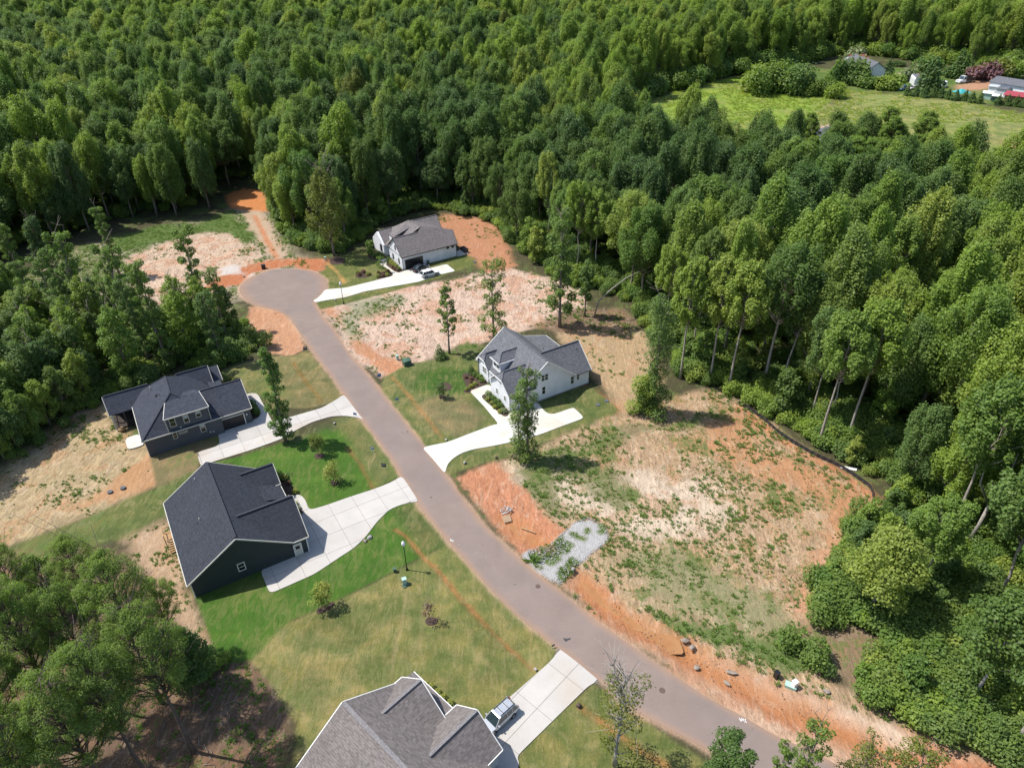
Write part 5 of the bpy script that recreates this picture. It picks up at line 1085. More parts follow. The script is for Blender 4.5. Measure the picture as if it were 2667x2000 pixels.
spec = [('light', 'poplar', 'leaf_light', 27, 5.6, .30, 40), ('light', 'oak', 'leaf_light', 25, 6.6, .34, 38), ('light', 'plume', 'leaf_light', 28, 5.4, .33, 42), ('light', 'poplar', 'leaf_mid', 26, 6.0, .28, 40),
        ('mid', 'oak', 'leaf_mid', 24, 6.4, .36, 34), ('mid', 'plume', 'leaf_mid', 26, 5.6, .30, 40), ('dark', 'oak', 'leaf_dark', 23, 6.8, .32, 34), ('dark', 'plume', 'leaf_dark', 25, 5.8, .3, 38), ('olive', 'oak', 'leaf_olive', 24, 6.0, .4, 30)]
for i, (cl, kd, lf, H, R, bs, nl) in enumerate(spec):
    PROT.append((cl, make_tree(100+i, H, R*1.06, bs, kd, int(nl*1.75), 19000, .35, lf, wob=1.3, lr=(.08, .20), elong=2.5 if kd != 'oak' else 1.5, spray=True)))
for i in range(2): PROT.append(('pine', make_tree(150+i, 24, 4.6, .45, 'oak', 80, 16000, .5, 'needle', 'bark_pine', needle=True, lr=(.12, .24), elong=1.6)))
for i, lf in enumerate(('leaf_light', 'leaf_mid')): PROT.append(('stem', make_tree(160+i, 27, 4.8, .52, 'oak', 56, 13500, .35, lf, 'bark_pale', lr=(.08, .21), elong=1.9, spray=True, wob=1.6, trunk_r=.27)))
DESC = {0: 'light green tapering', 1: 'broad light green', 2: 'light green plume-shaped', 3: 'mid green tapering', 4: 'rounded mid green', 5: 'slender mid green', 6: 'broad dark green', 7: 'slim dark green', 8: 'olive-tinged', 9: 'dark feathery pine', 10: 'tufted pine', 11: 'bare-stemmed light green', 12: 'bare-stemmed mid green'}

CLEAR = [tuple(p[:2]) for p in W(F([(-20, 640), (-10, 570), (70, 550), (150, 525), (250, 500), (400, 470), (490, 455), (500, 405), (575, 400), (600, 480), (640, 530), (730, 548), (800, 505), (850, 470), (960, 455), (1060, 480), (1110, 530), (1180, 585), (1240, 615), (1330, 640), (1390, 690), (1450, 780), (1500, 825), (1595, 858), (1700, 925), (1800, 985), (1905, 1035), (1950, 1100), (1945, 1170), (1925, 1240), (1930, 1330), (2010, 1420), (2110, 1510), (2212, 1580), (2600, 1700), (2600, 2500), (-300, 2700), (-500, 1500), (-200, 1180), (0, 1010), (90, 880), (120, 760), (90, 690)]))]
FIELD = [tuple(p[:2]) for p in W(F([(1385, 215), (1460, 196), (1600, 160), (1700, 145), (1800, 120), (1870, 118), (2000, 135), (2120, 148), (2300, 150), (2700, 190), (2700, 300), (2500, 560), (2212, 480), (2100, 425), (1980, 385), (1880, 355), (1800, 352), (1740, 365), (1600, 375), (1500, 380), (1400, 370), (1350, 300), (1360, 240)]))]
ORNG = [tuple(p[:2]) for p in W(F([(1275, 232), (1320, 228), (1330, 285), (1285, 285)]))]
PINES = [tuple(p[:2]) for p in W(F([(1520, 375), (1740, 355), (1880, 345), (2000, 360), (2200, 400), (2160, 500), (1900, 480), (1700, 450), (1560, 430)]))]
pts = []
for (y0, y1, sp) in ((25, 330, 7.6), (330, 560, 9.2), (560, 980, 13.0)):
    ny = int((y1-y0)/sp)
    for j in range(ny):
        y = y0+(j+.5)*sp; hx = .80*y+48; nx = int(2*hx/sp)
        x = -hx+(np.arange(nx)+.5+.5*(j % 2))*sp+rs.uniform(-.36, .36, nx)*sp; yy = y+rs.uniform(-.36, .36, nx)*sp
        pts.append(np.c_[x, yy, np.full(nx, sp/8.2)])
pts = np.vstack(pts); X, Y = pts[:, 0], pts[:, 1]
dcl = sdist(X, Y, CLEAR); dfi = sdist(X, Y, FIELD); dor = sdist(X, Y, ORNG)
roof_p = g(945*K, 56*K); dh = np.hypot(X-roof_p[0]-5, Y-roof_p[1]+8)
edge_n = (fbm(X, Y, .06, 2, 31)-.5)*6
keep = (dcl < -1.5+edge_n*.3) & (dfi < -2) & (dor < 0) & (dh > 26) & ~((Y < 92) & (X < 0))
STEMS = [(10, 805, 'bare-stemmed tree on the tan yard corner, leftmost of the row of stems'), (85, 665, 'slim stem standing a little behind the tan yard corner'), (200, 820, 'slender straight stem between tan yard corner and silt fence'), (318, 880, 'pale straight stem just left of where the silt fence begins'), (545, 838, 'thick dark-crowned tree behind the start of the silt fence'), (655, 850, 'leaning stem right of the thick dark-crowned tree'), (892, 1235, 'tall pale stem right behind the middle of the silt fence'), (1080, 1190, 'tall pale stem to the right of the one at the silt fence')]
for x, y, _ in STEMS:
    q = t1(6, x, y); keep &= np.hypot(X-q[0], Y-q[1]) > 5.2
pts = pts[keep]; X, Y = pts[:, 0], pts[:, 1]; dcl = dcl[keep]
cln = fbm(X, Y, .011, 3, 77)+.25*(fbm(X, Y, .05, 2, 5)-.5)+rs.normal(size=len(X))*.10
lightbias = .07*np.clip((X+60)/80, -1.2, .9)          # the stand left of the dirt track is the darker one
pin = (sdist(X, Y, PINES) > 0)
var = np.empty(len(X), int)
for i in range(len(X)):
    v = cln[i]+lightbias[i]; r = rs.rand()
    if pin[i] and r < .8: var[i] = 9+rs.randint(2)
    elif X[i] > 8 and Y[i] < 215 and dcl[i] > -11 and r < .6: var[i] = 11+rs.randint(2)
    elif v > .455: var[i] = rs.choice([0, 1, 2, 3], p=[.3, .27, .25, .18])
    elif v > .40: var[i] = rs.choice([3, 4, 5, 1], p=[.3, .3, .3, .1])
    elif v > .385: var[i] = rs.choice([8, 4, 6])
    else: var[i] = rs.choice([6, 7, 4], p=[.42, .38, .2])
hs = .72+.46*rs.rand(len(X))+.12*(fbm(X, Y, .03, 2, 9)-.5)
edge = np.clip(-dcl/14, 0, 1); hs *= (.76+.24*edge); hs[(X < -84) & (Y < 176)] *= .66
hs *= np.where(Y > 330, 1.0, 1.0)*(.9+.1*pts[:, 2]); hs[pin] *= .8
sc3 = np.c_[hs**.6*(.82+.36*rs.rand(len(X)))*np.minimum(pts[:, 2], 1.35), np.zeros(len(X)), hs]; sc3[:, 1] = sc3[:, 0]
rot = rs.rand(len(X))*6.283
# the trees that show largest become things of their own
uu = (X*_R[0]+Y*_R[1]+(-H_CAM)*_R[2]); dd = (Y*_fwd[1]+(-H_CAM)*_fwd[2]); vv = (Y*_U[1]+X*_U[0]+(12-H_CAM)*_U[2])
px, py = CX+FPX*uu/dd, CY-FPX*vv/dd
inv = (px > -60) & (px < 2730) & (py > -40) & (py < 2060)
order = np.argsort(np.where(inv, np.hypot(X, Y)-18*np.clip(1+dcl/30, 0, 1), 1e9)); near = order[:270]; isn = np.zeros(len(X), bool); isn[near] = True
def where_text(x, y, d):
    depth = 'edging' if d > -9 else ('just inside' if d > -22 else ('well inside' if d > -45 else 'deep in'))
    if x > 62 and y < 95: z = 'the wood by clay verge'
    elif x > 30 and y < 118: z = 'the wood behind silt fence'
    elif x > 38 and y < 150: z = 'the wood right of yard'
    elif x > 12 and y < 200: z = 'the wood behind tan yard'
    elif x > -45 and y < 330: z = 'the wood behind far house'
    elif x < -125 or (x < -85 and y < 190): z = 'the left wood by sandy lot'
    elif x < -45: z = 'the wood beyond dirt track'
    else: z = 'the middle forest'
    return depth, z
for i in near:
    dp, z = where_text(X[i], Y[i], dcl[i]); nm = 'pine_tree' if var[i] in (9, 10) else 'broadleaf_tree'
    lab = f"{DESC[var[i]]} tree {dp} {z}"
    lab = lab.replace('pine tree', 'pine')
    place(PROT[var[i]][1], nm, (X[i], Y[i], -.1), rot[i], tuple(sc3[i]), lab, 'tree', 'forest trees: '+lab)

def gn_scatter(name, co, variant, scale, rot, protos, kind='stuff', tilt=None):
    """one object: points that carry copies of the given meshes"""
    me = bpy.data.meshes.new(name); me.vertices.add(len(co)); me.vertices.foreach_set('co', np.asarray(co, np.float32).reshape(-1))
    a = me.attributes.new('variant', 'INT', 'POINT'); a.data.foreach_set('value', np.asarray(variant, np.int32))
    s_ = np.asarray(scale, np.float32); s_ = np.c_[s_, s_, s_] if s_.ndim == 1 else s_
    a = me.attributes.new('size', 'FLOAT_VECTOR', 'POINT'); a.data.foreach_set('vector', np.ascontiguousarray(s_, np.float32).reshape(-1))
    a = me.attributes.new('turn', 'FLOAT_VECTOR', 'POINT'); a.data.foreach_set('vector', np.c_[np.zeros(len(co)), np.zeros(len(co)), rot].astype(np.float32).reshape(-1))
    o = link(name, me); ng = bpy.data.node_groups.new(name, 'GeometryNodeTree'); ng.interface.new_socket('Geometry', in_out='INPUT', socket_type='NodeSocketGeometry'); ng.interface.new_socket('Geometry', in_out='OUTPUT', socket_type='NodeSocketGeometry')
    gi = ng.nodes.new('NodeGroupInput'); go = ng.nodes.new('NodeGroupOutput'); J = ng.nodes.new('GeometryNodeJoinGeometry'); L = ng.links.new
    def attr(nm, ty): n = ng.nodes.new('GeometryNodeInputNamedAttribute'); n.data_type = ty; n.inputs[0].default_value = nm; return n.outputs[0]
    va = attr('variant', 'INT'); sz = attr('size', 'FLOAT_VECTOR'); tn = attr('turn', 'FLOAT_VECTOR')
    for k, obs in enumerate(protos):
        if not np.any(np.asarray(variant) == k): continue
        jo = ng.nodes.new('GeometryNodeJoinGeometry')
        for ob in obs: oi = ng.nodes.new('GeometryNodeObjectInfo'); oi.transform_space = 'ORIGINAL'; oi.inputs['Object'].default_value = ob; L(oi.outputs['Geometry'], jo.inputs[0])
        cmp_ = ng.nodes.new('FunctionNodeCompare'); cmp_.data_type = 'INT'; cmp_.operation = 'EQUAL'; L(va, cmp_.inputs[2]); cmp_.inputs[3].default_value = k
        ip = ng.nodes.new('GeometryNodeInstanceOnPoints'); L(gi.outputs[0], ip.inputs['Points']); L(cmp_.outputs[0], ip.inputs['Selection']); L(jo.outputs[0], ip.inputs['Instance']); L(tn, ip.inputs['Rotation']); L(sz, ip.inputs['Scale']); L(ip.outputs[0], J.inputs[0])
    L(J.outputs[0], go.inputs[0]); mod = o.modifiers.new('scatter', 'NODES'); mod.node_group = ng; tag(o, kind=kind); return o
def proto_objs(k):
    for o in bpy.data.objects:
        if o.name.startswith('crown') and o.data == PROT[k][1][1]: return [o, next(c for c in o.parent.children if c.name.startswith('trunk'))]
    return None
PO = []
for k in range(len(PROT)):
    q = proto_objs(k)
    if q is None:     # no near tree of this sort yet: plant one in the back of the wood
        j = np.where((var == k) & ~isn & inv)[0][0]; isn[j] = True; nm = 'pine_tree' if k in (9, 10) else 'broadleaf_tree'
        place(PROT[k][1], nm, (X[j], Y[j], -.1), rot[j], tuple(sc3[j]), f"{DESC[k]} tree in the far forest beyond the bright field".replace('pine tree', 'pine'), 'tree', 'distant forest trees'); q = proto_objs(k)
    PO.append(q)
fr = ~isn
o = gn_scatter('distant_forest', np.c_[X[fr], Y[fr], np.full(fr.sum(), -.2)], var[fr], sc3[fr], rot[fr], PO); tag(o, 'unbroken green forest canopy running back from the clearing to the top edge', 'forest')

STEMT = [make_tree(170+i, 27, R, b, 'oak', 54, 12000, .34, lf, 'bark_pale', lr=(.09, .22), wob=.5, trunk_r=tr, elong=1.8, spray=True, lean=ln) for i, (R, b, lf, tr, ln) in enumerate(((3.4, .5, 'leaf_light', .24, (0, 0)), (5.6, .55, 'leaf_dark', .34, (.4, 0)), (4.4, .56, 'leaf_light', .28, (.6, .2)), (4.2, .5, 'leaf_mid', .30, (2.8, .4))))]
for (x, y, lab), k, s in zip(STEMS, (0, 0, 0, 2, 1, 3, 2, 2), (.9, .8, .95, .95, 1.0, .85, .92, .95)):
    q = t1(6, x, y); place(STEMT[k], 'broadleaf_tree', (q[0], q[1], -.1), 0, s, lab, 'tree')
# ---- shrubs along the margins
BUSH = []
for i, (lf, R, n) in enumerate((('leaf_light', 1.3, 2600), ('leaf_mid', 1.5, 3000), ('leaf_mid', 1.4, 2600), ('leaf_light', 1.1, 2200))):
    rng = np.random.RandomState(300+i); lob = [(rng.normal()*R*.45, rng.normal()*R*.45, R*(.35+.7*rng.rand()), R*(.35+.3*rng.rand()), R*(.4+.3*rng.rand())) for _ in range(9)]
    me = leaf_mesh('foliage', lob, n, .20, rng, M[lf]); BUSH.append(me)
SAPL = [make_tree(330+i, 6.5, 1.6, .12, 'plume', 14, 2600, .28, lf, lr=(.3, .5)) for i, lf in enumerate(('leaf_mid', 'leaf_light', 'leaf_dark'))]
def shrub(name, me, loc, sc, label, cat='shrub', group=None):
    o = link(name, me); o.location = loc; o.scale = (sc, sc, sc) if not hasattr(sc, '__len__') else sc; o.rotation_euler.z = rs.rand()*6.28; tag(o, label, cat, group); return o
mar = resample([np.array(p) for p in CLEAR[8:36]], 900)
cx0 = np.array(CLEAR).mean(axis=0); cnt = 0
under = []
for i, p in enumerate(mar):
    nrm = np.array([-(mar[min(i+1, 899)]-mar[max(i-1, 0)])[1], (mar[min(i+1, 899)]-mar[max(i-1, 0)])[0]]); nrm /= np.linalg.norm(nrm)+1e-9
    for s in range(3):
        q = p+nrm*rs.uniform(0, 13)*(1 if not inpoly(p+nrm*2, CLEAR) else -1)+rs.normal(size=2)
        if inpoly(q, CLEAR) or rs.rand() < .38: continue
        under.append((q[0], q[1]))
U_ = np.array(under)
# scrub between cleared lot and the lower right wood
SCRUB = [tuple(p[:2]) for p in W(F([(1770, 1310), (1830, 1200), (1905, 1080), (1990, 1200), (2100, 1350), (2300, 1500), (2300, 1640), (2212, 1640), (2060, 1580), (1930, 1520), (1800, 1455), (1690, 1400), (1730, 1360)]))]
sx = rs.uniform(30, 90, 5000); sy = rs.uniform(35, 90, 5000); k = sdist(sx, sy, SCRUB) > 0; k &= fbm(sx, sy, .13, 2, 3) > .47; S_ = np.c_[sx, sy][k][:560]
bush_idx = 0
for q in S_[:46]:
    p = np.array([q[0], q[1]]); w_ = 'scrub between clay verge and right-hand wood'
    if rs.rand() < .4: place(SAPL[rs.randint(3)], 'sapling', (p[0], p[1], 0), rs.rand()*6, rs.uniform(.6, 1.15), 'young tree in the '+w_, 'sapling', 'saplings in the right-hand scrub')
    else: shrub('shrub', BUSH[rs.randint(4)], (p[0], p[1], -.1), rs.uniform(.8, 1.5), 'leafy bush in the '+w_, 'shrub', 'bushes in the right-hand scrub')
sel = rs.permutation(len(U_))
for j in sel[:95]:
    q = U_[j]; w_ = where_text(q[0], q[1], 0)[1]
    if rs.rand() < .35: place(SAPL[rs.randint(3)], 'sapling', (q[0], q[1], 0), rs.rand()*6, rs.uniform(.7, 1.5), 'young tree on the fringe of '+w_, 'sapling', 'saplings fringing '+w_)
    else: shrub('shrub', BUSH[rs.randint(4)], (q[0], q[1], -.1), rs.uniform(.8, 1.7), 'leafy bush on the fringe of '+w_, 'shrub', 'bushes fringing '+w_)
rest = np.vstack([U_[sel[95:]], S_[46:]])
bo = [[next(o for o in bpy.data.objects if o.data == m_)] for m_ in BUSH]
# broken understorey deeper in the near wood
ux = rs.uniform(-150, 150, 9000); uy = rs.uniform(40, 290, 9000); d_ = sdist(ux, uy, CLEAR); k = (d_ < -10) & (d_ > -42) & (np.abs(ux) < .8*uy+30) & ~((uy < 92) & (ux < 0)); rest = np.vstack([rest, np.c_[ux, uy][k][:1700]])
o = gn_scatter('undergrowth', np.c_[rest, np.full(len(rest), -.1)], rs.randint(0, 4, len(rest)), rs.uniform(.6, 1.6, len(rest)), rs.rand(len(rest))*6.28, bo); tag(o, 'low leafy undergrowth beneath the forest edge trees', 'undergrowth')

# tall brush closing the foot of the woods round the far fields
bx = rs.uniform(40, 520, 16000); by = rs.uniform(240, 560, 16000); db = sdist(bx, by, FIELD); k = (db < -1) & (db > -16); bx, by = bx[k][:1500], by[k][:1500]
o = gn_scatter('far_brush', np.c_[bx, by, np.full(len(bx), -.3)], rs.randint(0, 4, len(bx)), rs.uniform(1.8, 4.2, len(bx)), rs.rand(len(bx))*6.28, bo); tag(o, 'leafy brush closing the foot of the forest round the far fields', 'undergrowth')

# ---- trees standing in the open, each read off the photograph
def stand(name, at, ytop, label, R=2.6, **kw):
    b = g(*at); H = height_at(b, ytop); me = make_tree(kw.pop('seed'), H=H, R=R, **kw)
    return place(me, name, (b[0], b[1], -.05), 0, 1.0, label, 'tree')
def TP(k, x, y): return T(k, [(x, y)])[0]
def TY(k, y): return TILE[k][1]+.40687*y
col = dict(kind='column', leaf='leaf_mid', size=.30, lr=(.34, .6), base=.06)
stand('slender_tree', TP(5, 715, 640), TY(5, 185), 'slim lone tree on the sandy strip between road and white house', 2.2, seed=1, nl=34, leaves=3000, kind='plume', leaf='leaf_mid', size=.28, base=.3, lr=(.14, .28), bare=5)
stand('open_tree', TP(5, 1000, 550), TY(5, -5), 'taller loose tree rising behind the white house roof end', 3.2, seed=2, nl=46, leaves=4600, kind='column', leaf='leaf_mid', size=.28, base=.1, lr=(.13, .26), bare=8)
stand('vine_clad_tree', TP(5, 1215, 1310), TY(5, 700), 'tall narrow vine-clad tree between white driveway and the cleared lot', 1.9, seed=3, nl=44, leaves=6000, leaf='leaf_mid', size=.23, kind='column', base=.03, lr=(.2, .42), bare=16)
stand('forked_tree', TP(5, 1160, 1325), TY(5, 880), 'shorter leafy stem beside the vine-clad tree by the white driveway', 1.7, seed=33, nl=28, leaves=2700, leaf='leaf_mid', size=.23, kind='column', base=.05, lr=(.2, .42), bare=8)
stand('tall_tree', TP(5, 1420, 470), 540, 'tall bare-stemmed tree at the back corner of the sandy strip', 2.6, seed=4, nl=30, leaves=7000, leaf='leaf_mid', kind='column', size=.36, base=.14, lr=(.25, .42), bare=6)
stand('slim_tree', TP(5, 1580, 400), TY(5, 40), 'thin young tree near the brush pile behind the tan back yard', 1.9, seed=41, nl=14, leaves=2400, leaf='leaf_mid', kind='plume', size=.34, base=.3)
stand('ivy_tree', TP(5, 2010, 1020), TY(5, 240), 'dense ivy-covered tree at the corner of the tan back yard', 2.1, seed=5, nl=60, leaves=12500, leaf='leaf_mid', size=.24, kind='column', base=.0, lr=(.3, .52), bare=5)
stand('bushy_tree', TP(5, 1950, 1020), TY(5, 780), 'low bushy tree at the foot of the ivy-covered tree', 1.9, seed=51, nl=14, leaves=4200, leaf='leaf_light', size=.28, kind='column', base=.0, lr=(.45, .65))
stand('oak_tree', TP(4, 1830, 1205), TY(4, 560), 'tall leafy tree between the two left driveways, wide at the top', 2.2, seed=6, nl=60, leaves=8000, leaf='leaf_mid', size=.24, kind='poplar', base=.06, lr=(.14, .32), bare=6)
stand('pale_tree', TP(1, 2140, 1640), TY(1, 1060), 'pale spreading tree in the mulch ring beside the turning circle', 5.0, seed=7, nl=70, leaves=10000, leaf='leaf_olive', size=.34, kind='oak', base=.2, lr=(.1, .24), bare=10, elong=1.4)
stand('half_bare_tree', TP(8, 1775, 1640), TY(8, 1010), 'half-bare tree with grey twigs on the bottom edge beside the road', 2.5, seed=8, nl=16, leaves=2300, leaf='leaf_olive', bark='bark_dead', size=.20, kind='column', base=.15, lr=(.22, .4), bare=38)
for j, (tx, ty, zt, R, n, lf, lb) in enumerate([(400, 1450, 12, 2.6, 9000, 'leaf_dark', 'dark leafy treetop rising over the road at the bottom edge'), (730, 1480, 11, 1.2, 1800, 'leaf_mid', 'small thin treetop over the road edge, right of the dark one'), (930, 1340, 12, 1.9, 3200, 'leaf_mid', 'open treetop over the clay verge at the bottom edge'), (1290, 1470, 11, 2.4, 3000, 'leaf_olive', 'sparse olive treetop on the bottom edge over the clay'), (1620, 1490, 11, 2.3, 3600, 'leaf_olive', 'rightmost olive treetop cut by the bottom edge')]):
    p = TP(9, tx, ty); tp_ = g(p[0], p[1], zt); me = make_tree(400+j, zt, R*.85, .15, 'column', 34, int(n*.95), .19, lf, lr=(.16, .34), bare=8 if n < 3500 else 2)
    place(me, 'roadside_tree', (tp_[0], tp_[1], 0), 0, 1, lb, 'tree')
# small planted trees
def sapling(base, ytop, label, leaf, R=1.0, n=900, trunk='bark', bare=0, sd=1):
    b = g(*base); H = height_at(b, ytop); me = make_tree(sd, H, R, .3, 'oak', 12, n, .2, leaf, trunk, lr=(.35, .55), trunk_r=.05, wob=.1, bare=bare); place(me, 'sapling', (b[0], b[1], 0), 0, 1, label, 'sapling')
sapling(TP(4, 2042, 1295), TY(4, 1160), 'young gold-tinged tree in the upper mulch ring of the bright lawn', 'leaf_olive', 1.1, 900, sd=11)
sapling(TP(4, 2140, 1465), TY(4, 1335), 'young yellow-green tree in the lower mulch ring of the bright lawn', 'leaf_yellow', 1.2, 1000, sd=12)
sapling(TP(5, 665, 925), TY(5, 820), 'small round-headed tree in the small ring before the white house', 'leaf_mid', .9, 900, sd=13)
sapling(TP(7, 2045, 655), TY(7, 520), 'thin green sapling, left of the pair on the bright lawn edge', 'leaf_light', .9, 500, sd=14)
sapling(TP(7, 2100, 630), TY(7, 475), 'yellower sapling, right of the pair on the bright lawn edge', 'leaf_yellow', 1.1, 700, sd=15)
sapling(TP(8, 590, 725), TY(8, 605), 'dying brown sapling in a mulch patch on the dry lawn', 'leaf_brown', .8, 160, 'bark', 14, sd=16)
b_ = c4(320, 1220); place(make_tree(17, 4.5, 1.1, .2, 'plume', 12, 700, .24, 'leaf_mid', trunk_r=.05), 'sapling', b_, 0, 1, 'slim young tree in the oval bed beside the far driveway', 'sapling')
# leaning and dead stems
def limbs(name, runs, m, label, cat='tree'):
    me = tubes_mesh(name, runs, M[m]); r = empty(name, (0, 0, 0)); tag(r, label, cat); link('trunk', me, None, r); return r
a = t1(5, 1640, 405); b = g(*TP(5, 1750, 230), z=7.0); c = g(*TP(5, 1935, 115), z=9.5)
limbs('leaning_stem', [([a, a*.6+b*.4+np.array([-.5, 0, 1.2]), b, (b+c)/2+np.array([0, 0, .5]), c], [.16, .15, .13, .1, .05])], 'bark_dead', 'pale bowed bare stem arching toward the wood behind the tan yard')
a = g(2512, 1425); t_ = g(2652, 1180, 17); f2 = g(2570, 1205, 15.0); mid = a*.45+t_*.55; mid[2] = 8
limbs('dead_tree', [([a, mid*.5+a*.5+np.array([.2, 0, .3]), mid], [.3, .26, .22]), ([mid, mid*.5+t_*.5+np.array([.6, 0, 0]), t_], [.2, .14, .05]), ([mid, mid*.5+f2*.5+np.array([-.8, .3, 0]), f2], [.16, .12, .05])]+[([mid*(1-q)+t_*q, mid*(1-q)+t_*q+np.array([dx, 0, 1.5])], [.08, .02]) for q, dx in ((.4, 1.2), (.6, -1.3), (.75, 1.4), (.3, -1.2))], 'bark_dead', 'pale forked dead tree near the right edge of the picture')
a = g(*TP(9, 2130, 1530)); tp_ = np.array([a[0]+1.6, a[1]+.5, 15]); place(make_tree(61, 20, 3.4, .5, 'oak', 24, 7000, .34, 'leaf_mid', 'bark_dead', lean=(1.5, .3)), 'bare_stemmed_tree', (a[0], a[1], 0), 0, 1, 'thick pale-stemmed tree cut by the right edge near the clay', 'tree')
a = t1(9, 1215, 695); place(make_tree(62, 15, 3.6, .32, 'oak', 26, 9000, .3, 'leaf_light', 'bark'), 'broadleaf_tree', (a[0], a[1], 0), 0, 1, 'bright leafy tree leading the right-hand scrub, its grey stem showing', 'tree')
a = t1(9, 1870, 1235); place(make_tree(63, 17, 3.6, .45, 'oak', 26, 8000, .32, 'leaf_dark', 'bark_dead'), 'broadleaf_tree', (a[0], a[1], 0), 0, 1, 'dark tree on a thick pale stem in the lower right scrub gap', 'tree')

# the stand of trees between the grey house and the sandy lot
BELT = [tuple(p[:2]) for p in W(F([(100, 640), (180, 655), (230, 680), (330, 715), (430, 715), (520, 705), (545, 745), (520, 765), (470, 790), (330, 815), (220, 862), (110, 900), (90, 760)]))]
bp = []
tries = 0
while len(bp) < 33 and tries < 6000:
    tries += 1; q = np.array([rs.uniform(-120, -40), rs.uniform(95, 170)])
    if inpoly(q, BELT) and all(np.hypot(*(q-r_)) > 4.2 for r_ in bp): bp.append(q)
BT = [make_tree(500+i, H, R, .16, kd, 40, 7000, .28, lf, lr=(.18, .34), bare=4) for i, (H, R, kd, lf) in enumerate(((18, 2.4, 'column', 'leaf_mid'), (14.5, 2.9, 'oak', 'leaf_light'), (23, 2.3, 'column', 'leaf_mid'), (13, 2.7, 'plume', 'leaf_dark')))]
for q in bp:
    left = q[0] < -92; k = rs.randint(4); dsc = ('mid green narrow', 'rounded light green', 'very tall narrow', 'shorter dark')[k]
    lab = f"{dsc} tree in the belt behind the grey house"
    place(BT[k], 'belt_tree', (q[0], q[1], -.1), rs.rand()*6.28, rs.uniform(.8, 1.12)*(.78 if left else 1), lab, 'tree', 'belt trees: '+lab)
for q in rs.uniform([-125, 90], [-45, 168], (420, 2)):
    pass
qq = rs.uniform([-125, 90], [-45, 168], (900, 2)); kk = sdist(qq[:, 0], qq[:, 1], BELT) > -1.5; qq = qq[kk][:260]
o = gn_scatter('belt_undergrowth', np.c_[qq, np.full(len(qq), -.1)], rs.randint(0, 4, len(qq)), rs.uniform(.7, 1.7, len(qq)), rs.rand(len(qq))*6.28, bo); tag(o, 'bushy undergrowth filling the tree belt behind the grey house', 'undergrowth')
for (x, y, H, R) in [(310, 95, 17, 3), (160, 210, 15, 3), (765, 135, 13, 2.2), (60, 380, 15, 3.4), (20, 520, 16, 3.2), (95, 690, 15, 3), (30, 880, 14, 3)]:
    a = t1(4, x, y); place(BT[rs.randint(4)], 'belt_tree', (a[0], a[1], 0), rs.rand()*6, H/16, 'tree at the left end of the sandy lot', 'tree', 'trees at the left end of the sandy lot')

q = f1(-95, 1030); place(make_tree(77, 16, 5.4, .3, 'oak', 50, 9000, .34, 'leaf_mid', lr=(.12, .26), elong=1.3), 'broadleaf_tree', (q[0], q[1], 0), 0, 1, 'broad tree off the left edge throwing its shade on the straw yard', 'tree')
# pines, lower left
PT = [make_tree(600+i, 22, 3.9, .48, 'oak', 80, 19000, .22, 'needle', 'bark_pine', needle=True, lr=(.11, .22), trunk_r=.25, elong=1.7, bare=3, lean=lv) for i, lv in enumerate(((0, 0), (.8, .3), (-.5, .4)))]
for j, (x, y, yt, k, lab) in enumerate([((504), 1956, 1440, 0, 'tall pine whose long dark stem leans over the shaded lawn corner'), (423, 1829, 1400, 1, 'pine with the double stem above the brown needle litter'), (395, 2040, 1560, 2, 'nearest pine, its stem cut by the bottom edge'), (200, 1900, 1440, 0, 'shaggy pine left of the double-stemmed one'), (180, 2180, 1640, 1, 'large pine crown low at the left bottom corner'), (60, 1760, 1440, 2, 'pine crown at the left edge above the corner'), (300, 1700, 1400, 1, 'rearmost pine beside the raw sandy patch'), (470, 1700, 1500, 0, 'smaller pine next to the sandy patch and bright lawn'), (290, 1850, 1520, 2, 'pine filling the middle of the near-left stand'), (100, 1980, 1640, 0, 'pine low at the left edge above the corner crown'), (120, 1690, 1420, 1, 'pine at the rear left of the near-left stand'), (330, 2120, 1700, 2, 'pine on the bottom edge left of the cut stem')]):
    b = g(x, y); H = height_at(b, yt); H = min(max(H, 12), 24); place(PT[k], 'pine_tree', (b[0], b[1], -.1), j*1.3, (H/22*.85, H/22*.85, H/22), lab, 'tree')
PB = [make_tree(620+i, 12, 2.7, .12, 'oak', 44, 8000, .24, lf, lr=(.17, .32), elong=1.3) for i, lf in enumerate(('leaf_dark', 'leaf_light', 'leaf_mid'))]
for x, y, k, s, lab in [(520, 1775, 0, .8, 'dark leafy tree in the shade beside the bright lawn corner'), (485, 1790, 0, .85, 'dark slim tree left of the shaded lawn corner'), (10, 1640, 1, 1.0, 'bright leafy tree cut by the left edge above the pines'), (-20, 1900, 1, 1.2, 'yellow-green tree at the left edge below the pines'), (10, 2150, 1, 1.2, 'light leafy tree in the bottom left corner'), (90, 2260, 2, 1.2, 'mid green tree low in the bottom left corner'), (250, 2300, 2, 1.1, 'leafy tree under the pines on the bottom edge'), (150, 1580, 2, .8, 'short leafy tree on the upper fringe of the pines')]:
    b = g(x, y); place(PB[k], 'broadleaf_tree', (b[0], b[1], 0), rs.rand()*6, s, lab, 'tree')
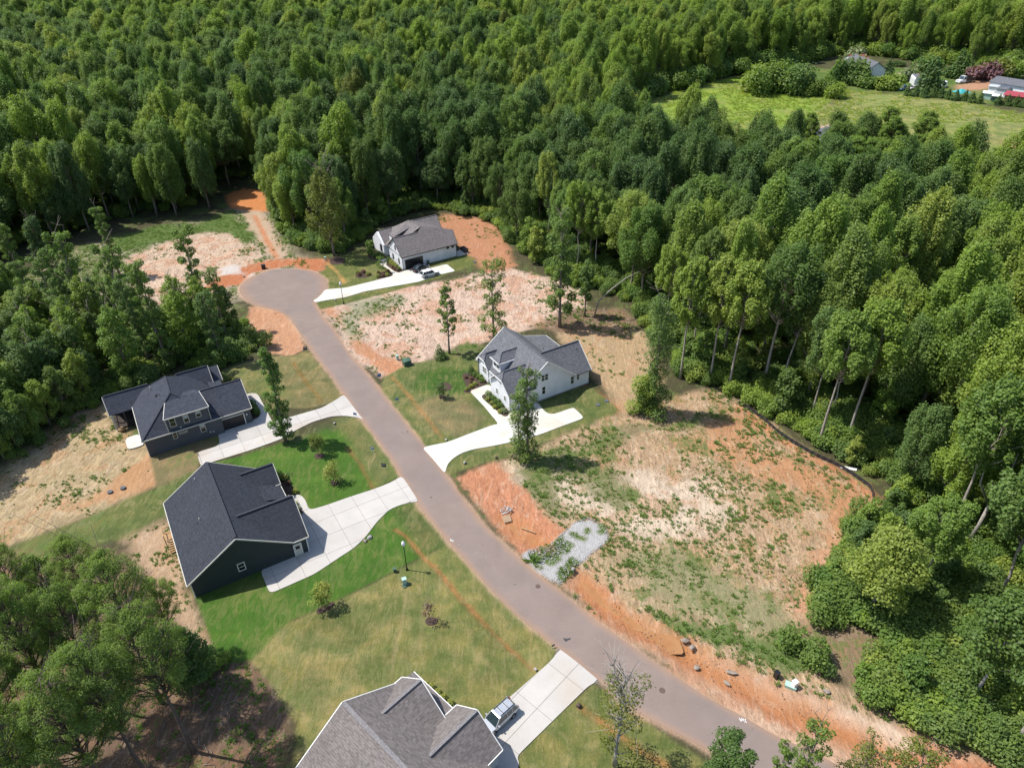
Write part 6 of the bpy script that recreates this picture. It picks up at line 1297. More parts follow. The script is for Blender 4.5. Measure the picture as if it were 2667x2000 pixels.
for x, y, k, s in [(190, 868, 1, .9), (150, 895, 2, .85), (110, 920, 1, .8), (75, 950, 1, .85), (40, 975, 2, .8), (10, 990, 1, .85), (150, 850, 0, 1.1), (95, 890, 0, 1.2), (50, 925, 2, 1.15), (5, 950, 1, 1.2), (-30, 985, 1, 1.1), (110, 840, 2, 1.3), (45, 880, 0, 1.3), (-10, 910, 2, 1.35), (210, 850, 0, .8)]:
    b = f1(x, y); place(PB[k], 'broadleaf_tree', (b[0], b[1], 0), rs.rand()*6, s, ('dark', 'bright', 'mid green')[k]+' leafy tree lining the rear of the straw yard', 'tree', 'small trees lining the tan straw yard')
for x, y, s in [(540, 1735, 1.0), (575, 1725, .7), (150, 1560, 1.2), (60, 1570, 1.2), (230, 1590, .9), (330, 1640, .9), (100, 1150, .9), (170, 1105, .8), (235, 1052, .8), (40, 1190, .9)]:
    b = g(x, y); shrub('shrub', BUSH[rs.randint(4)], (b[0], b[1], -.05), s, 'leafy bush on the rough edge of the '+('pine stand' if y > 1500 or x > 300 else 'straw yard'), 'shrub', 'bushes on the rough edge of the '+('pine stand' if y > 1500 or x > 300 else 'tan back yard'))
# evergreens and bed planting
def cone_bush(seed, H, R, leaf, n, size=.14): 
    rng = np.random.RandomState(seed); lob = [(rng.normal()*R*.18*(1-t), rng.normal()*R*.18*(1-t), H*(.1+.85*t), R*(1-t)*.8+.08, R*.45) for t in np.linspace(0, 1, 12)]; return leaf_mesh('foliage', lob, n, size, rng, M[leaf], shell=.6)
CB = cone_bush(1, 2.3, .85, 'leaf_dark', 900); CB2 = cone_bush(2, 5.2, 2.0, 'leaf_dark', 1500, .4); CBf = cone_bush(3, 5, 2.2, 'leaf_mid', 900, .6)
RB = {k: leaf_mesh('foliage', [(0, 0, .28, .36, .3), (.12, .1, .3, .25, .25), (-.12, -.08, .28, .25, .25)], 190, .15, np.random.RandomState(9), M[k]) for k in ('leaf_yellow', 'leaf_mid', 'leaf_dark', 'leaf_pale', 'leaf_brown')}
def c3(x, y): return g(1200+x*400/2212, 820+y*400/2212)
def c1(x, y): return g(250+x*440/2212, 930+y*440/2212)
def c2(x, y): return g(400+x*440/1921, 1180+y*440/1921)
def c5(x, y): return g(780+x*600/2212, 1720+y*600/2212)
shrub('conical_evergreen', CB, c3(145, 850), 1.0, 'conical evergreen at the corner of the white house front bed', 'evergreen')
shrub('conical_evergreen', CB, c1(1700, 335), 1.1, 'conical evergreen beside the grey house front gable', 'evergreen')
shrub('conical_evergreen', CB, c2(1440, 300), 1.0, 'conical evergreen against the small gable of the black house', 'evergreen')
for f_, lst, where in ((c3, [(220, 885, 'leaf_dark', 1.3), (270, 920, 'leaf_mid', 1.3), (310, 965, 'leaf_light' if 0 else 'leaf_mid', 1.2), (75, 915, 'leaf_brown', .7), (150, 935, 'leaf_brown', .8), (145, 985, 'leaf_brown', .7), (205, 1010, 'leaf_yellow', .9), (150, 1047, 'leaf_yellow', .9), (90, 1085, 'leaf_yellow', .9)], 'in the front bed of the white house'),
                       (c3, [(400, 1170, 'leaf_pale', 1.3), (390, 1232, 'leaf_yellow', .9), (465, 1225, 'leaf_dark', 1.2), (447, 1287, 'leaf_yellow', .8), (520, 1285, 'leaf_dark', 1.4), (492, 1345, 'leaf_yellow', .9), (570, 1330, 'leaf_dark', 1.2), (562, 1412, 'leaf_yellow', .9), (625, 1405, 'leaf_pale', 1.2)], 'in the bed beside the white house walk'),
                       (c5, [(1215, 243, 'leaf_yellow', .8), (1265, 272, 'leaf_yellow', .9), (1330, 322, 'leaf_yellow', .9), (1382, 368, 'leaf_yellow', .9), (1452, 422, 'leaf_yellow', .9)], 'in the front bed of the brown-roofed house'),
                       (c4, [(500, 1050, 'leaf_yellow', 1.3), (545, 1090, 'leaf_yellow', 1.3), (590, 1120, 'leaf_yellow', 1.2), (450, 1020, 'leaf_dark', 1.6), (640, 1170, 'leaf_mid', 1.1), (525, 1130, 'leaf_brown', .9), (560, 1165, 'leaf_brown', .9), (610, 1190, 'leaf_brown', .9)], 'in the bed by the far open garage'),
                       (c4, [(340, 1300, 'leaf_brown', 1.1), (420, 1278, 'leaf_yellow', 1.1), (430, 1215, 'leaf_brown', 1.1), (250, 1300, 'leaf_yellow', 1.1), (260, 1240, 'leaf_brown', 1)], 'in the oval bed on the far lawn'),
                       (lambda x, y: t1(5, x, y), [(140, 143, 'leaf_brown', 1.1), (165, 125, 'leaf_brown', 1.1), (195, 140, 'leaf_yellow', 1.1), (125, 128, 'leaf_yellow', 1)], 'in the round bed on the far lawn'),
                       (c4, [(110, 870, 'leaf_mid', 2.2), (110, 740, 'leaf_mid', 2.4), (200, 930, 'leaf_mid', 1.6), (260, 900, 'leaf_dark', 1.6), (330, 930, 'leaf_dark', 1.5)], 'in the shady bed at the far house corner'),
                       (c1, [(2040, 640, 'leaf_dark', 1.6), (2075, 700, 'leaf_mid', 1.5), (2110, 745, 'leaf_mid', 1.4), (1760, 300, 'leaf_yellow', .9), (1800, 310, 'leaf_yellow', .8)], 'in the side bed of the grey house'),
                       (c2, [(1490, 300, 'leaf_yellow', 1.1), (1500, 275, 'leaf_pale', .9), (1540, 350, 'leaf_brown', .8), (1615, 450, 'leaf_yellow', 1.0), (1620, 590, 'leaf_yellow', .8), (1650, 640, 'leaf_pale', .8), (1670, 680, 'leaf_brown', .8)], 'in the front bed of the black house')):
    nm_ = {'leaf_yellow': 'yellow-green', 'leaf_mid': 'green', 'leaf_dark': 'dark', 'leaf_pale': 'variegated', 'leaf_brown': 'brownish'}
    for x, y, lf, s in lst:
        p = f_(x, y); lab = f"{nm_[lf]} bush {where}"; shrub('bed_shrub', RB[lf], (p[0], p[1], .05), s*1.25, lab, 'shrub', lab.replace('bush', 'bushes'))
b = t1(5, 650, 670); shrub('conifer_shrub', CB, (b[0], b[1], 0), 1.5, 'small dark conifer at the foot of the slim lone tree', 'shrub')
# far yards
for i, (x, y) in enumerate([(875, 520), (975, 530), (1065, 545), (1165, 540), (1255, 545), (1340, 560), (1430, 575), (1530, 580), (1610, 600), (1700, 610), (1910, 630), (2010, 635), (2110, 645), (2195, 655)]):
    p = c7(x, y); shrub('conical_shrub', CB2, (p[0], p[1], 0), .95, 'conical shrub in the row along the far weedy field edge', 'shrub', 'conical shrubs along the far field edge')
for x, y, s, lab in [(1440, 320, 2.6, 'tall blue-green conifer left of the white truck'), (1500, 330, 2.3, 'shorter blue-green conifer beside the white truck'), (650, 300, 1.6, 'dark palm-like bush by the corner of the pale far house'), (1110, 480, 2.9, 'dark conifer hiding the end of the white trailer')]:
    p = c7(x, y); shrub('far_conifer', CB2, (p[0], p[1], 0), (s, s, s*1.05), lab, 'conifer')
hg = [(20, 420), (60, 400), (110, 395), (160, 390), (205, 395), (250, 400), (300, 405), (350, 410), (390, 425), (60, 350), (130, 340), (210, 335), (290, 340), (350, 350)]
for x, y in hg: p = c7(x, y); shrub('hedge_conifer', CBf, (p[0], p[1], 0), (1.7, 1.7, 2.3), 'pointed evergreen in the tall far hedge', 'conifer', 'pointed evergreens in the tall far hedge')
for x, y, k, s, lab in [(480, 440, 'leaf_mid', 3.2, 'round bush on the field edge before the pale far house'), (600, 450, 'leaf_light', 3.4, 'light bush below the pale far house corner'), (720, 430, 'leaf_light', 3.8, 'large light bush left of the blue pickup'), (910, 350, 'leaf_pale', 3.2, 'pale feathery bush behind the junk car'), (1110, 270, 'leaf_mid', 4.6, 'broad tree behind the dark conifer on the far lawn'), (1740, 350, 'leaf_pink', 4.6, 'pink flowering tree left of the mobile home'), (1910, 330, 'leaf_olive', 5.2, 'olive round tree behind the mobile home'), (2080, 320, 'leaf_light', 5.0, 'light green tree above the mobile home roof'), (260, 160, 'leaf_pale', 5.0, 'pale leafy tree above the maroon shed'), (1700, 300, 'leaf_mid', 3.0, 'low tree behind the pink flowering one'), (765, 190, 'leaf_mid', 1.8, 'small round bush on the far lawn edge')]:
    rng = np.random.RandomState(int(x)); lob = [(rng.normal()*.45, rng.normal()*.45, .35+.6*rng.rand(), .4+.2*rng.rand(), .4+.2*rng.rand()) for _ in range(10)]; me = leaf_mesh('foliage', lob, 1500, .22, rng, M[k]); p = c7(x, y); shrub('round_bush' if s < 4 else 'round_tree', me, (p[0], p[1], -.2), s*1.25, lab, 'tree' if s >= 4 else 'shrub')
rng = np.random.RandomState(5); fx = rs.uniform(100, 300, 400); fy = rs.uniform(330, 470, 400)
p_ = [c7(x, y) for x, y in [(60, 470), (110, 480), (330, 470), (430, 480), (560, 490), (660, 500), (760, 505)]]
# front of the field: light tall bushes left of the hedge
for i, (x, y) in enumerate([(1640, 190), (1660, 195), (1690, 192), (1715, 195), (1740, 200), (1770, 200), (1800, 205)]): p = f1(x, y+6); shrub('field_edge_bush', BUSH[i % 2], (p[0], p[1], 0), (5.5 if i < 4 else 3.2), 'broad light bush on the top edge of the bright field', 'shrub', 'bushes on the top edge of the bright field')

# ---- weeds and rough grass on bare ground
TUFT = []
for i, (n, h, w_) in enumerate(((14, .32, .05), (20, .55, .07), (26, .22, .06), (30, 1.1, .16))):
    rng = np.random.RandomState(700+i); co = []
    for k in range(n):
        a = rng.rand()*6.28; r = rng.rand()*h*.5; b = np.array([math.cos(a)*r, math.sin(a)*r, 0]); t = b+np.array([math.cos(a)*h*1.1*rng.rand(), math.sin(a)*h*1.1*rng.rand(), h*(.25+.5*rng.rand())]); s = np.array([-math.sin(a), math.cos(a), 0])*w_
        co += [b-s, b+s, t+s*.35, t-s*.35]
    TUFT.append(np_mesh('tuft', co, np.arange(n*4).reshape(-1, 4), M['weed']))
to = []
for i, me in enumerate(TUFT):
    p = t1(8, (1480, 1340, 1600, 1250)[i], (330, 300, 130, 330)[i]); o = link('grass_clump', me); o.location = (p[0], p[1], 0); tag(o, 'grass clump growing through the white gravel pad', 'grass', 'grass clumps in the gravel pad'); to.append([o])
N_ = 170000; tx = rs.uniform(GX0, GX1, N_); ty = rs.uniform(GY0+4, GY1, N_)
_, mx_, lab_, nm_ = paint(tx, ty, ZONES); v_ = mx_[:, 0]*.8+.55*fbm(tx, ty, .13, 5, 3)+.35*fbm(tx, ty, .8, 2, 40)
zi = [nm_.index(q) for q in ('weeds', 'bare_soil', 'gravel', 'leaf_litter') if q in nm_]
k = (v_ > .53) & np.isin(lab_, zi) & (sdist(tx, ty, ROAD_POLY) < -.4)
for D_ in (D1, D2, D3, D4, D5): k &= sdist(tx, ty, [q[:2] for q in D_]) < 0
tp2 = np.c_[tx[k], ty[k], np.full(k.sum(), -.12)][:60000]; vv_ = v_[k][:40000]
o = gn_scatter('weeds', tp2, rs.choice(3, len(tp2), p=[.4, .25, .35]), rs.uniform(.3, .85, len(tp2))*(1+np.clip(vv_-.5, 0, .4)*1.5), rs.rand(len(tp2))*6.28, to[:3]); tag(o, 'scattered weeds and tufts over the bare clay and sandy lots', 'weeds')
N_ = 30000; tx = rs.uniform(70, 480, N_); ty = rs.uniform(290, 430, N_); FP = [[tuple(p[:2]) for p in W(z[1])] for z in FARZ[:2]]
k = ((sdist(tx, ty, FP[0]) > 0) | (sdist(tx, ty, FP[1]) > 0)) & (fbm(tx, ty, .08, 3, 4) > .4); fp = np.c_[tx[k], ty[k], np.zeros(k.sum())][:5000]
for o_ in (1,):
    M['fieldgrass'] = leafmat('field_grass', [(.26, .34, .05), (.30, .34, .07)], .45); me = TUFT[3].copy(); me.materials.clear(); me.materials.append(M['fieldgrass'])
    p = f1(1500, 215); fo = link('tall_grass', me); fo.location = (p[0], p[1], 0); tag(fo, 'tall grass clump at the near corner of the bright field', 'grass')
o = gn_scatter('field_grass', fp, np.zeros(len(fp), int), rs.uniform(.25, .6, len(fp)), rs.rand(len(fp))*6.28, [[fo]]); tag(o, 'tall bright grass across the far fields', 'grass')

# ------------------------------------------------------------------ street furniture and small things
def lamp(base, label):
    r = empty('street_lamp', (base[0], base[1], 0)); tag(r, label, 'street lamp')
    b = MB(); b.disc((0, 0, 0), .2, .5, 12, .09); b.obj('lamp_base', M['black'], r, True)
    MB().tube([(0, 0, .4), (0, 0, 4.5)], [.07, .055], 8).obj('lamp_post', M['black'], r, True)
    b = MB(); b.disc((0, 0, 4.5), .1, .12, 12, .17); b.obj('lamp_collar', M['black'], r, True)
    v = []; n = 14; prof = [(.15, 4.62), (.24, 4.78), (.27, 5.0), (.22, 5.25), (.1, 5.42), (.02, 5.5)]
    for rr, z in prof: v += [(rr*math.cos(2*math.pi*k/n), rr*math.sin(2*math.pi*k/n), z) for k in range(n)]
    f = [[i*n+k, i*n+(k+1) % n, (i+1)*n+(k+1) % n, (i+1)*n+k] for i in range(len(prof)-1) for k in range(n)]+[[(len(prof)-1)*n+k for k in range(n)]]
    link('globe', pymesh('globe', v, f, True), M['globe'], r)
    b = MB(); b.disc((0, 0, 5.5), .04, .14, 8, .01); b.obj('finial', M['black'], r, True)
lamp(t1(8, 443, 390), 'black lamp post with white acorn globe on the big near lawn')
lamp(t1(4, 2200, 322), 'black lamp post with white globe beside the far driveway and turning circle')
def box_thing(name, p, sx, sy, sz, rz, m, label, cat, lid=None, slope=0):
    r = empty(name, (p[0], p[1], 0), rz); tag(r, label, cat)
    b = MB(); b.box(-sx/2, -sy/2, -.35, sx/2, sy/2, sz); b.obj('body', M[m], r)
    b = MB(); b.extr([(-sx/2-.03, -sy/2-.03, sz+.003), (sx/2+.03, -sy/2-.03, sz+.003), (sx/2+.03, -sy/2-.03, sz+.06), (0, -sy/2-.03, sz+.06+slope), (-sx/2-.03, -sy/2-.03, sz+.06)], (0, sy+.06, 0)); b.obj('lid', M[lid or m], r)
    if sz > .5: b = MB(); b.box(-sx/2+.06, -sy/2-.02, .12, sx/2-.06, -sy/2-.005, sz-.1); b.obj('door', M[lid or m], r)
    return r
box_thing('transformer_box', t1(5, 443, 712), 1.5, 1.3, 1.0, .5, 'green_box', 'dark green transformer cabinet on the clay corner by the road', 'utility box', slope=.1)
box_thing('utility_pedestal', t1(5, 382, 678), .45, .45, .9, .4, 'pale_green_box', 'pale green pedestal beside the dark green transformer', 'utility box')
box_thing('utility_pedestal', t1(8, 428, 480), .55, .5, 1.0, .3, 'pale_green_box', 'pale green pedestal on the dry lawn near the lamp post', 'utility box')
box_thing('valve_box', t1(8, 434, 488), .9, .6, .04, .8, 'green_box', 'flat green ground box at the foot of the pale lawn pedestal', 'utility box')
box_thing('utility_pedestal', t1(8, 366, 402), .38, .38, .6, .2, 'green_box', 'small dark green pedestal at the bright lawn edge near the lamp', 'utility box')
box_thing('utility_pedestal', t1(9, 627, 1070), .5, .5, .75, .5, 'black', 'black utility pedestal on the sandy clay verge', 'utility box')
box_thing('utility_pedestal', t1(9, 740, 1132), .55, .5, .8, .5, 'trim_white', 'white-topped pedestal on the sandy clay verge', 'utility box')
box_thing('valve_box', t1(9, 720, 1128), 1.2, .7, .06, -.5, 'pale_green_box', 'flat grey-green lid beside the white-topped verge pedestal', 'utility box')
box_thing('utility_pedestal', t1(4, 2083, 42), .4, .4, .8, .3, 'pale_green_box', 'small pale pedestal behind the turning circle', 'utility box')
box_thing('mailbox_cabinet', t1(4, 1688, 95), 1.0, .7, .9, .4, 'black', 'dark cabinet on the clay behind the turning circle', 'utility box')
def yard_sign(p, rz, m, label, w=.6, h=.45, ht=.9):
    r = empty('yard_sign', (p[0], p[1], 0), rz); tag(r, label, 'sign')
    b = MB(); b.box(-w/2, -.02, ht-h, w/2, .02, ht); b.obj('board', M[m], r)
    b = MB(); b.box(-w/2+.06, -.024, ht-h*.45, w/2-.1, -.021, ht-h*.3); b.obj('print', M['trim_white'], r)
    for x in (-w/2+.04, w/2-.04): b = MB(); b.box(x-.02, -.02, 0, x+.02, .02, ht-h-.002); b.obj('stake', M['trim_white'], r)
yard_sign(t1(4, 1957, 628), .2, 'sign_black', 'dark lot sign at the clay verge left of the road', .8, .7, 1.1)
yard_sign(t1(5, 267, 800), .3, 'sign_blue', 'dark blue lot sign at the clay corner right of the road', .7, .7, 1.1)
yard_sign(t1(5, 380, 952), .1, 'sign_blue', 'blue sign on the front lawn of the white house')
yard_sign(t1(5, 223, 1268), -.5, 'sign_blue', 'blue sign on the verge beside the bright lawn')
yard_sign(t1(5, 297, 1378), -.2, 'sign_black', 'black lot sign on the verge beside the bright lawn', .8, .7, 1.1)
yard_sign(t1(5, 112, 1046), -.2, 'sign_blue', 'blue sign at the road end of the left driveway')
yard_sign(t1(8, 1378, 888), .4, 'sign_black', 'small black sign at the mouth of the nearest driveway', .4, .3, .6)
def lidthing(p, r, m, label, cat='cover', z=.0, name='manhole_cover', h=.05):
    o = MB().disc((0, 0, 0), r, h, 18, r*.93).obj(name, M[m]); o.location = (p[0], p[1], z); tag(o, label, cat); return o
lidthing(t1(8, 1280, 497), .33, 'iron', 'rusty manhole cover in the road near the gravel pad', z=.075)
lidthing(t1(8, 2075, 1163), .36, 'iron', 'rusty manhole cover in the road near the bottom right', z=.075)
for x, y, k, lb in [(705, 1528, 4, 'left tank lid in the straw yard of the grey house'), (788, 1502, 4, 'right tank lid in the straw yard of the grey house')]: lidthing(t1(k, x, y), .42, 'lid', lb, name='tank_lid', h=.18)
for x, y, lb in [(1665, 970, 'flat grey tank lid in the side lawn of the white house'), (1720, 945, 'darker tank lid at the end of the white house side lawn')]: lidthing(t1(5, x, y), .42, 'lid', lb, name='tank_lid', h=.12)
lidthing(t1(5, 876, 57), .45, 'lid', 'tank lid on the lawn behind the white SUV', name='tank_lid', h=.15)
lidthing(t1(8, 1340, 1245), .16, 'iron', 'small round cap in the nearest concrete driveway', z=.055, name='drain_cap', h=.01)
lidthing(t1(5, 640, 1292), .2, 'iron', 'small drain cap in the mouth of the white driveway', z=.055, name='drain_cap', h=.02)
lidthing(t1(5, 58, 982), .18, 'iron', 'small drain cap in the mouth of the left driveway', z=.055, name='drain_cap', h=.02)
# culvert mouths
def culvert(p, ang, label, r=.3, m='pipe'):
    e = empty('culvert_pipe', (p[0], p[1], .12), ang); tag(e, label, 'pipe'); n = 14
    v = []
    for x, rr in ((-.4, r*.8), (0, r*.8), (0, r*.62), (-.3, r*.62)): v += [(x, rr*math.cos(2*math.pi*k/n), rr*math.sin(2*math.pi*k/n)) for k in range(n)]
    link('pipe', pymesh('pipe', v, [[i*n+k, i*n+(k+1) % n, (i+1)*n+(k+1) % n, (i+1)*n+k] for i in range(3) for k in range(n)], True), M[m], e)
    MB().tube([(-.32, 0, 0), (-.28, 0, 0)], r*.61, 12).obj('opening', M['black'], e)
culvert(t1(5, 818, 1348), R_(-55), 'pale culvert mouth in the lawn below the white driveway')
culvert(t1(5, 690, 1192), R_(125), 'small culvert mouth above the white driveway', .2)
culvert(t1(8, 1552, 1268), R_(-40), 'dark culvert mouth right of the nearest driveway', .32, 'iron')
culvert(t1(8, 1258, 1022), R_(130), 'pale culvert mouth at the end of the clay swale', .18)
culvert(t1(4, 2145, 1096), R_(-60), 'small culvert mouth below the left driveway', .25)
culvert(t1(8, 1515, 395), R_(-40), 'dark culvert mouth in the grass of the gravel pad', .35)
culvert(t1(4, 2150, 305), R_(-60), 'dark culvert mouth below the far driveway', .25)
# stones
def stone(p, s, m, label, sd):
    rng = np.random.RandomState(sd); s = tuple(q*.72 for q in s); b = bmesh.new(); bmesh.ops.create_icosphere(b, subdivisions=2, radius=1)
    for v in b.verts: v.co *= 1+rng.normal()*.09; v.co.x *= s[0]; v.co.y *= s[1]; v.co.z *= s[2]
    me = bpy.data.meshes.new('boulder'); b.to_mesh(me); b.free(); o = link('boulder', me, M[m]); o.location = (p[0], p[1], s[2]*.35-(.32 if sd in (3, 4, 5, 6, 7) else .0)); o.rotation_euler.z = sd; tag(o, label, 'boulder')
stone(t1(8, 204, 186), (.6, .45, .42), 'stone', 'darker upper boulder of the pair by the wide driveway', 1)
stone(t1(8, 176, 208), (.5, .4, .35), 'stone_pale', 'paler lower boulder of the pair by the wide driveway', 2)
stone(t1(9, 45, 832), (.75, .4, .3), 'stone_pale', 'flat stone in the ditch grass, left of two', 3)
stone(t1(9, 90, 876), (.65, .4, .3), 'stone_pale', 'flat stone in the ditch grass, right of two', 4)
stone(t1(9, 120, 1005), (.5, .5, .25), 'stone_pale', 'pale stone on the clay verge below the paired stones', 5)
stone(t1(9, 345, 1036), (.9, .35, .2), 'stone_pale', 'long low stone on the clay verge', 6)
stone(t1(9, 315, 1105), (.35, .6, .15), 'stone_pale', 'pale slab-like stone nearest the road on the clay verge', 7)
stone(t1(4, 1560, 150), (.5, .4, .3), 'stone_pale', 'pale lump on the clay beside the turning circle', 8)
stone(t1(9, 950, 1168), (.6, .4, .25), 'stone_pale', 'pale stone at the scrub edge beyond the pedestals', 9)
stone(t1(5, 1015, 1312), (.28, .28, .5), 'iron', 'dark stump at the clay corner below the white driveway', 10)
# small rubble and gravel stones
def rubble(name, poly, n, r0, r1, m, label, cat, zoff=.0):
    P = [q[:2] for q in poly]; A = np.array(P); rng = np.random.RandomState(n); pts_ = []
    q = rng.uniform(A.min(0), A.max(0), (n*4, 2)); q = q[sdist(q[:, 0], q[:, 1], P) > 0][:n]; b = bmesh.new(); bmesh.ops.create_icosphere(b, subdivisions=1, radius=1)
    base_v = np.array([v.co[:] for v in b.verts]); fs = np.array([[v.index for v in f.verts] for f in b.faces]); b.free()
    co = []; qs = []
    for i, p in enumerate(q): r = rng.uniform(r0, r1); co.append(base_v*rng.uniform(.6, 1.2, 3)*r*(1+rng.normal(size=(len(base_v), 1))*.15)+np.array([p[0], p[1], zoff+r*.3])); qs.append(fs+i*len(base_v))
    o = link(name, np_mesh(name, np.vstack(co), np.vstack(qs), M[m])); tag(o, label, cat, kind='stuff'); return o
PAD = W(CR(1280, 1280, .16275, [(460, 1020), (540, 930), (900, 860), (1180, 620), (1340, 470), (1560, 405), (1700, 470), (1850, 560), (1900, 770), (1720, 910), (1460, 1110), (1300, 1220), (1100, 1490), (900, 1430), (680, 1250)]))
rubble('gravel_stones', PAD, 2200, .04, .10, 'gravel', 'loose pale stones strewn over the gravel entrance pad', 'gravel', -.06)
rubble('rubble_heap', W(CR(1280, 1280, .16275, [(110, 350), (200, 240), (390, 240), (410, 290), (290, 350), (180, 380)])), 60, .06, .15, 'trash', 'heap of white rubble behind the timber pallet', 'rubble', 0)
M['clod'] = simple('clay_clod', (.36, .24, .17), .95, .1, .4, 2)
for lot, nn, lb in ((F([(700, 680), (860, 640), (1100, 590), (1240, 640), (1050, 730), (860, 780), (790, 770)]), 500, 'small stones and clods on the sandy strip above the white house'), (F([(1180, 1000), (1560, 900), (1860, 1060), (1740, 1320), (1500, 1300), (1300, 1200)]), 900, 'small stones and clods over the cleared right-hand lot'), (F([(1300, 1280), (1560, 1430), (1800, 1540), (2100, 1650), (1900, 1620), (1560, 1480), (1330, 1340)]), 420, 'clods along the orange roadside ditch'), (F([(280, 560), (430, 500), (540, 520), (560, 570), (430, 650), (300, 640)]), 400, 'stones and debris on the left sandy lot')):
    rubble('clods', W(lot), nn, .035, .1, 'clod', lb, 'stones', -.06)
# wood pallet
p = g(1280+245*.16275, 1280+415*.16275); r = empty('pallet', (p[0], p[1], -.35), R_(20)); tag(r, 'weathered timber pallet tipped in the orange ditch', 'pallet'); r.rotation_euler.x = R_(16)
for i in range(8): MB().box(-.6, -.5+i*.135, .12, .6, -.5+i*.135+.09, .145).obj('slat', M['pallet'], r)
for x in (-.55, 0, .48): MB().box(x, -.5, 0, x+.07, .54, .118).obj('stringer', M['pallet'], r)
a = g(1280+470*.16275, 1280+550*.16275); b = g(1280+700*.16275, 1280+640*.16275); o = MB().bar((a[0], a[1], -.3), (b[0], b[1], -.2), .14, .05).obj('plank', M['wood']); tag(o, 'loose board lying in the orange ditch', 'board')
# silt fence
P = resample(W(T(6, [(385, 962), (430, 985), (540, 1062), (640, 1150), (750, 1222), (870, 1292), (1000, 1352), (1090, 1402), (1170, 1457), (1228, 1505), (1240, 1580), (1225, 1659)])), 33)
r = empty('silt_fence', (P[0][0], P[0][1], 0)); tag(r, 'low black silt fence on stakes along the rear rim of the cleared lot', 'fence'); o0_ = np.array([P[0][0], P[0][1], 0])
rng = np.random.RandomState(4)
for i in range(32):
    a = np.array([*P[i], 0])-o0_; b = np.array([*P[i+1], 0])-o0_; ln = rng.uniform(-.12, .12, 2); d = (b-a)/np.linalg.norm(b-a); nn = np.array([-d[1], d[0], 0])
    m_ = (a+b)/2+nn*.12; bb = MB(); h_ = .62
    for s0, s1, k0, k1 in ((a, m_, 0, .08), (m_, b, .08, 0)): bb.add([s0-nn*.02, s1-nn*.02, s1-nn*.02+[0, 0, h_-k1], s0-nn*.02+[0, 0, h_-k0], s0+nn*.02, s1+nn*.02, s1+nn*.02+[0, 0, h_-k1], s0+nn*.02+[0, 0, h_-k0]], [[0, 1, 2, 3], [7, 6, 5, 4], [3, 2, 6, 7]])
    bb.obj('fence_panel', M['fabric'], r); MB().bar(a+nn*.05+[0, 0, -.2], a+nn*(.05+ln[0])+[0, 0, .95], .05).obj('stake', M['wood'], r)
o = MB().extr([(0, 0, 0), (2.2, -.8, 0), (2.5, -.3, 0), (.4, .5, 0)], (0, 0, .12)).obj('white_board', M['trim_white']); p = t1(6, 1035, 1375); o.location = (p[0], p[1], .02); tag(o, 'white board lying against the silt fence', 'board')
# painted survey marks and a repair patch on the road
def mark(pts_, wd, name, m, label, z=.09, grp=None):
    b = MB()
    for a, c in pts_: a = np.array([*a[:2], z]); c = np.array([*c[:2], z]); b.bar(a, c, wd, .006)
    o = b.obj(name, M[m]); o['kind'] = 'structure'; return o
q = lambda x, y: t1(9, x, y)
mark([(q(388, 1338), q(400, 1362)), (q(396, 1350), q(410, 1350)), (q(405, 1338), q(402, 1362)), (q(430, 1345), q(424, 1370)), (q(426, 1358), q(438, 1370))], .06, 'survey_mark', 'white_marks', '')
mark([(q(412, 1345), q(420, 1348)), (q(420, 1348), q(417, 1358)), (q(417, 1358), q(410, 1355)), (q(410, 1355), q(412, 1345))], .06, 'survey_mark', 'white_marks', '')
q = lambda x, y: t1(8, x, y)
mark([(q(722, 195), q(738, 214)), (q(722, 208), q(744, 204)), (q(722, 195), q(722, 210))], .06, 'survey_mark', 'white_marks', '')
pl = [q(x, y) for x, y in [(1442, 828), (1460, 832), (1492, 828), (1485, 840), (1472, 842), (1462, 852), (1450, 845)]]
b = MB(); b.extr([(p[0], p[1], .075) for p in pl], (0, 0, .022)); o = b.obj('tar_patch', M['tar']); tag(o, kind='structure')
mark([(q(1310, 722), q(1380, 765)), (q(1380, 765), q(1442, 822))], .045, 'sealed_crack', 'stain', '', .078)
rng = np.random.RandomState(12)
for i in range(26):      # mud crumbs and pale spots dropped on the road
    k = rng.randint(30, len(ROAD_L)-1); t = rng.uniform(.12, .88); p = ROAD_L[k]*(1-t)+ROAD_R[k]*t; o = MB().disc((0, 0, 0), rng.uniform(.06, .2), .006, 8).obj('road_stain', M['stain' if i % 3 else 'iron']); o.location = (p[0], p[1], .086); o.scale = (1, rng.uniform(.4, 1), 1); o.rotation_euler.z = i; tag(o, kind='structure')
# rope swing frame on the bright lawn and a hose
a = t1(4, 1840, 1415); r = empty('wire_frame', (a[0], a[1], 0)); tag(r, 'small dark wire frame on the bright lawn below the left driveway', 'frame')
for x0, y0, x1, y1 in ((0, 0, .6, .3), (.6, .3, .9, -.4), (.9, -.4, 0, 0)): MB().tube([(x0, y0, .03), ((x0+x1)/2, (y0+y1)/2, .25), (x1, y1, .03)], .025, 5).obj('wire', M['black'], r)
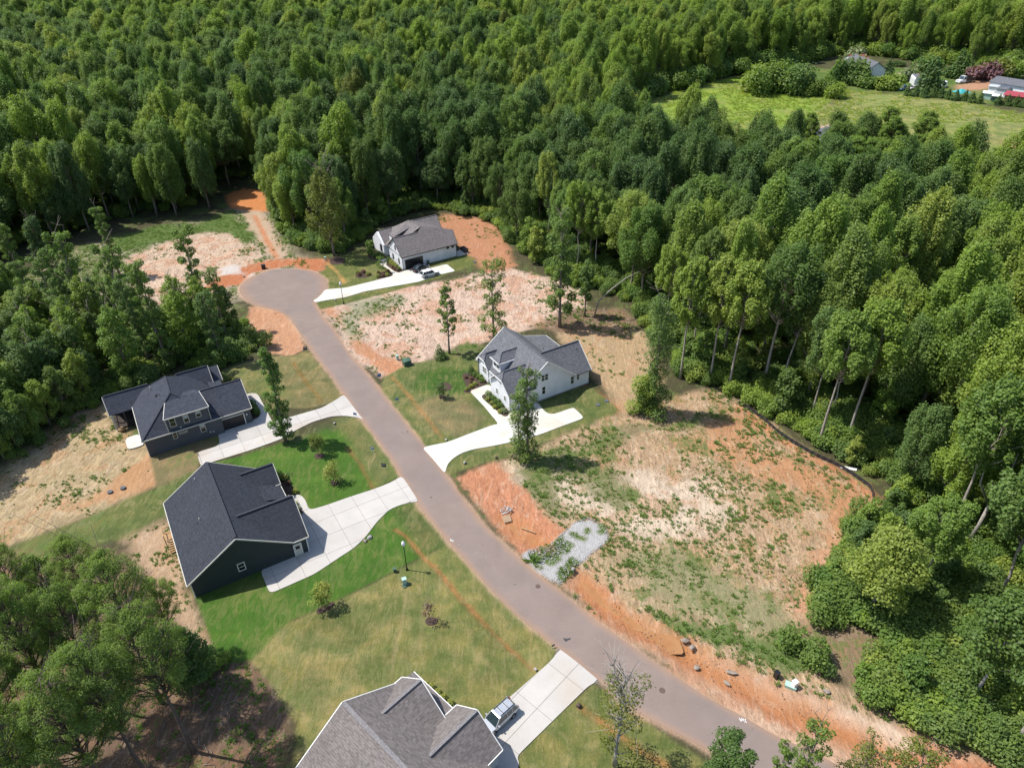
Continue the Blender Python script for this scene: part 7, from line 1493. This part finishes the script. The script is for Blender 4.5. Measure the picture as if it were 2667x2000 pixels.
# brush and windfall under the pines
rng = np.random.RandomState(21); PS = [q[:2] for q in W([(420, 1740), (560, 1760), (640, 1850), (560, 2050), (380, 2150), (300, 1950)])]; A = np.array(PS); runs = []
while len(runs) < 70:
    p = rng.uniform(A.min(0), A.max(0)); 
    if not inpoly(p, PS): continue
    a = rng.rand()*6.28; L = rng.uniform(.5, 1.8); runs.append(([(p[0], p[1], .05), (p[0]+math.cos(a)*L, p[1]+math.sin(a)*L, .1)], [.04, .02]))
o = link('fallen_sticks', tubes_mesh('fallen_sticks', runs, M['bark'])); tag(o, 'fallen sticks on the needle litter under the pines', 'sticks', kind='stuff')
o = link('fallen_log', tubes_mesh('fallen_log', [([t1(9, 1830, 760, .2), t1(9, 1940, 760, 1.2)], [.2, .15]), ([t1(9, 1820, 745, .2), t1(9, 1945, 820, .4)], [.18, .1])], M['bark_dead'])); tag(o, 'two pale broken trunks lying crossed in the right-hand wood', 'log')


# ------------------------------------------------------------------ tell look-alikes apart by their order in the picture
ONES = 'zero one two three four five six seven eight nine ten eleven twelve thirteen fourteen fifteen sixteen seventeen eighteen nineteen'.split()
ORDS = 'zeroth first second third fourth fifth sixth seventh eighth ninth tenth eleventh twelfth thirteenth fourteenth fifteenth sixteenth seventeenth eighteenth nineteenth'.split()
def num(n, o=False):
    if n < 20: return (ORDS if o else ONES)[n]
    t, u = divmod(n, 10); tens = {2: 'twent', 3: 'thirt', 4: 'fort', 5: 'fift', 6: 'sixt', 7: 'sevent', 8: 'eight', 9: 'ninet'}[t]
    return tens+('ieth' if o else 'y') if u == 0 else tens+'y-'+(ORDS if o else ONES)[u]
by = {}
for o in bpy.data.objects:
    if o.parent is None and 'category' in o.keys() and 'label' in o.keys(): by.setdefault(o['label'], []).append(o)
for lab, L in by.items():
    if len(L) < 2: continue
    def pxx(o): v = np.array(o.location[:])-np.array([0, 0, H_CAM]); return (v@_R)/(v@_fwd)
    L.sort(key=pxx); n = len(L)
    for i, o in enumerate(L):
        new = f"{lab}, {num(i+1, True)} of {num(n)} from left"
        if len(new.split()) <= 16: o['label'] = new
        if 'group' not in o.keys(): o['group'] = lab
